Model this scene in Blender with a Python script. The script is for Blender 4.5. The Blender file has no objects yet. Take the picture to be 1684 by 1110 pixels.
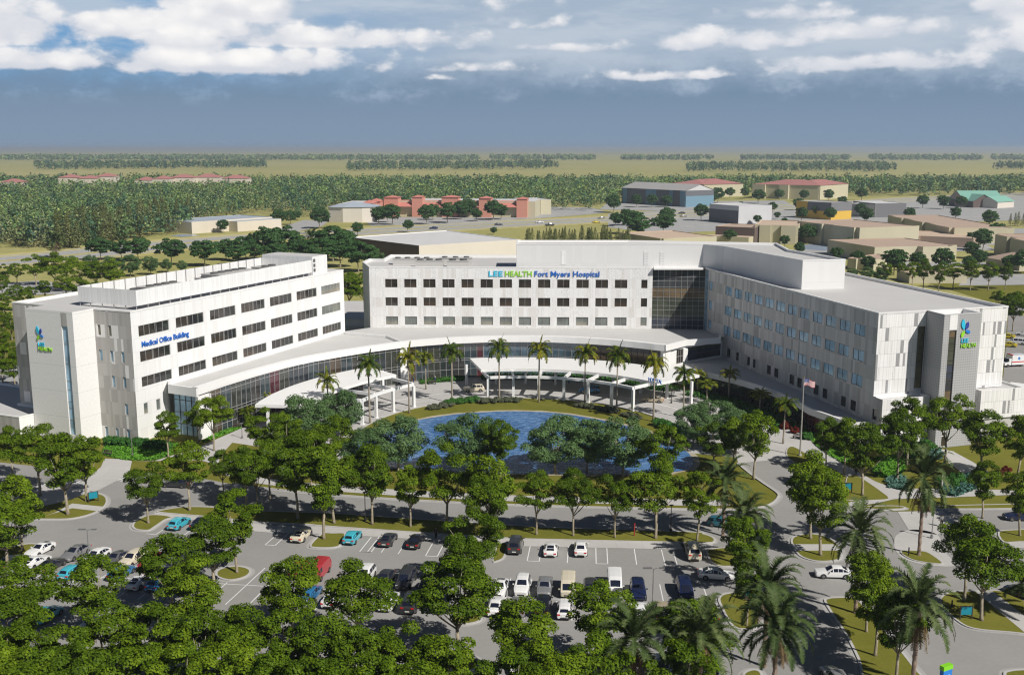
import bpy, bmesh, math, random
import numpy as np
from mathutils import Vector, Matrix
random.seed(7)
PI = math.pi
R = math.radians
scene = bpy.context.scene
COL = scene.collection

# ------------------------------------------------------------------ camera
F, HY, CH = 1700.0, 243.0, 54.0          # focal length in photo pixels, horizon row, camera height
TH = math.atan((555 - HY) / F)
CT, ST = math.cos(TH), math.sin(TH)
cam = bpy.data.cameras.new('camera')
cam.sensor_width = 36
cam.lens = F / 1684 * 36
cam.clip_end = 60000
cam.clip_start = 0.5
camo = bpy.data.objects.new('camera', cam)
COL.objects.link(camo)
camo.location = (0, 0, CH)
camo.rotation_euler = (PI / 2 - TH, 0, 0)
scene.camera = camo

def G(px, py, z=0.0):
    "point of the site plan (at height z) seen at a photo pixel"
    u = (px - 842) / F
    v = (py - 555) / F
    dx, dy, dz = u, CT - v * ST, -ST - v * CT
    t = (z - CH) / dz
    return Vector((dx * t, dy * t, z))

# ------------------------------------------------------------------ light
SUN_AZ, SUN_EL = 318.0, 43.0
sl = bpy.data.lights.new('sun', 'SUN')
sl.energy = 5.0
sl.angle = R(0.53)
sl.color = (1.0, 0.955, 0.89)
so = bpy.data.objects.new('sun', sl)
COL.objects.link(so)
sd = Vector((math.cos(R(SUN_AZ)) * math.cos(R(SUN_EL)), math.sin(R(SUN_AZ)) * math.cos(R(SUN_EL)), math.sin(R(SUN_EL))))
so.rotation_euler = (-sd).to_track_quat('-Z', 'Y').to_euler()

scene.view_settings.view_transform = 'Standard'
scene.view_settings.look = 'None'
scene.view_settings.exposure = 0.0
scene.view_settings.gamma = 1
scene.cycles.use_denoising = True
try:
    scene.cycles.denoising_prefilter = 'ACCURATE'
except Exception:
    pass
scene.cycles.max_bounces = 6
scene.cycles.diffuse_bounces = 3
scene.cycles.glossy_bounces = 3
scene.cycles.transmission_bounces = 4
scene.cycles.volume_bounces = 0
scene.cycles.caustics_reflective = False
scene.cycles.caustics_refractive = False
scene.cycles.filter_width = 1.2

# ------------------------------------------------------------------ node helper
class N:
    def __init__(s, tree):
        s.t = tree
    def new(s, typ, **kw):
        n = s.t.nodes.new(typ)
        for k, v in kw.items():
            setattr(n, k, v)
        return n
    def put(s, sock, v):
        if isinstance(v, bpy.types.NodeSocket):
            s.t.links.new(v, sock)
        else:
            if hasattr(sock.default_value, '__len__') and not hasattr(v, '__len__'):
                v = [v] * len(sock.default_value)
            if hasattr(sock.default_value, '__len__') and len(sock.default_value) == 4 and len(v) == 3:
                v = (*v, 1)
            sock.default_value = v
    def m(s, op, a, b=0.0, c=0.0, clamp=False):
        n = s.new('ShaderNodeMath', operation=op)
        n.use_clamp = clamp
        s.put(n.inputs[0], a); s.put(n.inputs[1], b); s.put(n.inputs[2], c)
        return n.outputs[0]
    def mix(s, f, a, b, blend='MIX'):
        n = s.new('ShaderNodeMix', data_type='RGBA', blend_type=blend)
        s.put(n.inputs[0], f); s.put(n.inputs[6], a); s.put(n.inputs[7], b)
        return n.outputs[2]
    def noise(s, vec, scale, detail=3, rough=0.55, out=0, dims='3D'):
        n = s.new('ShaderNodeTexNoise', noise_dimensions=dims)
        if vec is not None:
            s.put(n.inputs['Vector'], vec)
        s.put(n.inputs['Scale'], scale); s.put(n.inputs['Detail'], detail); s.put(n.inputs['Roughness'], rough)
        return n.outputs[out]
    def ramp(s, f, stops, interp='LINEAR'):
        n = s.new('ShaderNodeValToRGB')
        r = n.color_ramp
        r.interpolation = interp
        while len(r.elements) < len(stops):
            r.elements.new(0.5)
        for e, (p, c) in zip(r.elements, stops):
            e.position = p
            e.color = (*c, 1) if len(c) == 3 else c
        s.put(n.inputs[0], f)
        return n.outputs[0]
    def sstep(s, x, a, b):
        n = s.new('ShaderNodeMapRange', interpolation_type='SMOOTHSTEP')
        s.put(n.inputs[0], x); s.put(n.inputs[1], a); s.put(n.inputs[2], b)
        s.put(n.inputs[3], 0.0); s.put(n.inputs[4], 1.0)
        return n.outputs[0]

def mat(name, color=(.5, .5, .5), rough=0.8, metal=0.0, spec=0.5, fn=None, bump=None):
    m = bpy.data.materials.new(name)
    m.use_nodes = True
    t = m.node_tree
    b = t.nodes['Principled BSDF']
    b.inputs['Base Color'].default_value = (*color, 1)
    b.inputs['Roughness'].default_value = rough
    b.inputs['Metallic'].default_value = metal
    b.inputs['Specular IOR Level'].default_value = spec
    if fn:
        k = N(t)
        c = fn(k, b)
        if c is not None:
            t.links.new(c, b.inputs['Base Color'])
    return m

# ------------------------------------------------------------------ sky
def build_world():
    w = bpy.data.worlds.new('World')
    scene.world = w
    w.use_nodes = True
    t = w.node_tree
    t.nodes.clear()
    k = N(t)
    out = k.new('ShaderNodeOutputWorld')
    sky = k.new('ShaderNodeTexSky', sky_type='NISHITA')
    sky.sun_disc = False
    sky.sun_elevation = R(SUN_EL)
    sky.sun_rotation = R(90 - SUN_AZ)
    sky.altitude = 20
    sky.air_density = 0.45
    sky.dust_density = 0.3
    sky.ozone_density = 0.6
    bg1 = k.new('ShaderNodeBackground')
    t.links.new(sky.outputs[0], bg1.inputs[0])
    bg1.inputs[1].default_value = 0.05
    tc = k.new('ShaderNodeTexCoord')
    sep = k.new('ShaderNodeSeparateXYZ')
    t.links.new(tc.outputs['Generated'], sep.inputs[0])
    x, y, z = sep.outputs
    az = k.m('MULTIPLY', k.m('ARCTAN2', x, y), F)           # bearing, in units of 1/1700 rad
    hor = k.m('SQRT', k.m('ADD', k.m('MULTIPLY', x, x), k.m('MULTIPLY', y, y)))
    el = k.m('MULTIPLY', k.m('ARCTAN2', z, hor), F)         # elevation in the same units
    cv = k.new('ShaderNodeCombineXYZ')
    k.put(cv.inputs[0], k.m('MULTIPLY', az, 0.0125)); k.put(cv.inputs[1], k.m('MULTIPLY', el, 0.021)); cv.inputs[2].default_value = 3.1
    n1 = k.noise(cv.outputs[0], 1.0, 8, 0.64)
    cv2 = k.new('ShaderNodeCombineXYZ')
    k.put(cv2.inputs[0], k.m('MULTIPLY', az, 0.0042)); k.put(cv2.inputs[1], k.m('MULTIPLY', el, 0.019)); cv2.inputs[2].default_value = 9.4
    n2 = k.noise(cv2.outputs[0], 1.0, 5, 0.6)
    # cumulus banks: bearing, elevation, half width, half height, weight
    banks = [(-430, 216, 105, 58, 1.15), (-520, 176, 170, 30, 1.0), (-360, 165, 170, 24, .75), (-790, 172, 120, 46, 1.1), (-760, 122, 190, 20, .95),
             (-500, 156, 62, 42, 1.1), (-440, 126, 235, 24, .98), (-200, 166, 240, 26, .62), (-60, 123, 95, 13, .66), (-105, 109, 60, 8, .5),
             (330, 162, 170, 24, .78), (430, 196, 110, 20, .62), (520, 172, 150, 24, .75), (560, 124, 175, 20, .78), (215, 109, 80, 11, .62),
             (320, 111, 80, 10, .62), (800, 210, 110, 62, 1.05), (790, 150, 95, 30, .95), (80, 155, 85, 12, .7), (40, 190, 120, 16, .45), (-740, 228, 150, 18, .35), (-20, 225, 160, 24, .4)]
    dens = None
    shade = None
    for (ca, ce, ra, re, wt) in banks:
        da = k.m('DIVIDE', k.m('SUBTRACT', az, ca), ra)
        de = k.m('DIVIDE', k.m('SUBTRACT', el, ce), re)
        # flat undersides: squeeze below the middle
        de = k.m('MULTIPLY', de, k.m('ADD', 1.0, k.m('MULTIPLY', k.m('LESS_THAN', de, 0.0), 0.75)))
        d2 = k.m('ADD', k.m('MULTIPLY', da, da), k.m('MULTIPLY', de, de))
        g = k.m('MULTIPLY', k.m('POWER', 2.718, k.m('MULTIPLY', d2, -0.72)), wt)
        dens = g if dens is None else k.m('MAXIMUM', dens, g)
        top = k.m('MULTIPLY', g, k.m('ADD', 0.55, k.m('MULTIPLY', de, 0.45)))
        shade = top if shade is None else k.m('MAXIMUM', shade, top)
    vo = k.new('ShaderNodeTexVoronoi', feature='SMOOTH_F1'); vo.inputs['Scale'].default_value = 1.7; vo.inputs['Smoothness'].default_value = .6
    warp = k.new('ShaderNodeVectorMath', operation='ADD'); nv = k.new('ShaderNodeTexNoise'); t.links.new(cv.outputs[0], nv.inputs['Vector']); nv.inputs['Scale'].default_value = 2.5; nv.inputs['Detail'].default_value = 4
    sc3 = k.new('ShaderNodeVectorMath', operation='SCALE'); t.links.new(nv.outputs['Color'], sc3.inputs[0]); sc3.inputs['Scale'].default_value = .55
    t.links.new(cv.outputs[0], warp.inputs[0]); t.links.new(sc3.outputs[0], warp.inputs[1]); t.links.new(warp.outputs[0], vo.inputs['Vector'])
    puff = k.m('SUBTRACT', 0.42, vo.outputs['Distance'])
    d = k.m('ADD', dens, k.m('ADD', k.m('MULTIPLY', k.m('SUBTRACT', n1, 0.5), 0.9), k.m('MULTIPLY', puff, 0.55)))
    a = k.sstep(d, 0.30, 0.62)
    lit = k.sstep(k.m('ADD', shade, k.m('ADD', k.m('MULTIPLY', k.m('SUBTRACT', n1, 0.5), 0.5), k.m('MULTIPLY', puff, 0.7))), 0.05, 0.95)
    veil = k.m('MULTIPLY', k.sstep(n2, 0.36, 0.62), k.sstep(el, 88, 165))
    # clear blue, veiled grey, and the slate bank low on the horizon
    leftblue = k.sstep(az, 0, -650)
    blue = k.mix(k.m('MULTIPLY', leftblue, 0.85), (.40, .50, .63), (.14, .36, .65))
    base = k.mix(k.m('MULTIPLY', veil, 0.75), blue, (.58, .65, .74))
    low = k.sstep(k.m('ADD', el, k.m('MULTIPLY', k.m('SUBTRACT', n1, 0.5), 90)), 150, 70)
    wisp = k.m('MULTIPLY', k.sstep(n1, 0.5, 0.75), k.sstep(el, 55, 95))
    slate = k.mix(k.sstep(el, 30, 105), (.235, .325, .45), (.195, .29, .42))
    slate = k.mix(k.m('MULTIPLY', wisp, 0.8), slate, (.42, .51, .64))
    base = k.mix(low, base, slate)
    ccol = k.mix(lit, (.70, .73, .80), (1.06, 1.04, 1.02))
    ccol = k.mix(k.m('MULTIPLY', k.sstep(az, 0, 500), 0.25), ccol, (.70, .74, .82))
    skycol = k.mix(a, base, ccol)
    bg2 = k.new('ShaderNodeBackground')
    t.links.new(skycol, bg2.inputs[0])
    bg2.inputs[1].default_value = 0.94
    mx = k.new('ShaderNodeMixShader')
    k.put(mx.inputs[0], k.sstep(el, 330, 262))
    t.links.new(bg1.outputs[0], mx.inputs[1])
    t.links.new(bg2.outputs[0], mx.inputs[2])
    t.links.new(mx.outputs[0], out.inputs[0])
build_world()

# ------------------------------------------------------------------ mesh builder
ORIG = {}
class MB:
    def __init__(s):
        s.v = []; s.f = []; s.uv = []; s.mi = []
    def quad(s, a, b, c, d, uv=None, mi=0):
        i = len(s.v)
        s.v += [tuple(a), tuple(b), tuple(c), tuple(d)]
        s.f.append((i, i + 1, i + 2, i + 3))
        s.uv.append(uv or [(0, 0), (1, 0), (1, 1), (0, 1)])
        s.mi.append(mi)
    def poly(s, pts, mi=0):
        i = len(s.v)
        s.v += [tuple(p) for p in pts]
        s.f.append(tuple(range(i, i + len(pts))))
        s.uv.append([(p[0], p[1]) for p in pts]); s.mi.append(mi)
    def box(s, x0, y0, z0, x1, y1, z1, M=None, mi=0):
        P = [Vector(p) for p in ((x0, y0, z0), (x1, y0, z0), (x1, y1, z0), (x0, y1, z0), (x0, y0, z1), (x1, y0, z1), (x1, y1, z1), (x0, y1, z1))]
        if M is not None:
            P = [M @ p for p in P]
        for f in ((0, 1, 5, 4), (1, 2, 6, 5), (2, 3, 7, 6), (3, 0, 4, 7), (4, 5, 6, 7), (3, 2, 1, 0)):
            a, b, c, d = [P[i] for i in f]
            w = (b - a).length; h = (d - a).length
            s.quad(a, b, c, d, [(0, 0), (w, 0), (w, h), (0, h)], mi)
    def prism(s, pts, z0, z1, mi=0, mtop=None, bottom=False):
        "upright prism on a counter-clockwise outline"
        n = len(pts)
        acc = 0
        for i in range(n):
            a = pts[i]; b = pts[(i + 1) % n]
            L = math.hypot(b[0] - a[0], b[1] - a[1])
            s.quad((a[0], a[1], z0), (b[0], b[1], z0), (b[0], b[1], z1), (a[0], a[1], z1), [(acc, z0), (acc + L, z0), (acc + L, z1), (acc, z1)], mi)
            acc += L
        s.poly([(p[0], p[1], z1) for p in pts], mi if mtop is None else mtop)
        if bottom:
            s.poly([(p[0], p[1], z0) for p in reversed(pts)], mi)
    def tube(s, pts, rad, n=8, cap=True, mi=0):
        rings = []
        for k, p in enumerate(pts):
            p = Vector(p)
            a = Vector(pts[max(0, k - 1)]); b = Vector(pts[min(len(pts) - 1, k + 1)])
            t = (b - a).normalized()
            u = t.orthogonal().normalized() if abs(t.z) < 0.95 else Vector((1, 0, 0))
            u = (u - t * u.dot(t)).normalized()
            w = t.cross(u)
            r = rad[k] if hasattr(rad, '__len__') else rad
            i0 = len(s.v)
            for j in range(n):
                q = p + (u * math.cos(2 * PI * j / n) + w * math.sin(2 * PI * j / n)) * r
                s.v.append(tuple(q))
            rings.append(i0)
        for a, b in zip(rings, rings[1:]):
            for j in range(n):
                s.f.append((a + j, a + (j + 1) % n, b + (j + 1) % n, b + j))
                s.uv.append([(j / n, 0), ((j + 1) / n, 0), ((j + 1) / n, 1), (j / n, 1)]); s.mi.append(mi)
        if cap:
            s.f.append(tuple(rings[-1] + j for j in range(n))); s.uv.append([(0, 0)] * n); s.mi.append(mi)
            s.f.append(tuple(rings[0] + j for j in reversed(range(n)))); s.uv.append([(0, 0)] * n); s.mi.append(mi)
    def mesh(s, name, mats, off=None, smooth=False):
        me = bpy.data.meshes.new(name)
        v = s.v
        if off is not None:
            v = [(p[0] - off[0], p[1] - off[1], p[2] - off[2]) for p in v]
        me.from_pydata(v, [], s.f)
        ul = me.uv_layers.new(name='UVMap')
        flat = [c for f in s.uv for q in f for c in q]
        ul.data.foreach_set('uv', flat)
        me.polygons.foreach_set('material_index', s.mi)
        if smooth:
            me.polygons.foreach_set('use_smooth', [True] * len(me.polygons))
        for mm in (mats if isinstance(mats, (list, tuple)) else [mats]):
            me.materials.append(mm)
        me.update()
        return me

def link(name, data, parent=None, loc=None, rz=0.0):
    o = bpy.data.objects.new(name, data)
    COL.objects.link(o)
    if parent is not None:
        o.parent = parent
    if loc is not None:
        o.location = loc
    o.rotation_euler = (0, 0, rz)
    return o

def tag(o, label=None, cat=None, group=None, kind=None):
    if label: o['label'] = label
    if cat: o['category'] = cat
    if group: o['group'] = group
    if kind: o['kind'] = kind
    return o

def empty(name, loc, rz=0.0, label=None, cat=None, group=None):
    o = link(name, None, None, loc, rz)
    o.empty_display_size = 0.5
    ORIG[o.name] = Vector(loc)
    return tag(o, label, cat, group)

def part(name, mb, mats, parent, smooth=False):
    "one mesh, built in world coordinates, as a child of an unrotated thing"
    off = ORIG[parent.name]
    o = link(name, mb.mesh(name, mats, off, smooth), parent)
    ORIG[o.name] = off
    return o

def lpart(name, mb, mats, parent, smooth=False):
    "one mesh, built in the parent's own coordinates"
    o = link(name, mb.mesh(name, mats, None, smooth), parent)
    return o

def solo(name, mb, mats, label, cat, group=None, base=None, smooth=False):
    "a thing that is one mesh; origin at its base"
    if base is None:
        a = np.array(mb.v)
        base = ((a[:, 0].min() + a[:, 0].max()) / 2, (a[:, 1].min() + a[:, 1].max()) / 2, a[:, 2].min())
    o = link(name, mb.mesh(name, mats, base, smooth), None, base)
    return tag(o, label, cat, group)

def struct(name, mb, mats):
    o = link(name, mb.mesh(name, mats), None)
    o['kind'] = 'structure'
    return o

def copy_tree(o, parent=None):
    c = o.copy()
    COL.objects.link(c)
    c.parent = parent
    for ch in o.children:
        copy_tree(ch, c)
    return c

ORD = ['first', 'second', 'third', 'fourth', 'fifth', 'sixth', 'seventh', 'eighth', 'ninth', 'tenth', 'eleventh', 'twelfth', 'thirteenth', 'fourteenth', 'fifteenth', 'sixteenth', 'seventeenth', 'eighteenth', 'nineteenth', 'twentieth', 'twenty-first', 'twenty-second', 'twenty-third', 'twenty-fourth', 'twenty-fifth', 'twenty-sixth', 'twenty-seventh', 'twenty-eighth', 'twenty-ninth', 'thirtieth']
# ------------------------------------------------------------------ materials
def geo_pos(k):
    return k.new('ShaderNodeNewGeometry').outputs['Position']
def uvw(k):
    n = k.new('ShaderNodeUVMap'); s = k.new('ShaderNodeSeparateXYZ')
    k.t.links.new(n.outputs[0], s.inputs[0])
    return s.outputs[0], s.outputs[1]
def white(k, a, b):
    n = k.new('ShaderNodeTexWhiteNoise', noise_dimensions='2D')
    c = k.new('ShaderNodeCombineXYZ')
    k.put(c.inputs[0], a); k.put(c.inputs[1], b)
    k.t.links.new(c.outputs[0], n.inputs['Vector'])
    return n.outputs['Value']

def panel_fn(pw, rh, stops, seam=0.72, seamw=0.03, z0=0.0, perf=None, dash=None):
    def fn(k, b):
        u, v = uvw(k)
        uw = k.m('ADD', u, k.m('MULTIPLY', k.m('SINE', k.m('MULTIPLY', u, 1.9)), pw * 0.35))
        cu = k.m('DIVIDE', uw, pw); cvv = k.m('DIVIDE', k.m('SUBTRACT', v, z0), rh)
        fu = k.m('FLOOR', cu); fv = k.m('FLOOR', cvv)
        r = white(k, fu, fv)
        c = k.ramp(r, stops, 'CONSTANT')
        if dash:
            # fine punched dashes on some strips
            r2 = white(k, k.m('ADD', fu, 71.3), fv)
            on = k.m('GREATER_THAN', r2, dash[0])
            dv = k.m('FRACT', k.m('ADD', k.m('MULTIPLY', v, 2.4), k.m('MULTIPLY', u, 1.3)))
            du = k.m('FRACT', k.m('MULTIPLY', u, 2.6))
            rr = white(k, k.m('FLOOR', k.m('MULTIPLY', u, 2.6)), k.m('FLOOR', k.m('MULTIPLY', v, 2.4)))
            hit = k.m('MULTIPLY', k.m('LESS_THAN', dv, 0.42), k.m('LESS_THAN', du, 0.55))
            hit = k.m('MULTIPLY', hit, k.m('MULTIPLY', on, k.m('GREATER_THAN', rr, 0.35)))
            c = k.mix(k.m('MULTIPLY', hit, dash[1]), c, (.42, .42, .41))
        if perf:
            dv = k.m('FRACT', k.m('MULTIPLY', v, perf[0])); du = k.m('FRACT', k.m('MULTIPLY', u, perf[0]))
            hit = k.m('MULTIPLY', k.m('LESS_THAN', dv, 0.5), k.m('LESS_THAN', du, 0.5))
            dk = k.m('LESS_THAN', r, perf[1])
            c = k.mix(k.m('MULTIPLY', k.m('MULTIPLY', hit, dk), 0.55), c, (.12, .12, .12))
        lu = k.m('LESS_THAN', k.m('FRACT', cu), seamw / pw)
        lv = k.m('LESS_THAN', k.m('FRACT', cvv), seamw * 1.6 / rh)
        ln = k.m('MAXIMUM', lu, lv)
        c = k.mix(k.m('MULTIPLY', ln, 1 - seam), c, (.1, .1, .1))
        nz = k.noise(geo_pos(k), 0.35, 4, 0.6)
        c = k.mix(k.m('MULTIPLY', k.sstep(nz, .35, .75), 0.05), c, (.45, .43, .40))
        return c
    return fn

M = {}
M['white_panel'] = mat('white_wall_panel', rough=.55, fn=panel_fn(1.05, 2.43, [(0, (.80, .80, .785)), (.45, (.775, .775, .76)), (.7, (.81, .81, .80)), (.9, (.75, .745, .73))], seam=.74))
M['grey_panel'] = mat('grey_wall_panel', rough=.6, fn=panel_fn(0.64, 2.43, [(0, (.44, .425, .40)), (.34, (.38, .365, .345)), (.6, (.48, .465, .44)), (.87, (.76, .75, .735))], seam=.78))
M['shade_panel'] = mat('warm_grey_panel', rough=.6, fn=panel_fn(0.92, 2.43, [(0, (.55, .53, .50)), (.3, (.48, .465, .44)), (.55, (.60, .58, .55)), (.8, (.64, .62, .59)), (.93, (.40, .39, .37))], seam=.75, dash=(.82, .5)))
M['center_panel'] = mat('patterned_white_panel', rough=.6, fn=panel_fn(0.8, 2.43, [(0, (.77, .765, .75)), (.4, (.735, .725, .71)), (.62, (.79, .785, .77)), (.9, (.69, .67, .64))], seam=.84, dash=(.48, .62)))
M['end_panel'] = mat('end_wall_panel', rough=.6, fn=panel_fn(0.56, 2.43, [(0, (.34, .34, .345)), (.10, (.80, .79, .785)), (.6, (.74, .735, .725)), (.85, (.82, .82, .81))], seam=.66, seamw=.05, perf=(3.2, .14)))
M['tower_grey'] = mat('perforated_grey_panel', rough=.6, fn=panel_fn(3.3, 4.86, [(0, (.40, .40, .405)), (.5, (.43, .43, .435))], seam=.9, perf=(2.1, 2.0)))
def stone_fn(k, b):
    u, v = uvw(k)
    c = k.new('ShaderNodeCombineXYZ'); k.put(c.inputs[0], k.m('MULTIPLY', u, 9.0)); k.put(c.inputs[1], k.m('MULTIPLY', v, 1.6))
    n = k.noise(c.outputs[0], 1.0, 4, .65)
    col = k.ramp(n, [(.3, (.70, .69, .67)), (.55, (.79, .785, .77)), (.75, (.83, .825, .81))])
    lv = k.m('LESS_THAN', k.m('FRACT', k.m('DIVIDE', v, 4.86)), .012)
    return k.mix(k.m('MULTIPLY', lv, .45), col, (.3, .3, .3))
M['stone'] = mat('pale_stone_cladding', rough=.75, fn=stone_fn)
def roof_fn(k, b):
    p = geo_pos(k)
    n = k.noise(p, .06, 4, .6)
    n2 = k.noise(p, .9, 3, .6)
    c = k.ramp(n, [(.3, (.49, .485, .475)), (.7, (.54, .535, .525))])
    return k.mix(k.m('MULTIPLY', k.sstep(n2, .5, .8), .12), c, (.45, .44, .42))
M['roof'] = mat('roof_membrane', rough=.8, fn=roof_fn)
M['trim'] = mat('white_trim', (.80, .795, .78), .5)
M['white_metal'] = mat('white_metal', (.80, .80, .79), .45)
M['penthouse'] = mat('penthouse_panel', rough=.6, fn=panel_fn(5.2, 6.4, [(0, (.70, .695, .685)), (.5, (.72, .715, .705))], seam=.8))
M['screen'] = mat('ribbed_screen', rough=.5, fn=panel_fn(.55, 20, [(0, (.80, .80, .79)), (.5, (.75, .75, .74))], seam=.7))
M['equip'] = mat('grey_equipment', (.50, .49, .47), .5)
M['equip_dark'] = mat('dark_equipment', (.10, .10, .10), .6)
M['frame_white'] = mat('light_mullion', (.40, .40, .395), .4, .2)
M['frame_dark'] = mat('dark_mullion', (.06, .05, .05), .4, .2)
def glass_fn(cols, sw, sh, lighten=.0):
    def fn(k, b):
        u, v = uvw(k)
        r = white(k, k.m('FLOOR', k.m('DIVIDE', u, sw)), k.m('FLOOR', k.m('DIVIDE', v, sh)))
        st = [(i / len(cols), c) for i, c in enumerate(cols)]
        c = k.ramp(r, st, 'CONSTANT')
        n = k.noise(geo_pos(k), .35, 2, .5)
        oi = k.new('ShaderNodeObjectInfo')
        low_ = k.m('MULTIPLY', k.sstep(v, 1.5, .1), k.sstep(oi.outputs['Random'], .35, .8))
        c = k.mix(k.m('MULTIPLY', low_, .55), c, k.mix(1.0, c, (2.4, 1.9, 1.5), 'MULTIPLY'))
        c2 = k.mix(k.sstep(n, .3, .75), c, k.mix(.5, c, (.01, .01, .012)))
        return c2
    return fn
def glass(name, cols, sw=1.0, sh=9.0, rough=.06, spec=.9):
    return mat(name, rough=rough, spec=spec, fn=glass_fn(cols, sw, sh))
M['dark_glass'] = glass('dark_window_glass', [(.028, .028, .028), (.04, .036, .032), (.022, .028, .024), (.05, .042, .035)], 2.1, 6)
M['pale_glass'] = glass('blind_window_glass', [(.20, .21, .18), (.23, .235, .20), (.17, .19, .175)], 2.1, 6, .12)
M['blue_glass'] = glass('painted_sky_reflection_glass', [(.42, .66, .84), (.46, .70, .88), (.39, .62, .80)], 1.3, 6, .15, .22)  # blue sky reflection painted into the base colour, real gloss kept low
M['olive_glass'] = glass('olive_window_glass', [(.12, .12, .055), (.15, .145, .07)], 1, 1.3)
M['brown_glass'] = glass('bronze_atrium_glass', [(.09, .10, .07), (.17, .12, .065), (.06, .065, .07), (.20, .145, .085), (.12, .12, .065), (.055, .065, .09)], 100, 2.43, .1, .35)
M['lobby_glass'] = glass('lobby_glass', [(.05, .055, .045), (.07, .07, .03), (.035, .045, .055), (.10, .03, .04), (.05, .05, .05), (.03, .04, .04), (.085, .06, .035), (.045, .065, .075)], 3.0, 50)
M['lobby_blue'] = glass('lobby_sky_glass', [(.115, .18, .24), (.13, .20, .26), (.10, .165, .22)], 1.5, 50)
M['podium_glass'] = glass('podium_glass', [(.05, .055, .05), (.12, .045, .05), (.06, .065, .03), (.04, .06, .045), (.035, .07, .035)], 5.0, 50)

def asphalt_fn(k, b):
    p = geo_pos(k)
    n = k.noise(p, .06, 5, .62); n2 = k.noise(p, 1.7, 3, .6); n3 = k.noise(p, .35, 5, .7)
    c = k.ramp(n, [(.28, (.250, .245, .234)), (.72, (.310, .304, .292))])
    c = k.mix(k.m('MULTIPLY', k.sstep(n2, .35, .8), .22), c, (.37, .36, .345))
    st = k.m('MULTIPLY', k.sstep(n3, .66, .73), .28)
    return k.mix(st, c, (.11, .11, .105))
M['asphalt'] = mat('asphalt', rough=.9, fn=asphalt_fn, spec=.25)
def conc_fn(lo, hi, joint):
    def fn(k, b):
        p = geo_pos(k)
        n = k.noise(p, .15, 5, .62); n2 = k.noise(p, 3.0, 3, .6)
        c = k.ramp(n, [(.3, lo), (.7, hi)])
        c = k.mix(k.m('MULTIPLY', k.sstep(n2, .5, .8), .18), c, tuple(x * .75 for x in lo))
        if joint:
            s = k.new('ShaderNodeSeparateXYZ'); k.t.links.new(p, s.inputs[0])
            j = k.m('MAXIMUM', k.m('LESS_THAN', k.m('FRACT', k.m('DIVIDE', s.outputs[0], joint)), .02), k.m('LESS_THAN', k.m('FRACT', k.m('DIVIDE', s.outputs[1], joint)), .02))
            c = k.mix(k.m('MULTIPLY', j, .30), c, tuple(x * .5 for x in lo))
        return c
    return fn
M['concrete'] = mat('pale_concrete', rough=.9, fn=conc_fn((.43, .42, .40), (.50, .49, .47), 1.8), spec=.2)
M['drive'] = mat('light_drive_paving', rough=.9, fn=conc_fn((.41, .40, .385), (.47, .46, .445), 4.5), spec=.2)
M['kerb'] = mat('kerb_concrete', rough=.9, fn=conc_fn((.42, .41, .395), (.50, .49, .475), 3), spec=.2)
M['gutter'] = mat('gutter_concrete', rough=.9, fn=conc_fn((.34, .335, .32), (.41, .40, .39), 3), spec=.2)
M['paint'] = mat('road_paint', rough=.7, fn=conc_fn((.66, .66, .65), (.80, .80, .79), 0))
def grass_fn(a, b_, c_, sc=1.0):
    def fn(k, b):
        p = geo_pos(k)
        n = k.noise(p, .22 * sc, 5, .65); n2 = k.noise(p, 3.5 * sc, 4, .7); n3 = k.noise(p, .02 * sc, 4, .6)
        c = k.ramp(n, [(.28, a), (.5, b_), (.74, c_)])
        c = k.mix(k.m('MULTIPLY', k.sstep(n2, .35, .75), .4), c, tuple(x * .62 for x in a))
        return k.mix(k.m('MULTIPLY', k.sstep(n3, .4, .7), .3), c, tuple(x * 1.15 for x in c_))
    return fn
M['grass'] = mat('lawn_grass', rough=.95, spec=.1, fn=grass_fn((.125, .130, .018), (.158, .158, .024), (.19, .18, .034)))
M['bright_grass'] = mat('bright_ground_cover', rough=.95, spec=.1, fn=grass_fn((.075, .20, .02), (.105, .27, .035), (.15, .33, .06), 2))
def ground_fn(k, b):
    p = geo_pos(k)
    n = k.noise(p, .0016, 5, .6); n2 = k.noise(p, .02, 5, .65); n3 = k.noise(p, .35, 4, .65)
    c = k.ramp(n, [(.3, (.31, .305, .095)), (.55, (.37, .35, .13)), (.75, (.43, .395, .18))])
    c = k.mix(k.m('MULTIPLY', k.sstep(n2, .42, .68), .45), c, (.45, .41, .20))
    return k.mix(k.m('MULTIPLY', k.sstep(n3, .4, .75), .3), c, (.08, .085, .018))
M['ground'] = mat('olive_ground', rough=.95, spec=.1, fn=ground_fn)
M['sand'] = mat('pale_shore', rough=.95, fn=conc_fn((.33, .29, .20), (.43, .38, .27), 0))
M['soil'] = mat('mulch', rough=.95, fn=conc_fn((.12, .075, .04), (.19, .12, .07), 0))
def water_fn(k, b):
    p = geo_pos(k)
    mp = k.new('ShaderNodeMapping'); mp.inputs['Scale'].default_value = (.55, 1.25, 1); mp.inputs['Rotation'].default_value = (0, 0, .5)
    k.t.links.new(p, mp.inputs[0])
    n = k.noise(mp.outputs[0], 1.15, 4, .6)
    n2 = k.noise(p, .12, 3, .5)
    bp = k.new('ShaderNodeBump'); bp.inputs['Strength'].default_value = 1.0; bp.inputs['Distance'].default_value = .6
    k.t.links.new(n, bp.inputs['Height'])
    k.t.links.new(bp.outputs[0], b.inputs['Normal'])
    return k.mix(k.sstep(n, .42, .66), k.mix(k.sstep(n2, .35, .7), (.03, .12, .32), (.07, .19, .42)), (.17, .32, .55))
M['water'] = mat('pond_water', rough=.09, spec=.5, fn=water_fn)
M['white_flat'] = mat('white_paint', (.80, .80, .80), .5)
M['cyan'] = mat('cyan_lettering', (.03, .50, .72), .45)
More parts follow.
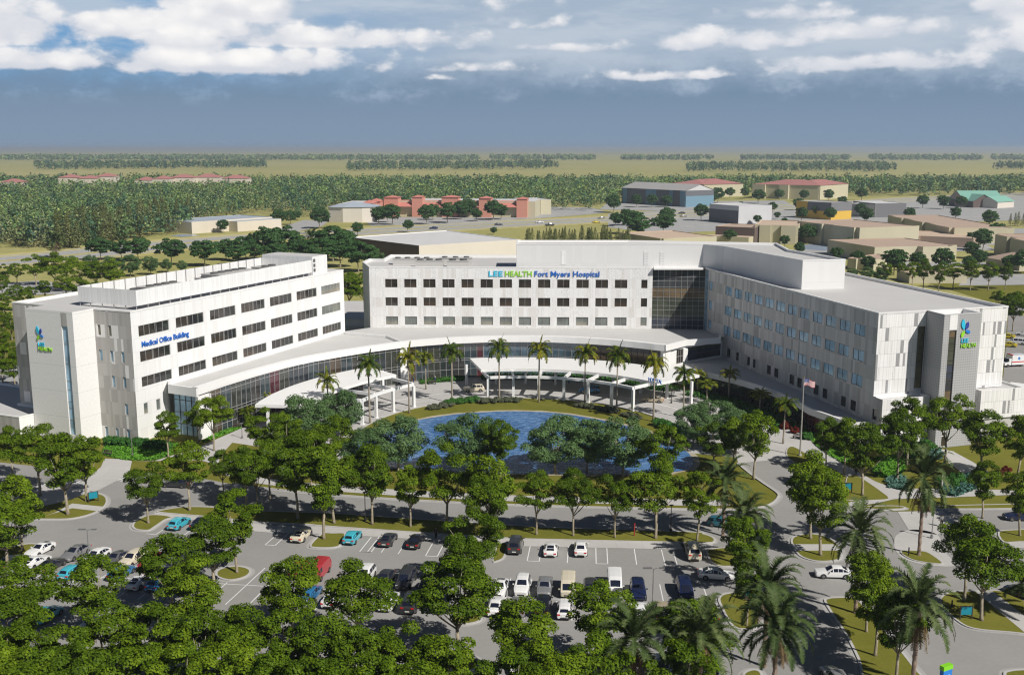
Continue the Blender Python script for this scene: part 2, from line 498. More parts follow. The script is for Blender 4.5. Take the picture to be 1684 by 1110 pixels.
M['green'] = mat('green_lettering', (.30, .66, .03), .45)
M['blue'] = mat('blue_lettering', (.015, .13, .50), .45)
M['navy'] = mat('navy_lettering', (.03, .05, .30), .45)
M['blue2'] = mat('bright_blue_lettering', (.02, .20, .62), .45)
M['black'] = mat('black_paint', (.015, .015, .016), .5)
M['pole'] = mat('grey_pole_metal', (.30, .30, .30), .4, .6)
M['pole_dark'] = mat('dark_pole_metal', (.045, .045, .05), .45, .4)

def leaf_mat(name, c1, c2, c3, trans=.12, sc=.8, lo=.30, hi=.70):
    m = bpy.data.materials.new(name)
    m.use_nodes = True
    t = m.node_tree; t.nodes.clear()
    k = N(t)
    out = k.new('ShaderNodeOutputMaterial')
    tc = k.new('ShaderNodeTexCoord')
    n = k.noise(tc.outputs['Object'], sc, 3, .6)
    n2 = k.noise(tc.outputs['Object'], 7.0, 1, .5)
    oi = k.new('ShaderNodeObjectInfo')
    f = k.m('ADD', k.m('MULTIPLY', n, .6), k.m('MULTIPLY', n2, .4))
    f = k.m('ADD', f, k.m('MULTIPLY', k.m('SUBTRACT', oi.outputs['Random'], .5), .14))
    c = k.ramp(f, [(lo, c1), ((lo + hi) / 2, c2), (hi, c3)])
    d = k.new('ShaderNodeBsdfDiffuse'); t.links.new(c, d.inputs[0])
    tr = k.new('ShaderNodeBsdfTranslucent'); t.links.new(k.mix(.5, c, k.mix(1.0, c, (1.0, 1.1, .35), 'MULTIPLY')), tr.inputs[0])
    g = k.new('ShaderNodeBsdfGlossy'); g.inputs['Roughness'].default_value = .45; g.inputs[0].default_value = (.9, .95, .8, 1)
    mx = k.new('ShaderNodeMixShader'); mx.inputs[0].default_value = trans
    t.links.new(d.outputs[0], mx.inputs[1]); t.links.new(tr.outputs[0], mx.inputs[2])
    m2 = k.new('ShaderNodeMixShader'); m2.inputs[0].default_value = .006
    t.links.new(mx.outputs[0], m2.inputs[1]); t.links.new(g.outputs[0], m2.inputs[2])
    t.links.new(m2.outputs[0], out.inputs[0])
    return m
M['leafA'] = leaf_mat('oak_leaves', (.034, .070, .005), (.080, .136, .007), (.20, .285, .015), .12)
M['leafB'] = leaf_mat('pond_tree_leaves', (.050, .098, .034), (.095, .17, .06), (.17, .265, .105), .15)
M['leafC'] = leaf_mat('dark_round_leaves', (.030, .075, .022), (.052, .115, .034), (.075, .15, .045), .15)
M['leafD'] = leaf_mat('pine_needles', (.07, .095, .03), (.14, .165, .055), (.28, .28, .12), .15)
def forest_mat(name, cols, cell):
    m = leaf_mat(name, cols[0], cols[1], cols[2], .12, .6)
    t = m.node_tree; k = N(t)
    v = k.new('ShaderNodeTexVoronoi', voronoi_dimensions='2D'); k.t.links.new(k.new('ShaderNodeTexCoord').outputs['Object'], v.inputs['Vector']); v.inputs['Scale'].default_value = 1 / cell
    s_ = k.new('ShaderNodeSeparateColor'); t.links.new(v.outputs['Color'], s_.inputs[0])
    c = k.ramp(s_.outputs[0], [(i / len(cols), c) for i, c in enumerate(cols)], 'CONSTANT')
    n = k.noise(k.new('ShaderNodeTexCoord').outputs['Object'], .5, 2, .6)
    c = k.mix(k.sstep(n, .35, .7), k.mix(.7, c, (.015, .04, .035)), c)
    for n_ in t.nodes:
        if n_.type == 'BSDF_DIFFUSE': t.links.new(c, n_.inputs[0])
        if n_.type == 'BSDF_TRANSLUCENT': t.links.new(c, n_.inputs[0])
    return m
M['forest'] = forest_mat('forest_leaves', [(.10, .20, .10), (.16, .28, .10), (.25, .35, .12), (.06, .15, .10), (.34, .41, .15), (.14, .25, .08), (.38, .42, .20), (.07, .14, .08)], 7.5)
M['forest_light'] = forest_mat('light_forest_leaves', [(.22, .37, .09), (.34, .47, .12), (.15, .28, .09), (.45, .52, .15), (.26, .37, .15), (.18, .31, .07)], 7.5)
M['frond1'] = leaf_mat('royal_palm_fronds', (.030, .075, .010), (.075, .115, .012), (.30, .27, .02), .25, .9, .36, .62)
M['frond2'] = leaf_mat('date_palm_fronds', (.034, .060, .018), (.070, .105, .034), (.165, .195, .075), .15, .8)
M['frond_dry'] = leaf_mat('dry_palm_fronds', (.10, .065, .03), (.15, .10, .05), (.21, .155, .08), .2, .8)
M['bright_leaf'] = leaf_mat('bright_ground_cover_leaves', (.07, .20, .02), (.12, .30, .03), (.18, .40, .05), .2, 2)
M['shrubA'] = leaf_mat('shrub_leaves', (.03, .10, .02), (.055, .16, .03), (.09, .22, .045), .2, 2)
M['shrubB'] = leaf_mat('grey_shrub_leaves', (.07, .085, .05), (.12, .135, .085), (.18, .19, .125), .2, 2)
M['shrubC'] = leaf_mat('blue_green_grass_leaves', (.06, .15, .12), (.10, .21, .175), (.16, .28, .23), .2, 2)
M['redleaf'] = leaf_mat('red_flowers', (.05, .06, .012), (.12, .03, .02), (.3, .02, .025), .2, 2)
def bark_fn(a, b_):
    def fn(k, b):
        tc = k.new('ShaderNodeTexCoord')
        mp = k.new('ShaderNodeMapping'); mp.inputs['Scale'].default_value = (4, 4, 1.5); k.t.links.new(tc.outputs['Object'], mp.inputs[0])
        n = k.noise(mp.outputs[0], 1.6, 4, .65)
        return k.ramp(n, [(.3, a), (.7, b_)])
    return fn
M['bark'] = mat('pale_bark', rough=.9, fn=bark_fn((.19, .155, .105), (.40, .35, .255)))
M['bark_dark'] = mat('dark_bark', rough=.9, fn=bark_fn((.06, .045, .035), (.13, .10, .08)))
M['palm_bark'] = mat('palm_trunk', rough=.9, fn=bark_fn((.22, .185, .14), (.40, .35, .28)))
M['palm_bark2'] = mat('ringed_palm_trunk', rough=.95, fn=bark_fn((.13, .085, .06), (.36, .27, .21)))
M['shaft'] = mat('palm_crownshaft', rough=.7, fn=bark_fn((.20, .17, .11), (.38, .34, .24)))
# ------------------------------------------------------------------ buildings
WINS = {}
def wall(mb, O, d, s0, s1, z0, z1, ops=(), depth=.28, mi=0):
    "wall skin with real openings; d runs left to right seen from outside"
    n = (d[1], -d[0])
    S = sorted({s0, s1, *[o[0] for o in ops], *[o[1] for o in ops]})
    Zs = sorted({z0, z1, *[o[2] for o in ops], *[o[3] for o in ops]})
    def P(s, z, t=0.0):
        return (O[0] + d[0] * s - n[0] * t, O[1] + d[1] * s - n[1] * t, z)
    for a, b in zip(S, S[1:]):
        for c, e in zip(Zs, Zs[1:]):
            ms, mz = (a + b) / 2, (c + e) / 2
            if any(o[0] < ms < o[1] and o[2] < mz < o[3] for o in ops):
                continue
            mb.quad(P(a, c), P(b, c), P(b, e), P(a, e), [(a, c), (b, c), (b, e), (a, e)], mi)
    for (a, b, c, e) in ops:
        t = depth
        for q in ((P(a, c), P(a, c, t), P(a, e, t), P(a, e)), (P(b, c, t), P(b, c), P(b, e), P(b, e, t)),
                  (P(a, e, t), P(b, e, t), P(b, e), P(a, e)), (P(a, c), P(b, c), P(b, c, t), P(a, c, t))):
            mb.quad(*q, [(a, c), (a + .1, c), (a + .1, c + .1), (a, c + .1)], mi)

def window(parent, O, d, op, gm, fm='frame_white', muls=(.5,), trans=(), fw=.06, depth=.28, label=None):
    "frame (with mullions) and its glass, set inside an opening"
    a, b, c, e = op
    w, h = round(b - a, 2), round(e - c, 2)
    key = (w, h, gm, fm, tuple(muls), tuple(trans), depth)
    if key not in WINS:
        fb = MB(); y0, y1 = depth - .16, depth - .06
        fb.box(0, y0, 0, fw, y1, h); fb.box(w - fw, y0, 0, w, y1, h)
        fb.box(fw, y0, 0, w - fw, y1, fw); fb.box(fw, y0, h - fw, w - fw, y1, h)
        for q in muls:
            fb.box(w * q - fw / 2, y0 + .01, fw, w * q + fw / 2, y1 - .01, h - fw)
        for q in trans:
            fb.box(fw, y0 + .013, h * q - fw / 2, w - fw, y1 - .013, h * q + fw / 2)
        pb = MB(); y = depth - .09
        pb.quad((0, y, 0), (w, y, 0), (w, y, h), (0, y, h), [(0, 0), (w, 0), (w, h), (0, h)])
        pb.quad((0, depth, 0), (w, depth, 0), (w, depth, h), (0, depth, h), [(0, 0), (w, 0), (w, h), (0, h)])
        WINS[key] = (fb.mesh('window', M[fm]), pb.mesh('pane', M[gm]))
    off = ORIG[parent.name]
    o = link('window', WINS[key][0], parent, (O[0] + d[0] * a - off[0], O[1] + d[1] * a - off[1], c - off[2]), math.atan2(d[1], d[0]))
    link('pane', WINS[key][1], o)
    if label: o['label'] = label
    return o

def text_part(name, body, parent, O, d, s, z, h, m, width=None, ext=.07, off_n=.10, bold=.016, origin=None):
    cu = bpy.data.curves.new(name, 'FONT')
    cu.body = body
    cu.size = h / .70
    cu.extrude = ext
    cu.offset = bold * h
    cu.resolution_u = 2
    tmp = bpy.data.objects.new('tmp', cu)
    COL.objects.link(tmp)
    dg = bpy.context.evaluated_depsgraph_get()
    me = bpy.data.meshes.new_from_object(tmp.evaluated_get(dg))
    bpy.data.objects.remove(tmp)
    co = np.empty(len(me.vertices) * 3)
    me.vertices.foreach_get('co', co); co = co.reshape(-1, 3)
    if width:
        w = co[:, 0].max() - co[:, 0].min()
        co[:, 0] = (co[:, 0] - co[:, 0].min()) * width / w
    me.vertices.foreach_set('co', co.ravel())
    me.materials.clear(); me.materials.append(M[m]); me.name = name
    n = (d[1], -d[0])
    base = ORIG[parent.name] if origin is None else origin
    o = link(name, me, parent)
    o.location = Vector((O[0] + d[0] * s + n[0] * off_n, O[1] + d[1] * s + n[1] * off_n, z)) - base
    o.rotation_euler = (PI / 2, 0, math.atan2(d[1], d[0]))
    return o

def petal(parent, O, d, s, z, pts, m, off_n=.06, t=.12):
    "a flat sign shape standing off the wall; pts in (right, up) metres"
    n = (d[1], -d[0])
    mb = MB()
    f = [(O[0] + d[0] * (s + x) + n[0] * (off_n + t), O[1] + d[1] * (s + x) + n[1] * (off_n + t), z + y) for x, y in pts]
    b = [(O[0] + d[0] * (s + x) + n[0] * off_n, O[1] + d[1] * (s + x) + n[1] * off_n, z + y) for x, y in pts]
    mb.poly(f)
    for i in range(len(pts)):
        j = (i + 1) % len(pts)
        mb.quad(b[i], b[j], f[j], f[i])
    return part('emblem_petal', mb, M[m], parent)

def leaf_shape(x0, y0, x1, y1, w, bend=0.0, n=7):
    "leaf outline from root to tip, counter-clockwise"
    L = math.hypot(x1 - x0, y1 - y0); ux, uy = (x1 - x0) / L, (y1 - y0) / L
    right = []; left = []
    for i in range(n + 1):
        t = i / n
        hw = w * math.sin(PI * t) ** .75
        c = bend * math.sin(PI * t)
        cx, cy = x0 + ux * L * t - uy * c, y0 + uy * L * t + ux * c
        right.append((cx + uy * hw, cy - ux * hw)); left.append((cx - uy * hw, cy + ux * hw))
    return right + left[::-1][1:-1]

def emblem(parent, O, d, s, z, k=1.0):
    sh = lambda pts: [(x * k, y * k) for x, y in pts]
    for pts, m in ((leaf_shape(.55, 2.0, .10, 4.7, .55, .12), 'cyan'), (leaf_shape(1.05, 2.0, 1.65, 3.95, .48, -.10), 'navy'),
                   (leaf_shape(.95, 1.75, 2.5, 1.15, .42, .10), 'blue2'), (leaf_shape(.75, 1.75, -.05, .1, .45, -.10), 'green')):
        petal(parent, O, d, s, z, sh(pts), m)

def vunit(a):
    return (math.cos(R(a)), math.sin(R(a)))
def loc2(O, e1, a, e2, b):
    return (O[0] + e1[0] * a + e2[0] * b, O[1] + e1[1] * a + e2[1] * b)

# ---- medical office building -------------------------------------------------
HB = 24.65
C0 = (-69.44, 185.66)
E1, E2 = vunit(66.7), vunit(156.7)
nE2 = (-E2[0], -E2[1]); nE1 = (-E1[0], -E1[1])
L1, L2 = 71.4, 29.4
mob = empty('medical_office_building', (C0[0], C0[1], 0), 0, 'white five storey medical office building with rows of dark strip windows and blue lettering', 'building')
T = lambda a, b: loc2(C0, E1, a, E2, b)
mb = MB()
long_ops = []
for (za, zb) in ((19.72, 21.75), (14.93, 16.95), (10.2, 12.12)):
    for i in range(7):
        long_ops.append((1.8 + 9.97 * i, 9.85 + 9.97 * i, za, zb))
small_ops = [(1.9, 2.95, 5.0, 7.1), (5.2, 6.25, 5.0, 7.1)]
wall(mb, C0, E1, 0, L1, 0, HB, long_ops + small_ops)
part('wall', mb, M['white_panel'], mob)
for i, op in enumerate(long_ops):
    w = random.choice([(.2, .41, .44, .62, .81), (.19, .36, .55, .59, .8), (.17, .35, .5, .53, .68, .84)])
    g = 'pale_glass' if i in (6, 13) else 'dark_glass'
    window(mob, C0, E1, op, g, muls=w, fw=.07)
for op in small_ops:
    window(mob, C0, E1, op, 'pale_glass', muls=())
LE = T(0, L2)
end_ops = []
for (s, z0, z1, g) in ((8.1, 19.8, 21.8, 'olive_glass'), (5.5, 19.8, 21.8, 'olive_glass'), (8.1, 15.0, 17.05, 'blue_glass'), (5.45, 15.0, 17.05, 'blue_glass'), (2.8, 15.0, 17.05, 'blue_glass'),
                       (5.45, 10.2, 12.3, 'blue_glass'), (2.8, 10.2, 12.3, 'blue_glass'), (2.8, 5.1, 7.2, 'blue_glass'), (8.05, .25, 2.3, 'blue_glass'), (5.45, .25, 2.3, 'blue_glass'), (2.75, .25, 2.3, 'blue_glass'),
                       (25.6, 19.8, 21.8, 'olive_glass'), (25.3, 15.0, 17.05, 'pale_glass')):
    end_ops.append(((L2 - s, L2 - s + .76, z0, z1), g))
mb = MB()
wall(mb, LE, nE2, 0, L2, 0, HB, [o for o, g in end_ops])
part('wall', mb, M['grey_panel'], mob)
for o, g in end_ops:
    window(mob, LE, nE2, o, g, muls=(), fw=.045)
mb = MB()
wall(mb, T(L1, 0), E2, 0, L2, 0, HB)
wall(mb, T(L1, L2), nE1, 0, L1, 0, HB)
part('wall', mb, M['white_panel'], mob)
# roof with parapet
def parapet_roof(parent, pts, zr, zt, th=.35, mroof='roof', mcap='trim'):
    c = Vector((sum(p[0] for p in pts) / len(pts), sum(p[1] for p in pts) / len(pts)))
    ins = inset(pts, th)
    r = MB(); r.poly([(p[0], p[1], zr) for p in ins])
    part('roof', r, M[mroof], parent)
    cp = MB()
    n = len(pts)
    out = inset(pts, -.05)
    for i in range(n):
        j = (i + 1) % n
        cp.quad((*out[i], zt + .1), (*out[j], zt + .1), (*ins[j], zt + .1), (*ins[i], zt + .1))
        cp.quad((*ins[i], zt + .1), (*ins[j], zt + .1), (*ins[j], zr), (*ins[i], zr))
        cp.quad((*out[i], zt - .12), (*out[j], zt - .12), (*out[j], zt + .1), (*out[i], zt + .1))
    part('parapet', cp, M[mcap], parent)
def inset(pts, t):
    "move every side of a counter-clockwise outline inwards by t"
    n = len(pts); out = []
    for i in range(n):
        p0, p1, p2 = Vector(pts[i - 1]).to_2d(), Vector(pts[i]).to_2d(), Vector(pts[(i + 1) % n]).to_2d()
        a = (p1 - p0).normalized(); b = (p2 - p1).normalized()
        na, nb = Vector((-a.y, a.x)), Vector((-b.y, b.x))
        m = (na + nb)
        m = m.normalized() if m.length > 1e-6 else na
        k = max(.35, m.dot(na))
        q = p1 + m * (t / k)
        out.append((q.x, q.y))
    return out
parapet_roof(mob, [T(0, 0), T(L1, 0), T(L1, L2), T(0, L2)], 24.15, HB)
# stone tower on the end face
tw = [T(-5.0, 20.4), T(-5.0, 8.8), T(.4, 8.8), T(.4, 20.4)]
mb = MB()
to = [(8.75, 10.2, 1.6, 22.0)]
wall(mb, tw[0], nE2, 0, 11.6, 0, HB + .12, to, .35)
wall(mb, tw[1], E1, 0, 5.35, 0, HB + .12)
wall(mb, tw[3], nE1, 0, 5.35, 0, HB + .12)
tower = part('stair_tower', mb, M['stone'], mob)
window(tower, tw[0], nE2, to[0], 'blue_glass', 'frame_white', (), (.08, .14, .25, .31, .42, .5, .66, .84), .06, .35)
mb = MB(); wall(mb, loc2(tw[0], nE2, 0, E1, -.02), nE2, 8.75, 10.2, 22.05, 24.5); part('spandrel_panel', mb, M['grey_panel'], tower)
mb = MB(); mb.poly([(*p, HB + .12) for p in tw]); part('roof', mb, M['roof'], tower)
mb = MB(); wall(mb, T(-.04, L2), nE2, .3, 8.6, 4.3, 5.2); part('plinth', mb, M['equip'], mob)
emblem(mob, tw[0], nE2, 2.7, 18.95, .58)
text_part('sign_lettering', 'LEE', mob, tw[0], nE2, 2.7, 17.95, .66, 'cyan', 1.55)
text_part('sign_lettering', 'HEALTH', mob, tw[0], nE2, 2.7, 17.1, .66, 'green', 3.3)
text_part('sign_lettering', 'Medical Office Building', mob, C0, E1, 2.3, 17.72, 1.02, 'blue', 12.8)
# plant screen on the roof
mb = MB()
scr = [(4.4, 2.5), (61.7, 2.5), (61.7, 16.9), (4.4, 16.9)]
for (a, b), (c, d_) in zip(scr, scr[1:] + scr[:1]):
    p, q = T(a, b), T(c, d_)
    dd = Vector((q[0] - p[0], q[1] - p[1])); Ln = dd.length; dd /= Ln
    n_ = (dd[1], -dd[0])
    O2 = (p[0], p[1])
    wall(mb, O2, dd, 0, Ln, 24.95, 27.9)
    wall(mb, (q[0] - n_[0] * .12, q[1] - n_[1] * .12), (-dd[0], -dd[1]), 0, Ln, 24.95, 27.9)
    mb.quad((*p, 27.9), (*q, 27.9), (q[0] - n_[0] * .12, q[1] - n_[1] * .12, 27.9), (p[0] - n_[0] * .12, p[1] - n_[1] * .12, 27.9))
    mb.quad((*p, 24.95), (p[0] - n_[0] * .12, p[1] - n_[1] * .12, 24.95), (q[0] - n_[0] * .12, q[1] - n_[1] * .12, 24.95), (*q, 24.95))
sc_ = part('plant_screen', mb, M['screen'], mob)
posts = []
for i in range(20):
    a = 4.6 + i * 3.0
    for b in (2.75, 16.65):
        posts.append(T(a, b))
for i in range(1, 5):
    posts.append(T(4.65, 2.5 + i * 2.9))
for x, y in posts:
    mb = MB(); mb.tube([(x, y, 24.15), (x, y, 27.95)], .09, 6); part('post', mb, M['frame_white'], sc_)
mb = MB(); mb.prism([T(62.2, 2.6), T(68.4, 2.6), T(68.4, 17), T(62.2, 17)], 24.15, 28.6, 0, 1)
pt = part('penthouse', mb, [M['screen'], M['roof']], mob)
mb = MB()
for i in range(3):
    z = 25.0 + i * 1.15
    mb.prism([T(62.5, 2.52), T(63.3, 2.52), T(63.3, 2.62), T(62.5, 2.62)], z, z + .75)
part('louvre', mb, M['equip_dark'], pt)

def rooftop_unit(O, e1, e2, a, b, w, l, h, z, label, grp=None):
    P = lambda x, y: loc2(O, e1, x, e2, y)
    c = P(a + w / 2, b + l / 2)
    t = empty('rooftop_unit', (c[0], c[1], z), 0, label, 'rooftop unit', grp)
    m_ = MB(); m_.prism([P(a, b), P(a + w, b), P(a + w, b + l), P(a, b + l)], z, z + h)
    m_.prism([P(a - .12, b - .12), P(a + w + .12, b - .12), P(a + w + .12, b + l + .12), P(a - .12, b + l + .12)], z + h, z + h + .12)
    part('housing', m_, M['equip'], t)
    nf = max(1, int(w / 2.2))
    m_ = MB()
    for i in range(nf):
        x, y = P(a + w * (i + .5) / nf, b + l / 2)
        r = min(l, w / nf) * .36
        m_.tube([(x, y, z + h + .12), (x, y, z + h + .42)], r, 12)
    part('fan', m_, M['equip_dark'], t)
    return t
for (a, b, w, l, h, lb) in ((10, 7.0, 4.2, 4.6, 2.4, 'small grey rooftop unit nearest the front end of the plant screen'),
                            (17, 9.5, 9, 4.5, 2.2, 'long low grey rooftop unit second from the front of the plant screen'),
                            (29, 6.0, 3.2, 3.6, 2.8, 'narrow grey rooftop unit in the middle of the plant screen'),
                            (36, 8.5, 12, 5.2, 2.7, 'largest grey rooftop unit inside the plant screen'),
                            (52, 6.5, 5, 6, 2.6, 'square grey rooftop unit beside the far penthouse')):
    rooftop_unit(C0, E1, E2, a, b, w, l, h, 24.15, lb, 'rooftop units inside the plant screen')

# low annex left of the tower
ann = [T(-7.8, 21.1), T(11.5, 21.1), T(11.5, 75), T(-7.8, 75)]
an = empty('annex', (*T(-7.8, 21.1), 0), 0, 'low grey panelled annex with a flat roof left of the stair tower', 'building')
ann = [T(-7.8, 75), T(-7.8, 21.1), T(-4.9, 20.5), T(-.1, 20.5), T(-.1, 29.6), T(11.5, 29.6), T(11.5, 75)]
mb = MB()
wall(mb, ann[0], nE2, 0, 53.9, 0, 4.6)
part('wall', mb, M['grey_panel'], an)
mb = MB()
for i in range(1, 7):
    p, q = ann[i], ann[(i + 1) % 7]
    dd = Vector((q[0] - p[0], q[1] - p[1])); Ln = dd.length
    if i == 3 or i == 4: continue
    wall(mb, p, dd / Ln, 0, Ln, 0, 4.6)
part('wall', mb, M['white_panel'], an)
parapet_roof(an, ann, 4.2, 4.6, .3)

# ---- hospital ------------------------------------------------------------------
A0, B0 = (-35.78, 257.49), (35.0, 255.6)
dc = Vector((B0[0] - A0[0], B0[1] - A0[1])); LC = dc.length; dc /= LC
EW, FW_, GW = (66.1, 184.02), (93.33, 192.22), (47.93, 255.10)
dl = Vector((EW[0] - GW[0], EW[1] - GW[1])); LL = dl.length; dl /= LL       # left to right seen from the court
de = Vector((FW_[0] - EW[0], FW_[1] - EW[1])); LEn = de.length; de /= LEn
K = (1.6, 189.0)
def pol(r, a, z=None):
    x, y = K[0] + r * math.cos(R(a)), K[1] + r * math.sin(R(a))
    return (x, y) if z is None else (x, y, z)
hosp = empty('hospital', (0, 235, 0), 0, 'large white hospital with a patterned centre block, glazed curved lobby and long grey right wing', 'building')
# centre block
cen_ops = []
for (za, zb) in ((19.5, 21.65), (14.85, 17.0), (10.05, 12.15)):
    for i in range(13):
        cen_ops.append((3.95 + 4.79 * i, 7.05 + 4.79 * i, za, zb))
    cen_ops.append((68.0, 69.55, za, zb))
mb = MB(); wall(mb, A0, dc, 0, LC, 8.6, HB, cen_ops)
part('wall', mb, M['center_panel'], hosp)
for i, op in enumerate(cen_ops):
    window(hosp, A0, dc, op, 'pale_glass' if i >= 28 else 'dark_glass', muls=(.5,) if op[1] - op[0] > 2 else (), fw=.055)
p_ = [tuple(G(*q, HB)[:2]) for q in ((596, 431.2), (607.6, 425.8), (630, 426.5), (642.4, 419.2), (847, 420))]
cpoly = [A0, B0, (48, 300), (p_[4][0], p_[4][1]), p_[3], p_[2], p_[1], p_[0]]
mb = MB()
for p, q in zip(cpoly[2:], cpoly[3:] + [cpoly[0]]):
    dd = Vector((q[0] - p[0], q[1] - p[1])); Ln = dd.length
    wall(mb, p, dd / Ln, 0, Ln, 0, HB)
part('wall', mb, M['center_panel'], hosp)
parapet_roof(hosp, cpoly, 24.0, HB, .45)
mb = MB(); wall(mb, loc2(A0, dc, 0, (dc[1], -dc[0]), .02), dc, 0, LC, 8.4, 9.3); part('plinth', mb, M['equip'], hosp)
for i, (x0, y0, x1, y1, h, lb) in enumerate(((-24.5, 261.5, -17.5, 264.2, 1.7, 'front left grey rooftop unit on the centre block roof'), (-16.5, 262, -11, 264.5, 1.6, 'front right grey rooftop unit on the centre block roof'), (-31, 268, -21, 270, 1.5, 'rear left long grey rooftop unit on the centre block roof'), (-19, 269, -10.5, 271, 1.6, 'rear right long grey rooftop unit on the centre block roof'))):
    rooftop_unit((0, 0), (1, 0), (0, 1), x0, y0, x1 - x0, y1 - y0, h, 24.0, lb, 'rooftop units on the centre block')
# penthouse range behind and along the wing
HP = 30.35
ph = [(1.1, 257.6), (47.5, 256.4), (51.6, 251.6), (62.0, 219.7), (71.7, 221.5), (65.2, 243), (66.6, 260), (30, 268), (1.1, 268)]
mb = MB(); acc = 0
for p, q in zip(ph, ph[1:] + ph[:1]):
    dd = Vector((q[0] - p[0], q[1] - p[1])); Ln = dd.length
    wall(mb, p, dd / Ln, 0, Ln, 23.9, HP)
phs = part('penthouse', mb, M['penthouse'], hosp)
ORIG[phs.name] = ORIG[hosp.name]
parapet_roof(phs, ph, 29.9, HP, .4)
mb = MB()
for (s0, s1) in ((11.2, 12.3),):
    q = loc2(ph[0], Vector((46.4, -1.2)).normalized(), s0, (0, -1), .03); mb.box(q[0], q[1] - .05, 25.2, q[0] + 1.1, q[1] + .02, 28.7)
for s0 in (31.7, 35.7):
    for i in range(9):
        q = loc2(ph[0], Vector((46.4, -1.2)).normalized(), s0 + .05 * (i % 2), (0, -1), .03); mb.box(q[0], q[1] - .05, 25.2 + i * .4, q[0] + 1.15, q[1] + .02, 25.45 + i * .4)
part('wall_panel', mb, M['white_panel'], phs)
# atrium glass between centre block and wing
def curtain(parent, name, pts, z0, z1, gm, fm, hz, vstep, bar=.09, thick=.10):
    "glass skin along a polyline with a grid of bars standing 4 cm proud"
    g = MB(); bsr = MB(); acc = 0
    for p, q in zip(pts, pts[1:]):
        dd = Vector((q[0] - p[0], q[1] - p[1])); Ln = dd.length; dd /= Ln
        n = Vector((dd[1], -dd[0]))
        g.quad((*p, z0), (*q, z0), (*q, z1), (*p, z1), [(acc, z0), (acc + Ln, z0), (acc + Ln, z1), (acc, z1)])
        Mx = Matrix(((dd[0], n[0], 0, p[0]), (dd[1], n[1], 0, p[1]), (0, 0, 1, 0), (0, 0, 0, 1)))
        k0 = math.ceil(acc / vstep - 1e-6)
        while k0 * vstep < acc + Ln:
            s = k0 * vstep - acc
            bsr.box(s - bar / 2, 0.004, z0, s + bar / 2, thick, z1, Mx)
            k0 += 1
        for z in hz:
            bsr.box(0, .002, z - bar / 2, Ln, thick - .012, z + bar / 2, Mx)
        acc += Ln
    cw = part(name, g, M[gm], parent)
    part('mullion', bsr, M[fm], cw)
    return cw
at = [B0, (46.75, 254.75)]
a0 = [(B0[0] + .05, B0[1] + .9), (48.2, 255.15)]
curtain(hosp, 'atrium_glazing', a0, 9.2, 24.3, 'brown_glass', 'frame_white', [10.2, 11.6, 12.6, 14.0, 15.1, 16.4, 17.2, 18.7, 19.8, 21.3, 22.4], 1.45, .07)
mb = MB(); mb.box(B0[0] + .1, 254.4, 24.3, 47.3, 257.5, HB + .1); part('fascia', mb, M['trim'], hosp)
mb = MB(); mb.box(B0[0] + .1, 254.2, 8.8, 47.3, 256.9, 9.2); part('fascia', mb, M['trim'], hosp)
# right wing
wl = lambda u: LL - u
wing_ops = []
for (za, zb) in ((19.65, 21.7), (14.9, 16.95), (10.1, 12.2)):
    for i in range(12):
        u = 3.8 + 4.955 * i
        wing_ops.append(((wl(u + 3.5), wl(u), za, zb), (.48,)))
    wing_ops.append(((wl(70.65), wl(68.95), za, zb), ()))
low = [(53.7, 55.1), (48.1, 49.5), (45.4, 46.7), (38.3, 40.1), (35.0, 36.8), (28.4, 30.2), (25.2, 27.0), (18.6, 20.5), (15.4, 17.1), (8.8, 10.5), (5.4, 7.2), (58.1, 59.9), (-1.4, 0)]
low_ops = [((wl(b), wl(a), 5.05, 7.05), ()) for a, b in low]
strip = (wl(73.2), wl(71.4), 9.3, 24.3)
mb = MB()
wall(mb, GW, dl, 0, LL, 9.3, HB, [o for o, m_ in wing_ops] + [strip], .17)
wall(mb, GW, dl, 0, LL + 2.9, 0, 9.3, [o for o, m_ in low_ops])
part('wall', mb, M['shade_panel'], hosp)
for o, mm_ in wing_ops:
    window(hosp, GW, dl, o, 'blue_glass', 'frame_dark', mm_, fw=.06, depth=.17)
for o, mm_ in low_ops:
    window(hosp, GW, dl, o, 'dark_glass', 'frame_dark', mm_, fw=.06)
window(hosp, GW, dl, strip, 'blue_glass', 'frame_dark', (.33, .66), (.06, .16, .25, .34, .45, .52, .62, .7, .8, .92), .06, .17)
nd = Vector((dl[1], -dl[0]))     # outward from the court face (towards the court)
mb = MB()
eo = [(8.65, 10.28, 10.2, 21.8)]
wall(mb, EW, de, 0, LEn, 9.3, HB, eo)
back = (FW_[0] - dl[0] * LL, FW_[1] - dl[1] * LL)
wall(mb, FW_, -dl, 0, LL, 0, HB)
wall(mb, back, -de, 0, LEn, 0, HB)
part('wall', mb, M['end_panel'], hosp)
window(hosp, EW, de, eo[0], 'olive_glass', 'frame_dark', (), (.155, .25, .39, .55, .63, .79), .1)
parapet_roof(hosp, [GW, EW, FW_, back], 24.1, HB, .4)
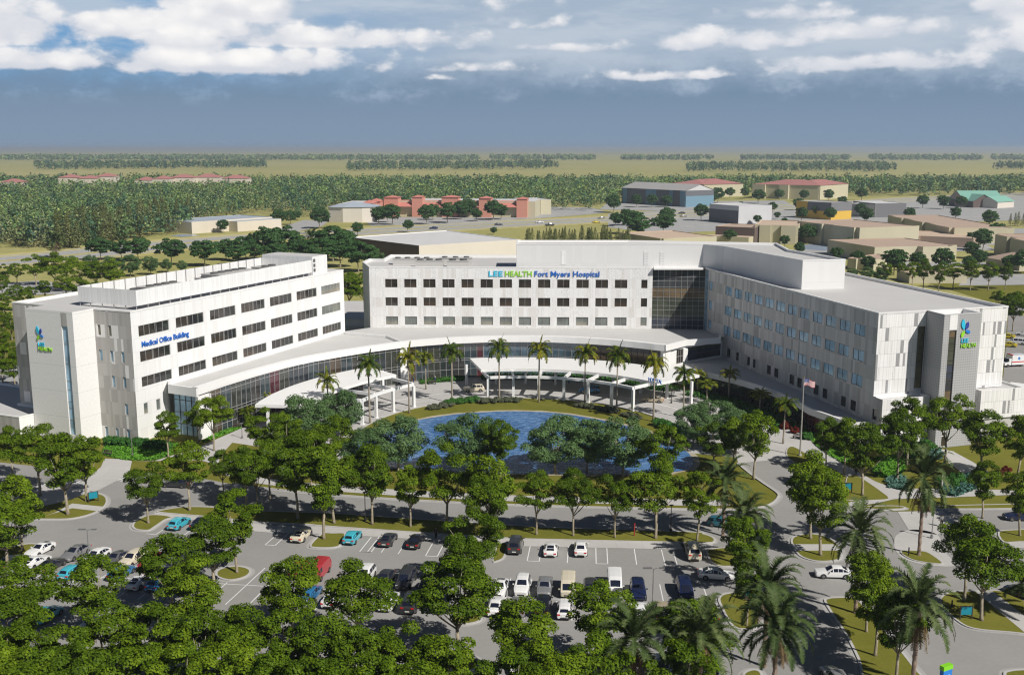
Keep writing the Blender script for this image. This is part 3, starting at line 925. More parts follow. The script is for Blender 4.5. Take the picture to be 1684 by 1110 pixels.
# low projecting base of the wing end, both sides of the tower
sx = lambda s, t: (EW[0] + de[0] * s + dl[0] * t, EW[1] + de[1] * s + dl[1] * t)
bl = [sx(0, 2.9), sx(10.1, 2.9), sx(10.1, .02), sx(0, .02)]
br = [sx(21.2, 3.2), sx(31.0, 3.2), sx(31.0, -8), sx(21.2, -8)]
for q, z0, z in ((bl, 0, 9.3), (br, 4.1, 9.6)):
    mb = MB()
    for i in ((0, 1) if q is bl else (0, 1, 3)):
        p_0, p_1 = q[i], q[(i + 1) % 4]; L_ = math.hypot(p_1[0] - p_0[0], p_1[1] - p_0[1])
        wall(mb, p_0, ((p_1[0] - p_0[0]) / L_, (p_1[1] - p_0[1]) / L_), 0, L_, z0, z)
    bb = part('base_wall', mb, M['end_panel'], hosp)
    mb = MB(); mb.poly([(*p, z - .4) for p in q]); part('roof', mb, M['roof'], bb)
    mb = MB(); i2 = inset(q, .3)
    for i in range(3 if q is bl else 4):
        j = (i + 1) % 4
        mb.quad((*q[i], z), (*q[j], z), (*i2[j], z), (*i2[i], z)); mb.quad((*i2[i], z), (*i2[j], z), (*i2[j], z - .5), (*i2[i], z - .5))
    part('parapet', mb, M['trim'], bb)
b2 = inset(br, .35)
mb = MB(); wall(mb, b2[0], de, 0, 9.1, 0, 4.1); wall(mb, b2[1], -dl, 0, 10.5, 0, 4.1); part('plinth', mb, M['equip'], bb)
# grey perforated stair tower
tq = [(75.95, 186.9), (77.1, 181.9), (84.9, 184.45), (83.6, 189.3)]
td = [Vector((tq[(i + 1) % 4][0] - tq[i][0], tq[(i + 1) % 4][1] - tq[i][1])) for i in range(4)]
tl = [v.length for v in td]; td = [v / v.length for v in td]
mb = MB()
tops = (1.3, 2.9, 3.3, 21.75)
wall(mb, tq[1], td[1], 0, tl[1], 0, HB + .1, [tops, (1.35, 2.6, 0.1, 2.9)], .3)
wall(mb, tq[0], td[0], 0, tl[0], 0, HB + .1); wall(mb, tq[2], td[2], 0, tl[2], 0, HB + .1); wall(mb, tq[3], td[3], 0, tl[3], 24.1, HB + .1)
tow = part('stair_tower', mb, M['tower_grey'], hosp)
window(tow, tq[1], td[1], tops, 'brown_glass', 'frame_dark', (), (.03, .12, .22, .30, .40, .50, .58, .66, .70, .80, .87, .93), .12, .3)
dw = window(tow, tq[1], td[1], (1.35, 2.6, .1, 2.9), 'dark_glass', 'trim', (), (.75,), .14, .3); dw.name = 'door'
mb = MB(); wall(mb, loc2(tq[1], td[1], 0, (td[1][1], -td[1][0]), .025), td[1], 1.25, 2.95, 21.9, 24.6); part('spandrel_panel', mb, M['white_panel'], tow)
mb = MB(); ti = inset(tq, .35)
for i in range(4):
    j = (i + 1) % 4
    mb.quad((*tq[i], HB + .1), (*tq[j], HB + .1), (*ti[j], HB + .1), (*ti[i], HB + .1)); mb.quad((*ti[i], HB + .1), (*ti[j], HB + .1), (*ti[j], 23.6), (*ti[i], 23.6))
part('parapet', mb, M['trim'], tow)
mb = MB(); mb.poly([(*p, 23.6) for p in ti]); part('roof', mb, M['roof'], tow)
emblem(hosp, tq[1], td[1], 4.0, 20.3, .74)
text_part('sign_lettering', 'LEE', hosp, tq[1], td[1], 4.0, 19.45, .72, 'cyan', 1.6)
text_part('sign_lettering', 'HEALTH', hosp, tq[1], td[1], 4.0, 18.5, .72, 'green', 3.3)
text_part('sign_lettering', 'LEE', hosp, A0, dc, 30.0, 22.4, 1.35, 'cyan', 3.5)
text_part('sign_lettering', 'HEALTH', hosp, A0, dc, 34.1, 22.4, 1.35, 'green', 6.7)
text_part('sign_lettering', 'Fort Myers Hospital', hosp, A0, dc, 41.4, 22.4, 1.35, 'blue', 16.2)

def ccw2(p):
    return p if sum(p[i - 1][0] * p[i][1] - p[i][0] * p[i - 1][1] for i in range(len(p))) > 0 else p[::-1]
# ---- curved lobby --------------------------------------------------------------
ZL = 10.0
right_arc = [pol(52.6, a) for a in range(120, 51, -3)]
if True:
    right_arc.append(pol(52.9, 51.6))
left_arc = [(-58.6, 187.5), (-55.2, 196.0), (-51.5, 204.0), (-47.2, 212.0), (-43.1, 217.9), (-37.8, 223.4), (-33.0, 228.0), (-28.9, 231.2), pol(52.6, 120)]
lob = []
# a: right-hand lobby roof (from the junction to the wing)
roofR = list(reversed(right_arc))            # runs right -> left; reversed for ccw
jn = (-30.1, 244.0); jn2 = (-40.7, 248.6)
wj = (GW[0] + dl[0] * wl(62), GW[1] + dl[1] * wl(62))
mb = MB()
ringL = [pol(52.6, 120), (-30.3, 243.0), (-40.9, 247.7)]
polyR = right_arc + [(40.5, 236.6), (wj[0], wj[1]), (GW[0], GW[1]), (46.75, 255.2), (35.0, 256), (-35.7, 257.8), (-42.0, 252), (-40.7, 248.6), (-30.1, 244.0)]
mb.poly([(*p, 9.25) for p in polyR])
polyL = left_arc + [(-30.1, 243.8), (-40.7, 248.4), T(71.3, .02), T(8.6, .02), (-65.1, 190.7)]
mb.poly([(*p, 9.15) for p in polyL])
lr = part('lobby_roof', mb, M['roof'], hosp)
def fascia(parent, pts, z0, z1, th, m_, name='fascia'):
    f = MB(); ins = []
    n = len(pts); acc = 0
    for i in range(n):
        a = Vector(pts[max(0, i - 1)]); b = Vector(pts[min(n - 1, i + 1)])
        t = (b - a).normalized(); ins.append((pts[i][0] - t[1] * -1 * -th, pts[i][1] + t[0] * th))
    ins = []
    for i in range(n):
        a = Vector(pts[max(0, i - 1)]); b = Vector(pts[min(n - 1, i + 1)])
        t = (b - a).normalized(); ins.append((pts[i][0] - t[1] * th, pts[i][1] + t[0] * th))
    for i in range(n - 1):
        p, q, r, s = pts[i], pts[i + 1], ins[i + 1], ins[i]
        L_ = math.hypot(q[0] - p[0], q[1] - p[1])
        f.quad((*p, z0), (*q, z0), (*q, z1), (*p, z1), [(acc, z0), (acc + L_, z0), (acc + L_, z1), (acc, z1)])
        f.quad((*p, z1), (*q, z1), (*r, z1), (*s, z1))
        f.quad((*s, z1), (*r, z1), (*r, z0), (*s, z0))
        f.quad((*s, z0), (*r, z0), (*q, z0), (*p, z0))
        acc += L_
    for e in (0, n - 1):
        p, s = pts[e], ins[e]
        quad = ((*p, z0), (*p, z1), (*s, z1), (*s, z0))
        f.quad(*(quad if e == 0 else quad[::-1]))
    return part(name, f, M[m_], parent)
fascia(hosp, right_arc, 8.55, ZL, 1.3, 'trim')
fascia(hosp, left_arc, 8.6, ZL, 1.3, 'trim')
fascia(hosp, [pol(52.95, 51.0), (40.6, 236.5), (49.2, 239.4), (wj[0] - .6, wj[1] + .1)], 8.6, ZL, .5, 'trim')
fascia(hosp, [T(8.5, -.03), (-65.1, 190.7), (-58.75, 187.4)], 8.3, ZL, .5, 'trim')
fascia(hosp, [(-40.7, 248.5), (-30.1, 243.9), pol(52.7, 120.2)], 9.15, 9.75, .3, 'trim', 'kerb_wall')
# glass
gl = [(p[0] + (K[0] - p[0]) * -.018, p[1] + (K[1] - p[1]) * -.018) for p in right_arc]
na_ = 8
curtain(hosp, 'lobby_glazing', gl[:na_], 0, 8.6, 'lobby_glass', 'frame_white', [.15, 2.2, 4.3, 4.8, 7.9], 1.5, .08)
curtain(hosp, 'lobby_glazing', gl[na_ - 1:17], 0, 8.6, 'lobby_blue', 'frame_white', [.15, 2.2, 4.3, 5.0, 7.9], 1.5, .08)
curtain(hosp, 'lobby_glazing', gl[16:], 0, 8.6, 'brown_glass', 'frame_dark', [.15, 2.2, 4.8, 7.6], 1.5, .08)
gL = [(-57.2, 190.3), (-54.0, 197.2), (-50.6, 204.9), (-46.6, 212.6), (-42.6, 218.9), (-37.2, 224.6), (-32.4, 229.2), (-28.4, 232.3), (-25.4, 234.6)]
curtain(hosp, 'lobby_glazing', gL, 0, 8.65, 'lobby_glass', 'frame_white', [.15, 1.7, 3.6, 4.2, 8.0], 1.5, .08)
for q_, z_ in (([pol(52.7, 121.3), pol(55.2, 121.2), pol(55.2, 119.6), pol(52.7, 119.4)], 8.58), ([(-58.55, 187.6), (-57.0, 190.7), (-57.7, 191.1), (-59.2, 188.0)], 8.28), ([(34.4, 230.6), (36.4, 232.7), (36.1, 233.4), (33.9, 231.4)], 8.5)):
    mb = MB(); mb.prism(ccw2(q_), 0, z_); part('pier', mb, M['trim'], hosp)
bx = Vector((-58.9 + 65.0, 187.9 - 190.9)); bxl = bx.length; bx /= bxl
curtain(hosp, 'lobby_glazing', [(-64.6, 192.2), (-59.4, 189.7)], 0, 8.28, 'blue_glass', 'frame_dark', [2.2, 4.4, 6.8], 1.45, .1)
mb = MB(); wall(mb, T(8.7, 0), Vector((-65.0 - T(8.7, 0)[0], 190.9 - T(8.7, 0)[1])).normalized(), 0, 1.2, 0, 8.3); part('wall', mb, M['white_panel'], hosp)
# return wall to the wing with its glass band
rw0, rw1 = (36.2, 233.0), (40.7, 237.2)
mb = MB(); wall(mb, rw0, Vector((rw1[0] - rw0[0], rw1[1] - rw0[1])).normalized(), 0, math.hypot(rw1[0] - rw0[0], rw1[1] - rw0[1]), 0, 8.6, [(2.6, 5.2, 4.6, 8.0)])
wd = Vector((wj[0] - 40.7, wj[1] + .6 - 237.2)); wdl = wd.length; wd /= wdl
wall(mb, (40.7, 237.2), wd, 0, wdl, 0, 8.6, [(.6, wdl - .6, 4.8, 8.0)])
part('wall', mb, M['white_panel'], hosp)
window(hosp, (40.7, 237.2), wd, (.6, wdl - .6, 4.8, 8.0), 'brown_glass', 'frame_dark', (.16, .3, .42, .58, .72, .86), (.45,), .08)
window(hosp, rw0, Vector((rw1[0] - rw0[0], rw1[1] - rw0[1])).normalized(), (2.6, 5.2, 4.6, 8.0), 'dark_glass', 'frame_white', (.33, .66), (.5,), .08)
# podium along the wing
pod = [pol(55.7, a) for a in (50, 44, 38, 32, 25, 18, 11, 4)] + [(59.2, 188.4), (61.4, 182.6)]
wq = lambda u: (GW[0] + dl[0] * wl(u) + nd[0] * .05, GW[1] + dl[1] * wl(u) + nd[1] * .05)
mb = MB(); mb.poly([(*p, 4.35) for p in [(40.6, 236.9)] + pod + [wq(-.6), wq(62)]])
part('podium_roof', mb, M['roof'], hosp)
fascia(hosp, [(p[0], p[1]) for p in pod], 3.5, 4.75, .5, 'trim')
pg_ = [(p[0] + (K[0] - p[0]) * -.02, p[1] + (K[1] - p[1]) * -.02) for p in pod]
curtain(hosp, 'podium_glazing', pg_, 0, 3.5, 'podium_glass', 'frame_dark', [.15, 1.1, 2.8], 1.5, .08)
mb = MB(); wall(mb, pod[-1], Vector((wq(-.6)[0] - pod[-1][0], wq(-.6)[1] - pod[-1][1])).normalized(), 0, math.hypot(wq(-.6)[0] - pod[-1][0], wq(-.6)[1] - pod[-1][1]), 0, 4.75)
part('wall', mb, M['white_panel'], hosp)

# ---- entrance canopies ----------------------------------------------------------
def arc_slab(mb, r0, r1, a0, a1, z0, z1, n=16):
    A = [a0 + (a1 - a0) * i / n for i in range(n + 1)]
    for p, q in zip(A, A[1:]):
        hi, lo = (p, q) if p > q else (q, p)
        i0, i1, o0, o1 = pol(r0, hi), pol(r0, lo), pol(r1, hi), pol(r1, lo)
        mb.quad((*i0, z1), (*i1, z1), (*o1, z1), (*o0, z1))
        mb.quad((*o0, z0), (*o1, z0), (*i1, z0), (*i0, z0))
        mb.quad((*i0, z0), (*i1, z0), (*i1, z1), (*i0, z1))
        mb.quad((*o1, z0), (*o0, z0), (*o0, z1), (*o1, z1))
    hi, lo = max(a0, a1), min(a0, a1)
    mb.quad((*pol(r1, hi), z0), (*pol(r0, hi), z0), (*pol(r0, hi), z1), (*pol(r1, hi), z1))
    mb.quad((*pol(r0, lo), z0), (*pol(r1, lo), z0), (*pol(r1, lo), z1), (*pol(r0, lo), z1))
def canopy(cols, rc, rb, slab, label):
    c = pol(rc + 6, sum(cols) / len(cols))
    t = empty('entrance_canopy', (c[0], c[1], 0), 0, label, 'canopy')
    m_ = MB(); arc_slab(m_, slab[0], slab[1], slab[2], slab[3], 5.0, 5.6); part('canopy_roof', m_, M['trim'], t)
    m_ = MB(); arc_slab(m_, rc - .28, rc + .28, cols[0], cols[-1], 4.55, 5.1, 18); part('ring_beam', m_, M['white_metal'], t)
    for i, a in enumerate(cols):
        x, y = pol(rc, a); ca = R(a)
        Mx = Matrix.Translation((x, y, 0)) @ Matrix.Rotation(ca, 4, 'Z')
        m_ = MB(); m_.box(-.27, -.27, 0, .27, .27, 4.55, Mx); m_.box(-.4, -.4, 0, .4, .4, .12, Mx); part('column', m_, M['white_metal'], t)
        m_ = MB(); m_.box(.29, -.22, 4.57, rb - rc, .22, 5.2, Mx); part('beam', m_, M['white_metal'], t)
    for a in np.linspace(slab[2] + 2, slab[3] - 2, 9 if len(cols) > 4 else 5):
        m_ = MB(); x, y = pol((slab[0] + slab[1]) / 2 + 2.4, a); Mx = Matrix.Translation((x, y, 0)) @ Matrix.Rotation(R(a), 4, 'Z')
        m_.box(-.25, -.25, 0, .25, .25, 5.0, Mx)
        part('support', m_, M['white_metal'], t)
    return t
can1 = canopy([102.6, 92.4, 82.2, 72, 61.8, 51.4, 41.0], 31.3, 39.2, (36.3, 49.2, 103.5, 37.5), 'long curved white canopy on seven columns over the main entrance')
can2 = canopy([163, 153.2, 143.4, 133.2], 32.7, 40.2, (40.3, 51.0, 176, 131.5), 'shorter curved white canopy on columns over the left drop-off')
text_part('sign_lettering', 'HOSPITAL', can1, pol(36.2, 41.5), Vector((math.sin(R(40)), -math.cos(R(40)))), 0.2, 5.62, .85, 'blue2', 3.8)
# ------------------------------------------------------------------ ground, roads, islands
def C4(pts): return [(p[0] / 2.775, 710 + p[1] / 2.775) for p in pts]
def C5(pts): return [(540 + p[0] / 2.775, 710 + p[1] / 2.775) for p in pts]
def C6(pts): return [(1084 + p[0] / 2.775, 710 + p[1] / 2.775) for p in pts]
def W2(pts): return [tuple(G(*p)[:2]) for p in pts]
def smooth(pts, n=5, closed=True):
    out = []
    N_ = len(pts)
    rng = range(N_) if closed else range(N_ - 1)
    for i in rng:
        if closed:
            p0, p1, p2, p3 = [Vector(pts[(i + k) % N_]) for k in (-1, 0, 1, 2)]
        else:
            p0, p1, p2, p3 = [Vector(pts[min(max(i + k, 0), N_ - 1)]) for k in (-1, 0, 1, 2)]
        for j in range(n):
            t = j / n
            q = .5 * ((2 * p1) + (p2 - p0) * t + (2 * p0 - 5 * p1 + 4 * p2 - p3) * t * t + (3 * p1 - p0 - 3 * p2 + p3) * t ** 3)
            out.append((q.x, q.y))
    if not closed:
        out.append(tuple(pts[-1]))
    return out
def area(p):
    return sum(p[i - 1][0] * p[i][1] - p[i][0] * p[i - 1][1] for i in range(len(p))) / 2
def ccw(p):
    return p if area(p) > 0 else p[::-1]
def sheet(name, polys, z, m):
    mb = MB()
    for i, p in enumerate(polys):
        mb.poly([(q[0], q[1], z + .004 * i) for q in ccw(p)])
    return struct(name, mb, M[m])
def strip(mb, pts, w0, w1, z, mi=0):
    "ribbon along an open line, from w0 to w1 to the left of it"
    n = len(pts); A = []; B = []
    for i in range(n):
        a = Vector(pts[max(0, i - 1)]); b = Vector(pts[min(n - 1, i + 1)])
        t = (b - a).normalized()
        A.append((pts[i][0] - t[1] * w0, pts[i][1] + t[0] * w0)); B.append((pts[i][0] - t[1] * w1, pts[i][1] + t[0] * w1))
    for i in range(n - 1):
        mb.quad((*A[i], z), (*A[i + 1], z), (*B[i + 1], z), (*B[i], z), mi=mi)
    return A, B
def vstrip(mb, A, za, zb, mi=0):
    for p, q in zip(A, A[1:]):
        mb.quad((*p, za), (*q, za), (*q, zb), (*p, zb), mi=mi)

mb = MB()
# one sheet out to the horizon, finer near the site
S_ = 26000
mb.poly([(-S_, -400, -.05), (S_, -400, -.05), (S_, 40000, -.05), (-S_, 40000, -.05)])
struct('ground', mb, M['ground'])
# near lawns
sheet('lawn', [[(-260, 40), (260, 40), (260, 205), (190, 330), (-40, 330), (-260, 330)]], -.02, 'grass')

# parking lot and ring road asphalt
farkerb = W2([(0, 760), (55, 766), (120, 775), (215, 776), (300, 780), (382, 796)] + C4([(1120, 238), (1300, 270), (1665, 300)]) + C5([(90, 290), (600, 325), (1000, 340), (1640, 355)]) + C6([(400, 352), (490, 335), (545, 310), (548, 290), (480, 240), (420, 190), (360, 140)]))
asph = [(-160, 60)] + [(-150, 172)] + farkerb + W2([(1262, 757), (1291, 754), (1313, 768), (1345, 794), (1390, 831), (1413, 836), (1470, 841), (1550, 839), (1684, 836)]) + [(150, 150), (170, 60)]
sheet('parking_lot', [asph], .0, 'asphalt')
sheet('service_yard', [W2([(1612, 640), (1690, 690), (1900, 690), (1900, 560), (1684, 520), (1660, 500), (1650, 620)])], .0, 'asphalt')

# drop-off ring
mb = MB()
for i in range(72):
    a, b = -18 + i * 3.1, -18 + (i + 1) * 3.1
    mb.quad((*pol(31.7, a), .02), (*pol(54.5, a), .02), (*pol(54.5, b), .02), (*pol(31.7, b), .02))
struct('drop_off_drive', mb, M['drive'])
mb = MB()
for i in range(60):
    a, b = 0 + i * 3, 3 + i * 3
    mb.quad((*pol(39.5, a), .027), (*pol(39.75, a), .027), (*pol(39.75, b), .027), (*pol(39.5, b), .027))
    mb.quad((*pol(35.4, a), .027), (*pol(35.55, a), .027), (*pol(35.55, b), .027), (*pol(35.4, b), .027))
struct('drive_marking', mb, M['paint'])
# paved plazas and walks (concrete), north of the ring road
walks = []
walks.append(W2([(172, 754), (200, 755), (217, 758), (213, 776), (195, 789), (156, 809), (126, 799), (150, 781), (166, 768)]))
walks.append(W2([(217, 758), (262, 758), (330, 757), (356, 764), (400, 752), (440, 735), (470, 700), (440, 672), (400, 703), (352, 724), (322, 738), (300, 744), (255, 757.5)]))
walks.append(W2([(60, 790), (90, 800), (150, 806), (128, 828), (100, 840), (72, 850), (60, 820)]))
walks.append(W2([(1214, 762), (1262, 757.5), (1291, 754.5), (1300, 730), (1320, 715), (1262, 705), (1230, 690), (1195, 700)]))
walks.append(W2([(1265, 712), (1310, 715), (1360, 742), (1400, 770), (1440, 792), (1470, 803), (1684, 806), (1684, 813), (1560, 818), (1470, 821), (1440, 828), (1396, 833), (1386, 826), (1450, 822), (1458, 816), (1420, 800), (1385, 780), (1345, 757), (1305, 735), (1293, 737), (1291, 753), (1270, 745)]))
walks.append(W2([(1545, 738), (1567, 742), (1600, 760), (1640, 785), (1600, 790), (1560, 762)]))
sheet('walk', walks, .028, 'concrete')
mb = MB()
far2 = smooth(W2([(382, 796), (468, 807), (600, 818), (756, 827), (900, 832.5), (1131, 838), (1205, 838)]), 4, False)
strip(mb, far2, 1.8, 4.6, .03)
near2 = smooth(W2(C4([(700, 378), (950, 392), (1190, 440)]) + C5([(0, 450), (510, 480), (820, 503), (1000, 507), (1640, 520)]) + C6([(100, 514), (245, 518)])), 4, False)
strip(mb, near2, -1.35, 1.35, .03)
struct('sidewalk', mb, M['concrete'])
mb = MB()
strip(mb, far2, .05, .32, .13); 
A, B = strip(mb, far2, -.5, .05, .012, 1)
vstrip(mb, B, 0, .13)
struct('kerb', mb, [M['kerb'], M['gutter']])
# grass verge north of the ring road sits on the lawn; shallow mound of lawn inside the ring is the lawn sheet

def island(px, name='planting_island', sm=5, kerb=.30, gut=.45, world=None, walk=None, h=.13):
    pts = ccw(smooth(world or W2(px), sm))
    i1 = inset(pts, kerb)
    o1 = inset(pts, -gut)
    mb = MB(); n = len(pts)
    for i in range(n):
        j = (i + 1) % n
        mb.quad((*o1[i], .012), (*o1[j], .012), (*pts[j], .014), (*pts[i], .014), mi=1)
        mb.quad((*pts[i], .0), (*pts[j], .0), (*pts[j], h), (*pts[i], h), mi=0)
        mb.quad((*pts[i], h), (*pts[j], h), (*i1[j], h), (*i1[i], h), mi=0)
    mb.poly([(*p, h - .012) for p in i1], 2)
    for wk in (walk or []):
        mb.poly([(*p, h + .006) for p in ccw(W2(wk))], 3)
    struct(name, mb, [M['kerb'], M['gutter'], M['grass'], M['concrete']])

# long strip between ring road and parking
st = C4([(725, 362), (840, 345), (960, 345), (1190, 362)]) + C5([(0, 372), (300, 392), (600, 412), (1000, 437), (1640, 457)]) + C6([(205, 468), (250, 485), (255, 503)]) + C6([(225, 509)]) + C5([(1640, 508), (1000, 494), (820, 488), (500, 468), (0, 434)]) + C4([(1400, 425), (1190, 415), (950, 390), (740, 372)])
island(st, sm=3, kerb=.25, gut=.4)
island(C4([(603, 437), (610, 415), (640, 396), (690, 380), (765, 384), (790, 396), (760, 402), (715, 432), (680, 452), (625, 450)]), walk=None)
island(C4([(1412, 522), (1436, 492), (1474, 464), (1520, 463), (1578, 466), (1566, 505), (1548, 525), (1500, 533), (1430, 531)]))
island(C5([(748, 592), (765, 530), (782, 511), (816, 513), (814, 545), (800, 578), (772, 592)]), kerb=.2, gut=.25)
island(C4([(245, 402), (345, 396), (432, 372), (482, 340), (492, 312), (478, 292), (440, 281), (400, 280), (330, 305), (240, 330), (150, 345), (60, 360), (60, 395)]), walk=[C4([(250, 372), (330, 330), (486, 346), (455, 366), (330, 352), (210, 385)])])
island(C4([(-20, 600), (-20, 545), (60, 525), (130, 512), (200, 516), (215, 526), (160, 548), (95, 570), (40, 590)]))
island(C4([(985, 640), (1020, 622), (1080, 614), (1130, 622), (1148, 640), (1120, 665), (1050, 680), (990, 665)]))
island(C5([(560, 860), (570, 830), (620, 815), (680, 820), (705, 845), (690, 868), (640, 880), (590, 878)]))
island(C5([(540, 1040), (560, 1022), (610, 1015), (660, 1025), (690, 1048), (680, 1080), (620, 1100), (550, 1090)]))
island(C6([(600, 495), (625, 475), (690, 466), (765, 480), (812, 510), (836, 550), (832, 580), (795, 592), (740, 595), (690, 588), (640, 568), (612, 535)]), walk=[C6([(605, 516), (795, 516), (832, 545), (632, 546)])])
island(C6([(214, 545), (240, 535), (300, 530), (380, 540), (395, 580), (370, 612), (290, 618), (245, 604), (226, 585)]))
# right-hand crossing island: concrete with a grass bed
mb = MB()
ri = ccw(smooth(W2(C6([(1085, 470), (1072, 500), (1078, 540), (1110, 575), (1180, 600), (1260, 612), (1342, 612), (1335, 580), (1310, 555), (1290, 510), (1270, 470), (1210, 450), (1140, 448)])), 4))
mb.poly([(*p, .03) for p in ri])
mb.poly([(*p, .03) for p in ccw(W2(C6([(1088, 364), (1230, 364), (1285, 356), (1350, 404), (1270, 470), (1140, 450)])))])
struct('crossing_paving', mb, M['concrete'])
island(C6([(1100, 548), (1120, 544), (1190, 545), (1235, 556), (1296, 602), (1240, 602), (1160, 588), (1115, 566)]), kerb=.18, gut=.3, sm=4)
island(C6([(752, 775), (765, 762), (800, 757), (885, 757), (915, 772), (1000, 862), (1080, 965), (1160, 1065), (1230, 1180), (960, 1180), (905, 1040), (850, 930), (790, 840)]), sm=4, kerb=.3, gut=.55)
island(C6([(1278, 768), (1310, 738), (1370, 728), (1450, 727), (1530, 724), (1610, 738), (1665, 770), (1800, 860), (1860, 930), (1720, 930), (1600, 918), (1480, 908), (1400, 890), (1340, 850), (1300, 810)]), sm=4, walk=[C6([(1440, 731), (1522, 731), (1760, 912), (1665, 917)])], kerb=.25, gut=.35)
island(C6([(268, 768), (280, 748), (310, 738), (350, 736), (425, 745), (450, 770), (462, 830), (455, 890), (400, 905), (340, 895), (305, 850), (282, 805)]))
island(C6([(380, 1130), (385, 1100), (430, 1085), (470, 1100), (475, 1150), (430, 1170)]))
island(C6([(1570, 1110), (1590, 1092), (1660, 1085), (1760, 1090), (1760, 1180), (1600, 1180)]))
# beds north of the ring road on the right
island(C6([(840, 312), (842, 275), (850, 235), (860, 205), (900, 200), (960, 235), (1030, 285), (1046, 300), (1030, 311)]), sm=3, kerb=.12, gut=.05, h=.10)
island([(1294, 738), (1305, 735), (1322, 744), (1345, 760), (1368, 778), (1352, 790), (1330, 776), (1312, 765), (1294, 752)], sm=3, kerb=.2, gut=.3)
island(C6([(910, 345), (960, 341), (1090, 340), (1125, 352), (1040, 357), (950, 354)]), sm=3, kerb=.25, gut=.4)
island(C6([(1290, 340), (1665, 330), (1800, 326), (1800, 344), (1665, 352), (1290, 354)]), sm=3, kerb=.25, gut=.4)
island(C6([(1545, 460), (1600, 450), (1800, 446), (1800, 500), (1650, 505), (1570, 505)]), sm=3, kerb=.25, gut=.4)
sheet('sidewalk', [W2(C6([(1590, 508), (1690, 506), (1900, 505), (1900, 530), (1600, 530)]))], .03, 'concrete')
# left grass bed by the plaza, right lawns
sheet('planting_bed', [W2([(362, 750), (382, 728), (430, 735), (428, 755), (360, 760)]), W2([(170, 745), (175, 730), (230, 735), (290, 730), (310, 742), (250, 752), (205, 752)])], .035, 'grass')
# pond
pond = [(-12.7, 206.1), (-6, 208.3), (.8, 209.2), (9.8, 207.4), (19.4, 200.9), (27, 192), (31.5, 181), (31, 171), (25, 167.5), (14, 167), (3, 167.2), (-8, 168), (-20, 170.5), (-28.5, 174), (-31, 182), (-28, 191), (-21.5, 200)]
ps = ccw(smooth(pond, 5))
mb = MB(); n = len(ps); o1 = inset(ps, -1.0)
rr = random.Random(3)
o1 = [(p[0] + rr.uniform(-.35, .35), p[1] + rr.uniform(-.35, .35)) for p in o1]
for i in range(n):
    j = (i + 1) % n
    mb.quad((*o1[i], .02), (*o1[j], .02), (*ps[j], .0), (*ps[i], .0))
struct('shore', mb, M['sand'])
mb = MB(); mb.poly([(*p, .008) for p in ps]); struct('pond', mb, M['water'])
# drive inner kerb
mb = MB()
for i in range(70):
    a, b = -16 + i * 3, -13 + i * 3
    mb.quad((*pol(31.4, a), .13), (*pol(31.75, a), .13), (*pol(31.75, b), .13), (*pol(31.4, b), .13))
    mb.quad((*pol(31.75, a), .0), (*pol(31.75, b), .0), (*pol(31.75, b), .13), (*pol(31.75, a), .13))
    mb.quad((*pol(31.4, b), .0), (*pol(31.4, a), .0), (*pol(31.4, a), .13), (*pol(31.4, b), .13))
struct('kerb', mb, M['kerb'])
# right branch road kerbs
mb = MB()
rk = smooth(W2([(1205, 838.5), (1246, 836), (1270, 829), (1281, 819), (1280, 811), (1257, 795), (1236, 780), (1214, 762)]), 4, False)
A, B = strip(mb, rk, .05, .35, .13); vstrip(mb, A, 0, .13); strip(mb, rk, -.5, .05, .012, 1)
rk = smooth(W2([(1291, 754), (1313, 768), (1345, 794), (1390, 831), (1410, 836)]), 4, False)
A, B = strip(mb, rk, .05, .3, .13); vstrip(mb, A, 0, .13); strip(mb, rk, -.4, .05, .012, 1)
struct('kerb', mb, [M['kerb'], M['gutter']])
# painted bay lines: (centre pixel, length, which end has the short cross line)
def stall_angle(x):
    return R(86.5 + (x - 15) * .16)
mb = MB()
def bar(x, y, ang, L_, w=.13, z=.012):
    c, s = math.cos(ang), math.sin(ang)
    mb.quad((x - s * w / -2, y - c * w / 2, z), (x + c * L_ - s * w / -2, y + s * L_ - c * w / 2, z), (x + c * L_ + s * w / -2, y + s * L_ + c * w / 2, z), (x + s * w / -2, y + c * w / 2, z))
row1 = C4([(1210, 515), (1255, 518)]) + [(604.5, 907), (627, 908)] + C5([(142, 547), (195, 548), (318, 557), (443, 566), (497, 568), (907, 588), (962, 591), (1090, 597), (1222, 601), (1275, 602), (1407, 606), (1538, 610), (1593, 611)]) + C4([(710, 468)]) + C4([(825, 480)])
for p in row1:
    x, y, _ = G(*p); bar(x, y, stall_angle(x), 5.5)
for p, q in ((C4([(1210, 515)])[0], C4([(1255, 518)])[0]), ((591, 907), (610, 907.5)), (C5([(142, 547)])[0], C5([(195, 548)])[0]), (C5([(443, 566)])[0], C5([(497, 568)])[0]), (C5([(907, 588)])[0], C5([(962, 591)])[0]), (C5([(1222, 601)])[0], C5([(1275, 602)])[0]), (C5([(1538, 610)])[0], C5([(1593, 611)])[0]), (C4([(668, 464)])[0], C4([(710, 468)])[0])):
    a, b = G(*p), G(*q); dd = b - a; bar(a.x, a.y, math.atan2(dd.y, dd.x), dd.length)
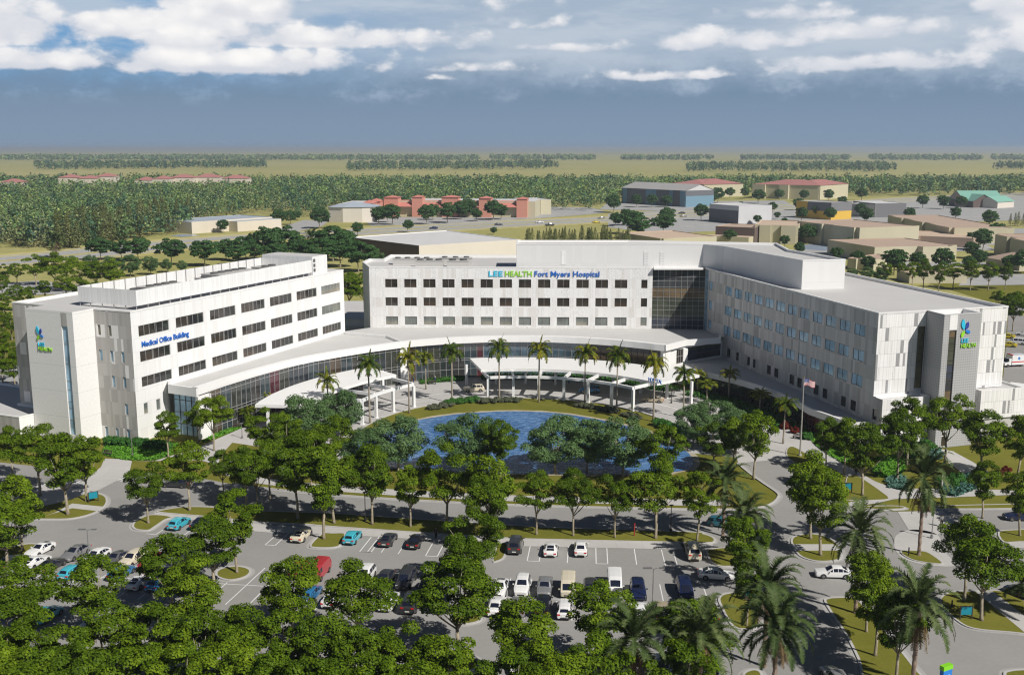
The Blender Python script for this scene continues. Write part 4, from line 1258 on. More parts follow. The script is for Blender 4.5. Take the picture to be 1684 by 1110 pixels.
# double row: lines 2.72 m apart run through both rows
row_c = []
for i in range(-30, 18):
    x = 4.7 + 2.72 * i
    ang = stall_angle(x)
    yb = 118.6 + .02 * abs(x) if x > -8 else 118.8 + (-8 - x) * .13
    y0 = yb - .12 * (x if x > 0 else 0)
    if -14.5 < x < -4.5 or x > 24.5: continue
    bar(x - math.cos(ang) * 5.6, y0 - 5.6, ang, 11.2)
    row_c.append((x, y0))
for p, q in zip(row_c, row_c[1:]):
    if abs(q[0] - p[0]) < 3:
        dd = Vector((q[0] - p[0], q[1] - p[1])); bar(p[0], p[1], math.atan2(dd.y, dd.x), dd.length, .12, .014)
for i in range(-20, 8):
    x = 3 + 2.72 * i; bar(x, 97, stall_angle(x), 5.4)
# crosswalk bars
for (px, py) in ((106, 797), (112, 798), (118, 799), (124, 800), (186, 789), (192, 790), (198, 791)):
    x, y, _ = G(px, py); bar(x, y, R(62), 2.4, .35)
struct('bay_line', mb, M['paint'])
# ground cover beds (nobody could count the plants)
def cover(name, poly, n, hgt, size, m, label, cat='ground cover', seed=1):
    rg = np.random.default_rng(seed)
    P = np.array(poly); lo, hi = P.min(0), P.max(0)
    pts = []
    while len(pts) < n:
        q = lo + rg.random(2) * (hi - lo)
        ins = False
        for i in range(len(poly)):
            (x1, y1), (x2, y2) = poly[i - 1], poly[i]
            if (y1 > q[1]) != (y2 > q[1]) and q[0] < (x2 - x1) * (q[1] - y1) / (y2 - y1) + x1: ins = not ins
        if ins: pts.append(q)
    pts = np.array(pts)
    c = np.c_[pts, rg.random(n) * hgt]
    v = leaf_quads(c, rg.normal(size=(n, 3)) * .6 + np.array([0, 0, 1.0]), size * (.6 + .8 * rg.random(n)), rg)
    o = link(name, fast_mesh(name, v, M[m])); tag(o, label, cat, None, 'stuff')
    return o
def leaf_quads(c, nrm, size, rg, aspect=.6):
    n = len(c)
    nrm = nrm / (np.linalg.norm(nrm, axis=1, keepdims=True) + 1e-9)
    t = rg.normal(size=(n, 3)); t -= nrm * (t * nrm).sum(1, keepdims=True); t /= np.linalg.norm(t, axis=1, keepdims=True) + 1e-9
    b = np.cross(nrm, t)
    s = size[:, None]
    v = np.stack([c - t * s * .5, c - b * s * aspect * .5, c + t * s * .5, c + b * s * aspect * .5], 1)
    return v
def fast_mesh(name, v, m, extra=None):
    "v: (n,4,3) quads"
    n = len(v)
    me = bpy.data.meshes.new(name)
    me.vertices.add(n * 4); me.vertices.foreach_set('co', np.ascontiguousarray(v, dtype=np.float32).ravel())
    me.loops.add(n * 4); me.loops.foreach_set('vertex_index', np.arange(n * 4, dtype=np.int32))
    me.polygons.add(n); me.polygons.foreach_set('loop_start', np.arange(0, n * 4, 4, dtype=np.int32))
    try: me.polygons.foreach_set('loop_total', np.full(n, 4, dtype=np.int32))
    except Exception: pass
    me.materials.append(m)
    me.update(calc_edges=True); me.validate()
    return me
cover('ground_cover', W2([(166, 748), (176, 728), (232, 736), (292, 729), (302, 742), (255, 757), (205, 757)]), 5200, .3, .45, 'bright_leaf' if 'bright_leaf' in M else 'shrubA', 'bright green low planting along the front of the medical office building', seed=4)
cover('ground_cover', W2([(382, 700), (330, 728), (352, 722), (398, 704), (392, 695)]), 1500, .35, .5, 'bright_leaf', 'bright green low planting below the left lobby glazing', seed=5)
cover('ground_cover', [pol(50.2, a) for a in range(117, 104, -2)] + [pol(53.5, a) for a in range(104, 118, 2)], 1500, .6, .5, 'shrubA', 'green hedge like planting at the foot of the lobby glass left of the main canopy', seed=6)
cover('ground_cover', [pol(49.5, a) for a in range(100, 46, -3)] + [pol(53.2, a) for a in range(46, 101, 3)], 5200, 1.1, .55, 'shrubA', 'green planting along the lobby glass behind the main canopy', seed=7)
cover('ground_cover', [pol(50, a) for a in range(44, 6, -3)] + [pol(54.5, a) for a in range(6, 45, 3)], 3600, .9, .55, 'shrubA', 'dark green planting below the podium glass of the right wing', seed=8)
cover('ground_cover', W2([(1320, 712), (1345, 715), (1380, 738), (1400, 758), (1390, 765), (1352, 742)]), 2200, .35, .5, 'bright_leaf', 'bright green planting strip beside the walk near the flagpole', seed=9)
cover('ground_cover', W2([(1430, 770), (1440, 755), (1480, 748), (1490, 770), (1475, 788), (1440, 784)]), 3200, .5, .5, 'bright_leaf', 'bright green planting beside the bicycle stand', seed=10)
cover('ground_cover', W2([(1455, 790), (1480, 782), (1500, 795), (1490, 808), (1462, 803)]), 900, .6, .5, 'shrubC', 'blue green grasses beside the walk in front of the right wing', seed=11)
cover('ground_cover', W2([(1520, 750), (1545, 742), (1552, 752), (1530, 762)]), 600, .9, .6, 'shrubC', 'blue green grasses at the foot of the grey stair tower', seed=12)
cover('ground_cover', W2([(1545, 795), (1600, 782), (1620, 800), (1570, 818), (1545, 812)]), 1700, .8, .6, 'shrubC', 'blue green grasses beside the sidewalk right of the tall palm', seed=13)
# ------------------------------------------------------------------ trees
def merge_quads(name, m, *vs):
    return fast_mesh(name, np.concatenate(vs, 0), m)

def broadleaf(seed, h=10., r=3.4, z0=3.7, nclump=26, per=190, leaf=.34, flat=.75, up=.55, rmin=.75, rmax=1.35, shell=.55, irregular=.35):
    "crown of leaf clumps; returns crown quads and the clump centres"
    rg = np.random.default_rng(seed)
    V = []; cen = []
    ph = rg.random(4) * 6.28
    tries = 0
    while len(cen) < nclump and tries < 4000:
        tries += 1
        d = rg.normal(size=3); d /= np.linalg.norm(d)
        k = shell + (1 - shell) * rg.random() ** .5
        a = math.atan2(d[1], d[0])
        lob = 1 + irregular * (math.sin(2 * a + ph[0]) * .5 + math.sin(3 * a + ph[1]) * .5)
        zc = (z0 + h) / 2; hz = (h - z0) / 2
        # widest a little above the middle, rounded top
        wz = math.sqrt(max(0.05, 1 - (d[2] * .9) ** 2))
        cr = rmin + (rmax - rmin) * rg.random()
        c = np.array([d[0] * k * (r - cr * .6) * lob, d[1] * k * (r - cr * .6) * lob, zc + d[2] * k * (hz - cr * flat * .6)])
        if cen and min(np.linalg.norm((c - q[0]) / (1, 1, .8)) for q in cen) < .62 * cr + .25: continue
        cen.append((c, cr))
    for c, cr in cen:
        n = int(per * (cr / 1.0) ** 1.6)
        d = rg.normal(size=(n, 3)); d[:, 2] = np.abs(d[:, 2]) * 1.0 - .35
        d /= np.linalg.norm(d, axis=1, keepdims=True)
        rad = cr * (.62 + .42 * rg.random(n))[:, None]
        p = c + d * rad * np.array([1, 1, flat])
        nr = d * .9 + np.array([0, 0, up]) + rg.normal(size=(n, 3)) * .45
        V.append(leaf_quads(p, nr, leaf * (.65 + .7 * rg.random(n)), rg, .72))
    return np.concatenate(V, 0), cen

def trunk_mesh(cen, h0, r0, seed, m, nl=7, lean=.25):
    rg = random.Random(seed)
    mb = MB()
    top = Vector((rg.uniform(-lean, lean), rg.uniform(-lean, lean), h0))
    mid = Vector((top.x * .35 + rg.uniform(-.07, .07), top.y * .35 + rg.uniform(-.07, .07), h0 * .5))
    mb.tube([(0, 0, -.05), (mid.x * .2, mid.y * .2, h0 * .12), mid, top], [r0 * 1.55, r0 * 1.05, r0 * .9, r0 * .78], 8)
    for c, cr in sorted(cen, key=lambda q: rg.random())[:nl]:
        e = Vector(c); e.z -= cr * .2
        b = top.lerp(mid, rg.uniform(0, .22))
        m1 = b.lerp(e, .45); m1.z -= .12 * (e - b).length * .3
        m1.x += rg.uniform(-.15, .15)
        mb.tube([b, m1, e], [r0 * .5, r0 * .33, r0 * .12], 6)
    return mb.mesh('trunk', m, None, True)

def make_tree_proto(name, seed, leafm, barkm='bark', nl=8, r0=.17, h0=None, **kw):
    v, cen = broadleaf(seed, **kw)
    h0 = h0 or kw.get('z0', 3.7) * .95
    return (trunk_mesh(cen, h0, r0, seed, M[barkm], nl), fast_mesh('crown', v, M[leafm]))

PROTO = {
    'A': [make_tree_proto('t', s, 'leafA', per=430, nclump=31, h=10, r=3.2, z0=3.3, leaf=.23, rmin=.62, rmax=1.15, irregular=.45, up=.5) for s in (11, 12, 13, 14, 15, 16, 17, 18)],
    'B': [make_tree_proto('t', s, 'leafB', per=320, nclump=44, h=10, r=4.7, z0=1.4, leaf=.25, h0=2.6, flat=.85, rmin=.8, rmax=1.5, irregular=.2, up=.3) for s in (21, 22, 23)],
    'C': [make_tree_proto('t', s, 'leafC', 'bark', per=60, nclump=46, h=10, r=3.9, z0=2.2, leaf=.62, flat=.7, h0=2.6, rmin=.9, rmax=1.4, irregular=.12, up=.5) for s in (31, 32, 33)],
    'S': [make_tree_proto('t', s, 'leafC', 'bark', per=75, nclump=44, h=9, r=5.4, z0=2.6, leaf=.6, flat=.5, h0=2.8, rmin=1.0, rmax=1.7, irregular=.2, up=.6) for s in (41, 42)],
}
def Zat(px, py, Y):
    u = (px - 842) / F; v = (py - 555) / F
    dy, dz = CT - v * ST, -ST - v * CT
    return CH + dz * Y / dy
TREES = []
def plant(kind, base, h, wr=1.0, name='broadleaf_tree', label=None, group=None, cat='tree', z=0.0, rs=None):
    protos = PROTO[kind]
    i = len(TREES)
    tm, cm = protos[i % len(protos)]
    rg = random.Random(i * 7 + 1)
    o = empty(name, (base[0], base[1], z), rg.uniform(0, 6.28), label, cat, group)
    s = h / (9.0 if kind == 'S' else 10.0)
    q_ = rg.uniform(.92, 1.08); o.scale = (s * wr * q_, s * wr / q_ * rg.uniform(.95, 1.05), s)
    link('trunk', tm, o); link('crown', cm, o)
    TREES.append(o)
    return o
def row(kind, items, name, labelf, group, wr=1.0, z=0.0, hdef=10):
    "items: (base px, base py, top py) or (top px, top py) with the default height"
    n = len(items)
    items = sorted(items, key=lambda q: q[0])
    for i, it in enumerate(items):
        w = wr
        if len(it) >= 3:
            b = G(it[0], it[1]); h = Zat(it[0], it[2], b.y) * 1.0
            if len(it) > 3: w = wr * it[3]
        else:
            b = G(it[0], it[1], hdef * .97); h = hdef
        plant(kind, b, h, w, name, labelf(i, n), group, z=z)

def nth(i, n):
    if n > 1 and i == 0: return 'leftmost'
    if n > 1 and i == n - 1: return 'rightmost'
    return ORD[i] + ' from the left'
# row on the long grass strip between the ring road and the parking lot
row('A', [(312, 840, 726), (367.5, 812, 740), (424, 838, 735), (490, 854, 715), (549.5, 861, 728), (612, 863, 732), (675, 867, 764, .9), (734, 870, 732), (882, 880, 773, .9), (942.5, 882, 769, .9), (1011, 885, 780, .95), (1078, 886, 757), (1146, 890, 775, .9)],
    'broadleaf_tree', lambda i, n: 'slender leafy tree, %s in the row beside the ring road' % nth(i, n), 'trees on the long grass strip', z=.1)
# parking islands, one by one
for (bx, by, ty, w, lb) in ((37, 905, 782, 1, 'leafy tree on the grass island beside the white sports car at far left'),
                            (112, 847, 711, 1.1, 'tall leafy tree on the rounded left island nearest the parking lot'),
                            (142, 825, 718, 1.0, 'leafy tree beside the teal sign on the rounded left island'),
                            (66, 815, 696, 1.05, 'leafy tree on the back left edge of the rounded left island'),
                            (22, 788, 700, 1.0, 'leafy tree across the ring road at the far left edge'),
                            (244, 861, 762, 1.05, 'leafy tree on the small island left of the first turquoise hatchback'),
                            (532.6, 886.6, 739, 1, 'leafy tree on the grass island between the cream coupe and the turquoise hatchback'),
                            (390, 942, 806, 1.05, 'leafy tree on the small kerbed island left of the red vans'),
                            (806, 890, 750, 1.0, 'leafy tree farthest back in the line crossing the middle of the lot'),
                            (798, 902, 782, 1.0, 'leafy tree second in the line crossing the middle of the lot'),
                            (780, 965, 838, 1.0, 'leafy tree third in the line crossing the middle of the lot'),
                            (765, 1012, 880, 1.0, 'leafy tree on the round island behind the dark grey minivan'),
                            (752.6, 1083, 916, 1.12, 'large leafy tree on the bottom centre island with a bare pale trunk'),
                            (1332.6, 886.6, 744, 1.0, 'leafy tree at the back of the small divided island at the junction'),
                            (1349, 913.6, 775, 1.0, 'leafy tree at the front of the small divided island at the junction'),
                            (1222, 972, 852, 1.12, 'dense leafy tree between two palms at the right end of the parking row'),
                            (1228, 1030, 905, .8, 'leafy tree beside the teal sign at the parking exit'),
                            (1424.6, 1039.7, 905, .95, 'leafy tree at the upper end of the long entrance island'),
                            (1439, 1079, 930, .95, 'leafy tree in the middle of the long entrance island'),
                            (1473, 1125, 965, .9, 'leafy tree at the lower end of the long entrance island'),
                            (1585.6, 987.5, 847, 1.0, 'leafy tree at the back of the right island with the teal sign'),
                            (1613.7, 1020.6, 866, 1.15, 'broad leafy tree beside the teal sign on the right island'),
                            (1615.5, 852, 760, 1.0, 'leafy tree on the verge right of the crossing'),
                            (1677, 882, 776, 1.0, 'leafy tree at the right edge beside the navy car'),
                            (1388, 780, 688, 1.0, 'leafy tree behind the teal sign on the grass triangle'),
                            (1418, 815, 694, 1.05, 'leafy tree in front of the teal sign on the grass triangle'),
                            (1358, 772, 686, 1.0, 'leafy tree right of the flagpole'),
                            (1475, 790, 676, 1.0, 'leafy tree beside the bright ground cover and bicycles'),
                            (1491, 765, 654, 1.05, 'tall leafy tree in front of the white end wall'),
                            (1553.6, 762, 646, .95, 'tall open leafy tree in front of the grey stair tower'),
                            (1614, 785, 677, 1.15, 'broad leafy tree right of the stair tower door'),
                            (1671, 790, 683, 1.0, 'leafy tree at the right edge above the sidewalk'),
                            (1206, 770, 690, .95, 'leafy tree on the pond side of the right drive'),
                            (1239, 788, 674, 1.05, 'tall leafy tree beside the right drive bend'),
                            (1174, 778, 694, 1.0, 'leafy tree at the right end of the pond bank'),
                            (277, 752, 676, 1.0, 'leafy tree nearest the blue glazed lobby end'),
                            (326, 728, 668, .95, 'leafy tree in front of the blue lobby window'),
                            (352, 741, 648, 1.0, 'tall leafy tree on the small lawn by the left lobby'),
                            (551, 785, 684, 1.0, 'leafy tree at the left end of the pond'),
                            (824, 790, 690, 1.0, 'leafy tree in the middle of the pond bank between two blue green trees'),
                            (1088, 800, 700, 1.1, 'leafy tree at the right part of the pond bank')):
    b = G(bx, by); plant('A', b, Zat(bx, ty, b.y), w, 'broadleaf_tree', lb, 'leafy green trees on islands and lawns', z=.08)
row('A', [(400, 735), (436, 674), (470, 684), (440, 722), (508, 705)], 'broadleaf_tree', lambda i, n: 'leafy tree, %s in the clump left of the pond' % nth(i, n), 'leafy trees left of the pond', hdef=10)
row('A', [(30, 921), (144, 919), (274, 881), (346, 854), (313, 925), (476, 920), (587, 930), (861, 993), (990, 962), (1138, 989), (3, 822)], 'broadleaf_tree', lambda i, n: 'big leafy tree, %s of those before the parked rows' % nth(i, n), 'leafy trees in front of the parked rows', wr=1.2, hdef=10)
row('A', [(14, 975), (65, 1013), (173, 995), (252, 998), (324, 1000), (395, 1004), (465, 1008), (528, 1016), (587, 1034), (673, 1033), (724, 1045), (846, 1075), (918, 1060), (985, 1050), (1120, 1060)], 'broadleaf_tree', lambda i, n: 'large leafy tree, %s in the front belt' % nth(i, n), 'leafy trees of the front belt', wr=1.1, hdef=10)
row('A', [(-12, 1062), (50, 1068), (128, 1060), (215, 1062), (300, 1064), (375, 1058), (448, 1078), (530, 1088), (610, 1084), (690, 1092)], 'broadleaf_tree', lambda i, n: 'leafy tree along the bottom edge, %s of the lowest row' % nth(i, n), 'leafy trees along the bottom edge', wr=1.08, hdef=10)
row('B', [(600, 786, 702, .9), (655, 775, 682, .95), (772, 778, 678), (914, 779, 682, 1.05), (965, 775, 690, .9), (1024.7, 783, 683, 1.0)], 'pond_tree', lambda i, n: 'rounded blue green tree, %s of those along the pond' % nth(i, n), 'blue green trees along the pond', wr=1.2)
row('B', [(505, 738, 648, 1.15), (562, 722, 640, 1.0), (1140, 732, 664, 1.1), (1172, 722, 656, 1.25), (1210, 748, 672, 1.0)], 'pond_tree', lambda i, n: 'wide blue green tree, %s of those beside the drop-off drive' % nth(i, n), 'blue green trees beside the drive', wr=1.0)

# ---- palms -----------------------------------------------------------------
def frond_quads(rg, L_, a, el0, droop, nleaf, ll, lw, twist=.5, hang=.45, origin=(0, 0, 0), width_pow=.6):
    "leaflets and rib of one arching frond"
    v = []
    n = 14
    pts = []
    p = np.array(origin, float); e = el0
    ds = L_ / n
    for i in range(n + 1):
        pts.append(p.copy())
        p = p + ds * np.array([math.cos(a) * math.cos(e), math.sin(a) * math.cos(e), math.sin(e)])
        e -= droop / n * (.35 + 1.6 * i / n)
    pts = np.array(pts)
    side = np.array([-math.sin(a), math.cos(a), 0])
    for i in range(n):
        w = .05 * (1 - i / n) + .012
        v.append([pts[i] - side * w, pts[i + 1] - side * w, pts[i + 1] + side * w, pts[i] + side * w])
    for i in range(nleaf):
        t = .12 + .88 * (i + .5) / nleaf
        f = t * n; k = min(int(f), n - 1); q = pts[k] + (pts[k + 1] - pts[k]) * (f - k)
        tan = pts[k + 1] - pts[k]; tan /= np.linalg.norm(tan)
        nor = np.cross(tan, side)
        if nor[2] < 0: nor = -nor
        l = ll * (math.sin(PI * min(1, t * .92 + .06)) ** width_pow) * (.85 + .3 * rg.random())
        for sg in (-1, 1):
            d = side * sg * math.cos(.5) + tan * math.sin(.5) + nor * (.25 - hang * rg.random() - hang * .6) + rg.normal(size=3) * .07
            d /= np.linalg.norm(d)
            wv = tan * lw
            tip = q + d * l + np.array([0, 0, -1]) * l * hang * .45
            v.append([q - wv, q + wv, tip + wv * .25, tip - wv * .25])
    return v
def palm_proto(seed, kind):
    rg = np.random.default_rng(seed)
    live = []; dry = []
    tb = MB()
    if kind == 1:      # slim palm with crownshaft
        H = 7.6
        lean = rg.normal() * .12
        tb.tube([(0, 0, -.05), (lean * .2, 0, 1.2), (lean * .6, 0, 4), (lean, 0, H - 1.2)], [.24, .19, .165, .15], 8)
        sh = MB(); sh.tube([(lean, 0, H - 1.25), (lean, 0, H - .85), (lean, 0, H - .2), (lean, 0, H + .25)], [.17, .3, .26, .13], 8)
        for i in range(20):
            a = i * 2.399 + rg.normal() * .15
            lev = i / 20
            live += frond_quads(rg, 3.1 + .5 * rg.random(), a, 1.2 - 1.15 * lev + rg.normal() * .08, 1.75 + .45 * rg.random(), 24, .68, .085, hang=.34, origin=(lean, 0, H))
        live += frond_quads(rg, 2.9, rg.random() * 6, 1.3, .35, 26, .35, .07, hang=.1, origin=(lean, 0, H))
        for i in range(7):
            a = i * .9; dry += frond_quads(rg, .9, a, .1, 1.6, 10, .22, .03, hang=.8, origin=(lean, 0, H - .8))
        return (tb.mesh('trunk', M['palm_bark'], None, True), sh.mesh('crownshaft', M['shaft'], None, True), fast_mesh('fronds', np.array(live), M['frond1']), fast_mesh('flower_stalks', np.array(dry), M['frond_dry']))
    H = 6.2
    rings = [(0, 0, -.05)]; rad = [.36]
    for i in range(22):
        z = H * (i + 1) / 22; rings.append((rg.normal() * .015, rg.normal() * .015, z)); rad.append((.25 if i % 2 else .21) + (.12 if i > 19 else 0))
    tb.tube(rings, rad, 9)
    for i in range(34):
        a = i * 2.399 + rg.normal() * .2
        lev = i / 34
        live += frond_quads(rg, 3.9 + .7 * rg.random(), a, 1.3 - 1.45 * lev + rg.normal() * .1, 1.35 + .45 * rg.random(), 40, .66, .065, hang=.10, origin=(rg.normal() * .06, rg.normal() * .06, H + .35 * (1 - lev)))
    for i in range(9):
        a = i * .7 + rg.normal() * .1
        dry += frond_quads(rg, 2.6 + .5 * rg.random(), a, -.55 - .3 * rg.random(), .8, 22, .5, .05, hang=.5, origin=(0, 0, H - .1))
    return (tb.mesh('trunk', M['palm_bark2']), None, fast_mesh('fronds', np.array(live), M['frond2']), fast_mesh('dead_fronds', np.array(dry), M['frond_dry']))
PALM = {1: [palm_proto(s, 1) for s in (51, 52, 53)], 2: [palm_proto(s, 2) for s in (61, 62, 63)]}
NP = [0]
def palm(kind, base, h, label, group, name='palm_tree', z=0, fat=1.0):
    pr = PALM[kind][NP[0] % 3]; NP[0] += 1
    o = empty(name, (base[0], base[1], z), random.Random(NP[0]).uniform(0, 6.28), label, 'palm', group)
    H = 7.6 if kind == 1 else 6.2
    s = h / H
    o.scale = (fat, fat, s)
    if kind == 1: o.scale = (fat, fat, s)
    link('trunk', pr[0], o)
    if pr[1]: link('crownshaft', pr[1], o)
    link('fronds', pr[2], o); link('dead_fronds' if kind == 2 else 'flower_stalks', pr[3], o)
    TREES.append(o)
    return o
P1 = [(540 + x / 2.775, 380 + y / 2.775, 380 + c / 2.775) for x, y, c in ((190, 878, 622), (370, 830, 590), (565, 785, 560), (780, 778, 545), (960, 780, 550), (1170, 800, 565), (1315, 825, 580), (1483, 868, 615))]
PL = ['slim palm at the left end of the lawn rim, in front of the left canopy', 'slim palm beside the right column of the left canopy', 'slim palm on the lawn rim between the two canopies', 'slim palm in front of the second column of the main canopy', 'slim palm at the middle of the main canopy', 'slim palm in front of the blue drop-off car', 'slim palm beside the sixth column of the main canopy', 'slim palm beyond the last column of the main canopy']
for (px, py, cy), lb in zip(P1, PL):
    b = G(px, py); palm(1, b, Zat(px, cy, b.y), lb, 'slim palms around the pond rim')
for (px, py, cy, lb) in ((540 + 445 / 2.775, 380 + 722 / 2.775, 380 + 580 / 2.775, 'small slim palm by the lobby glass between the canopies'), (540, 698, 628, 'slim palm behind the blue green trees at the left canopy'),
                         (427.6, 681, 648, 'short slim palm against the left lobby glazing'), (980 + 797 / 5.55, 540 + 815 / 5.55, 540 + 430 / 5.55, 'slim palm at the right end of the drop-off drive'),
                         (1162, 664, 632, 'short leaning palm behind the blue green tree by the podium'), (1147, 645, 618, 'slim palm against the white lobby corner'), (980 + 1210 / 5.55, 657, 615, 'slim palm in front of the maroon podium glass'),
                         (1249, 680, 648, 'slim palm in front of the yellowish podium glass'), (1200 + 487 / 5.55, 560 + 942 / 5.55, 560 + 590 / 5.55, 'slim palm in the square pit on the right plaza')):
    b = G(px, py); palm(1, b, max(4.2, Zat(px, cy, b.y)), lb, 'slim palms beside the hospital', fat=.9)
for (px, py, cy, lb) in ((1511, 913.6, 790, 'tall date palm on the crossing island'), (1189, 881, 798, 'tall date palm beside the teal car'), (1221, 930, 848, 'date palm right of the tall palm by the teal car'),
                         (1406.5, 1009, 882, 'date palm above the leafy trees on the entrance island'), (1256, 1095, 972, 'date palm above the teal sign at the parking exit'), (1271, 1165, 1036, 'date palm at the bottom between the lot and the entrance road'),
                         (1148, 1190, 1052, 'date palm in front of the last parked cars at the bottom'), (1040, 1190, 1058, 'date palm at the bottom beside the leafy trees'), (1500, 1140, 1005, 'big date palm leaning over the lower entrance road'), (1690, 1010, 960, 'date palm cut by the right edge')):
    b = G(px, py); palm(2, b, Zat(px, cy, b.y), lb, 'date palms at the parking entrance', 'date_palm', fat=1.0)
for (px, py, cy, lb) in ((93, 425, 395, 'date palm beside the far road at left'), (513, 425, 392, 'date palm among the dark trees behind the office building')):
    b = G(px, py); palm(2, b, Zat(px, cy, b.y), lb, 'date palms behind the office building', 'date_palm', fat=1.7)
# little yellow palms by the left glazing
for (px, py, lb) in ((405, 700, 'small yellowish palm left of the slim palm by the glazing'), (412, 697, 'small yellowish palm right beside its twin by the glazing')):
    palm(1, G(px, py), 2.9, lb, 'small yellowish palms', fat=.62)
# ---- shrubs ----------------------------------------------------------------
SH = {}
def shrub(base, r, h, m, label, group, seed=0):
    key = (m, seed % 3)
    if key not in SH:
        v, _ = broadleaf(100 + seed % 3, h=1.0, r=1.0, z0=-.15, nclump=9, per=900, leaf=.20, flat=.9, up=.4, rmin=.3, rmax=.5, shell=.3)
        SH[key] = fast_mesh('shrub', v, M[m])
    o = link('shrub', SH[key], None, (base[0], base[1], 0), seed * 1.3)
    o.scale = (r, r, h)
    return tag(o, label, 'shrub', group)
k = 0
for i in range(9):
    x, y, _ = G(181 + i * 11.5, 731 + i * .9)
    shrub((x, y), 1.3, 1.7, 'shrubA', 'rounded green shrub, %s in the hedge row before the office building end' % nth(i, 9), 'hedge row before the office building', i)
for i, a in enumerate((121, 118.5, 116, 113.5, 111, 108.5)):
    shrub(pol(29.6 + .5 * (i % 2), a), 1.1, 1.3, 'shrubA', 'leafy shrub, %s on the lawn rim left of the canopy' % nth(i, 6), 'green shrubs on the pond lawn', i)
for i, a in enumerate((106, 104, 101.5, 99, 96.5, 94, 91.5)):
    shrub(pol(28.3 + .5 * (i % 2), a), 1.25, 1.0, 'shrubB', 'grey green shrub, %s of those by the first canopy columns' % nth(i, 7), 'grey shrubs by the first columns', i + 1)
for i, a in enumerate((130, 127, 124, 121.5)):
    shrub(pol(28.6, a), 1.3, 1.0, 'shrubB', 'grey green shrub, %s of four at the left pond rim' % nth(i, 4), 'grey shrubs left on the pond lawn', i + 2)
for i, a in enumerate((62, 59, 56, 50, 47, 44, 36, 33, 30)):
    shrub(pol(27.2, a), 1.3, 1.0, 'shrubB', 'grey green shrub, %s of those at the right pond rim' % nth(i, 9), 'grey shrubs right on the pond lawn', i)
for i, (px, py) in enumerate(((1085, 700), (1096, 704), (1107, 709), (1120, 716))):
    shrub(G(px, py), 1.6, 1.6, 'shrubA', 'green shrub, %s of the clump on the right pond bank' % nth(i, 4), 'green shrubs on the right pond bank', i)
for i, (px, py, m_, r_) in enumerate(((1507, 745, 'shrubA', 2.2), (1522, 741, 'shrubA', 1.9), (1495, 752, 'shrubA', 1.6), (1560, 800, 'shrubA', 1.7), (1577, 796, 'shrubA', 1.6), (1655, 778, 'redleaf', .9), (1641, 782, 'redleaf', .8), (1290, 705, 'redleaf', 1.1), (1306, 712, 'redleaf', 1.0), (1240, 682, 'shrubA', 1.5), (1262, 690, 'shrubA', 1.5), (1327, 722, 'shrubA', 1.3), (470, 750, 'shrubA', 1.2))):
    lb = ['rounded green shrub left of the grey stair tower', 'green shrub touching the grey stair tower', 'smaller green shrub beside the end wall', 'green shrub right of the tall palm', 'green shrub in the bed right of the tall palm', 'red flowering shrub at the right edge', 'red flowering shrub left of its twin at the right edge', 'dark red shrub below the podium glass', 'dark red shrub by the shaded walk', 'dark green shrub below the podium', 'dark green shrub between the podium palms', 'green shrub beside the walk near the bench', 'green shrub under the trees left of the pond'][i]
    shrub(G(px, py), r_, r_ * (1.1 if m_ != 'redleaf' else 1.4), m_, lb, 'single shrubs', i)
# ------------------------------------------------------------------ vehicles
def paint(name, c, rough=.22, metal=0.0):
    m = mat(name, c, rough, metal, .5)
    m.node_tree.nodes['Principled BSDF'].inputs['Coat Weight'].default_value = .6
    m.node_tree.nodes['Principled BSDF'].inputs['Coat Roughness'].default_value = .05
    return m
PAINT = {n: paint(n.replace(' ', '_') + '_car_paint', c, r, mt) for n, c, r, mt in (
    ('white', (.78, .78, .77), .25, 0), ('silver', (.42, .42, .42), .3, .55), ('grey', (.17, .17, .175), .3, .4), ('dark grey', (.055, .057, .06), .28, .3), ('black', (.012, .012, .014), .2, 0),
    ('navy', (.012, .02, .065), .2, .1), ('cream', (.66, .60, .46), .28, 0), ('beige', (.50, .43, .30), .3, .2), ('turquoise', (.06, .42, .52), .25, 0), ('red', (.42, .02, .05), .25, 0), ('van red', (.40, .035, .045), .35, 0), ('blue', (.03, .17, .36), .25, .1), ('teal', (.03, .15, .20), .25, .1), ('yellow', (.62, .50, .03), .3, 0), ('bright blue', (.04, .17, .34), .25, 0))}
M['car_glass'] = mat('car_glass', (.012, .015, .03), .05, 0, .9)
M['tyre'] = mat('tyre_rubber', (.018, .018, .018), .85)
M['rim'] = mat('alloy_rim', (.45, .45, .46), .3, .8)
M['headlamp'] = mat('headlight_glass', (.75, .78, .8), .12, .1)
M['taillamp'] = mat('taillight_red', (.55, .02, .02), .25)
M['plate'] = mat('licence_plate', (.72, .72, .68), .5)
M['trim_dark'] = mat('car_plastic', (.03, .03, .03), .6)
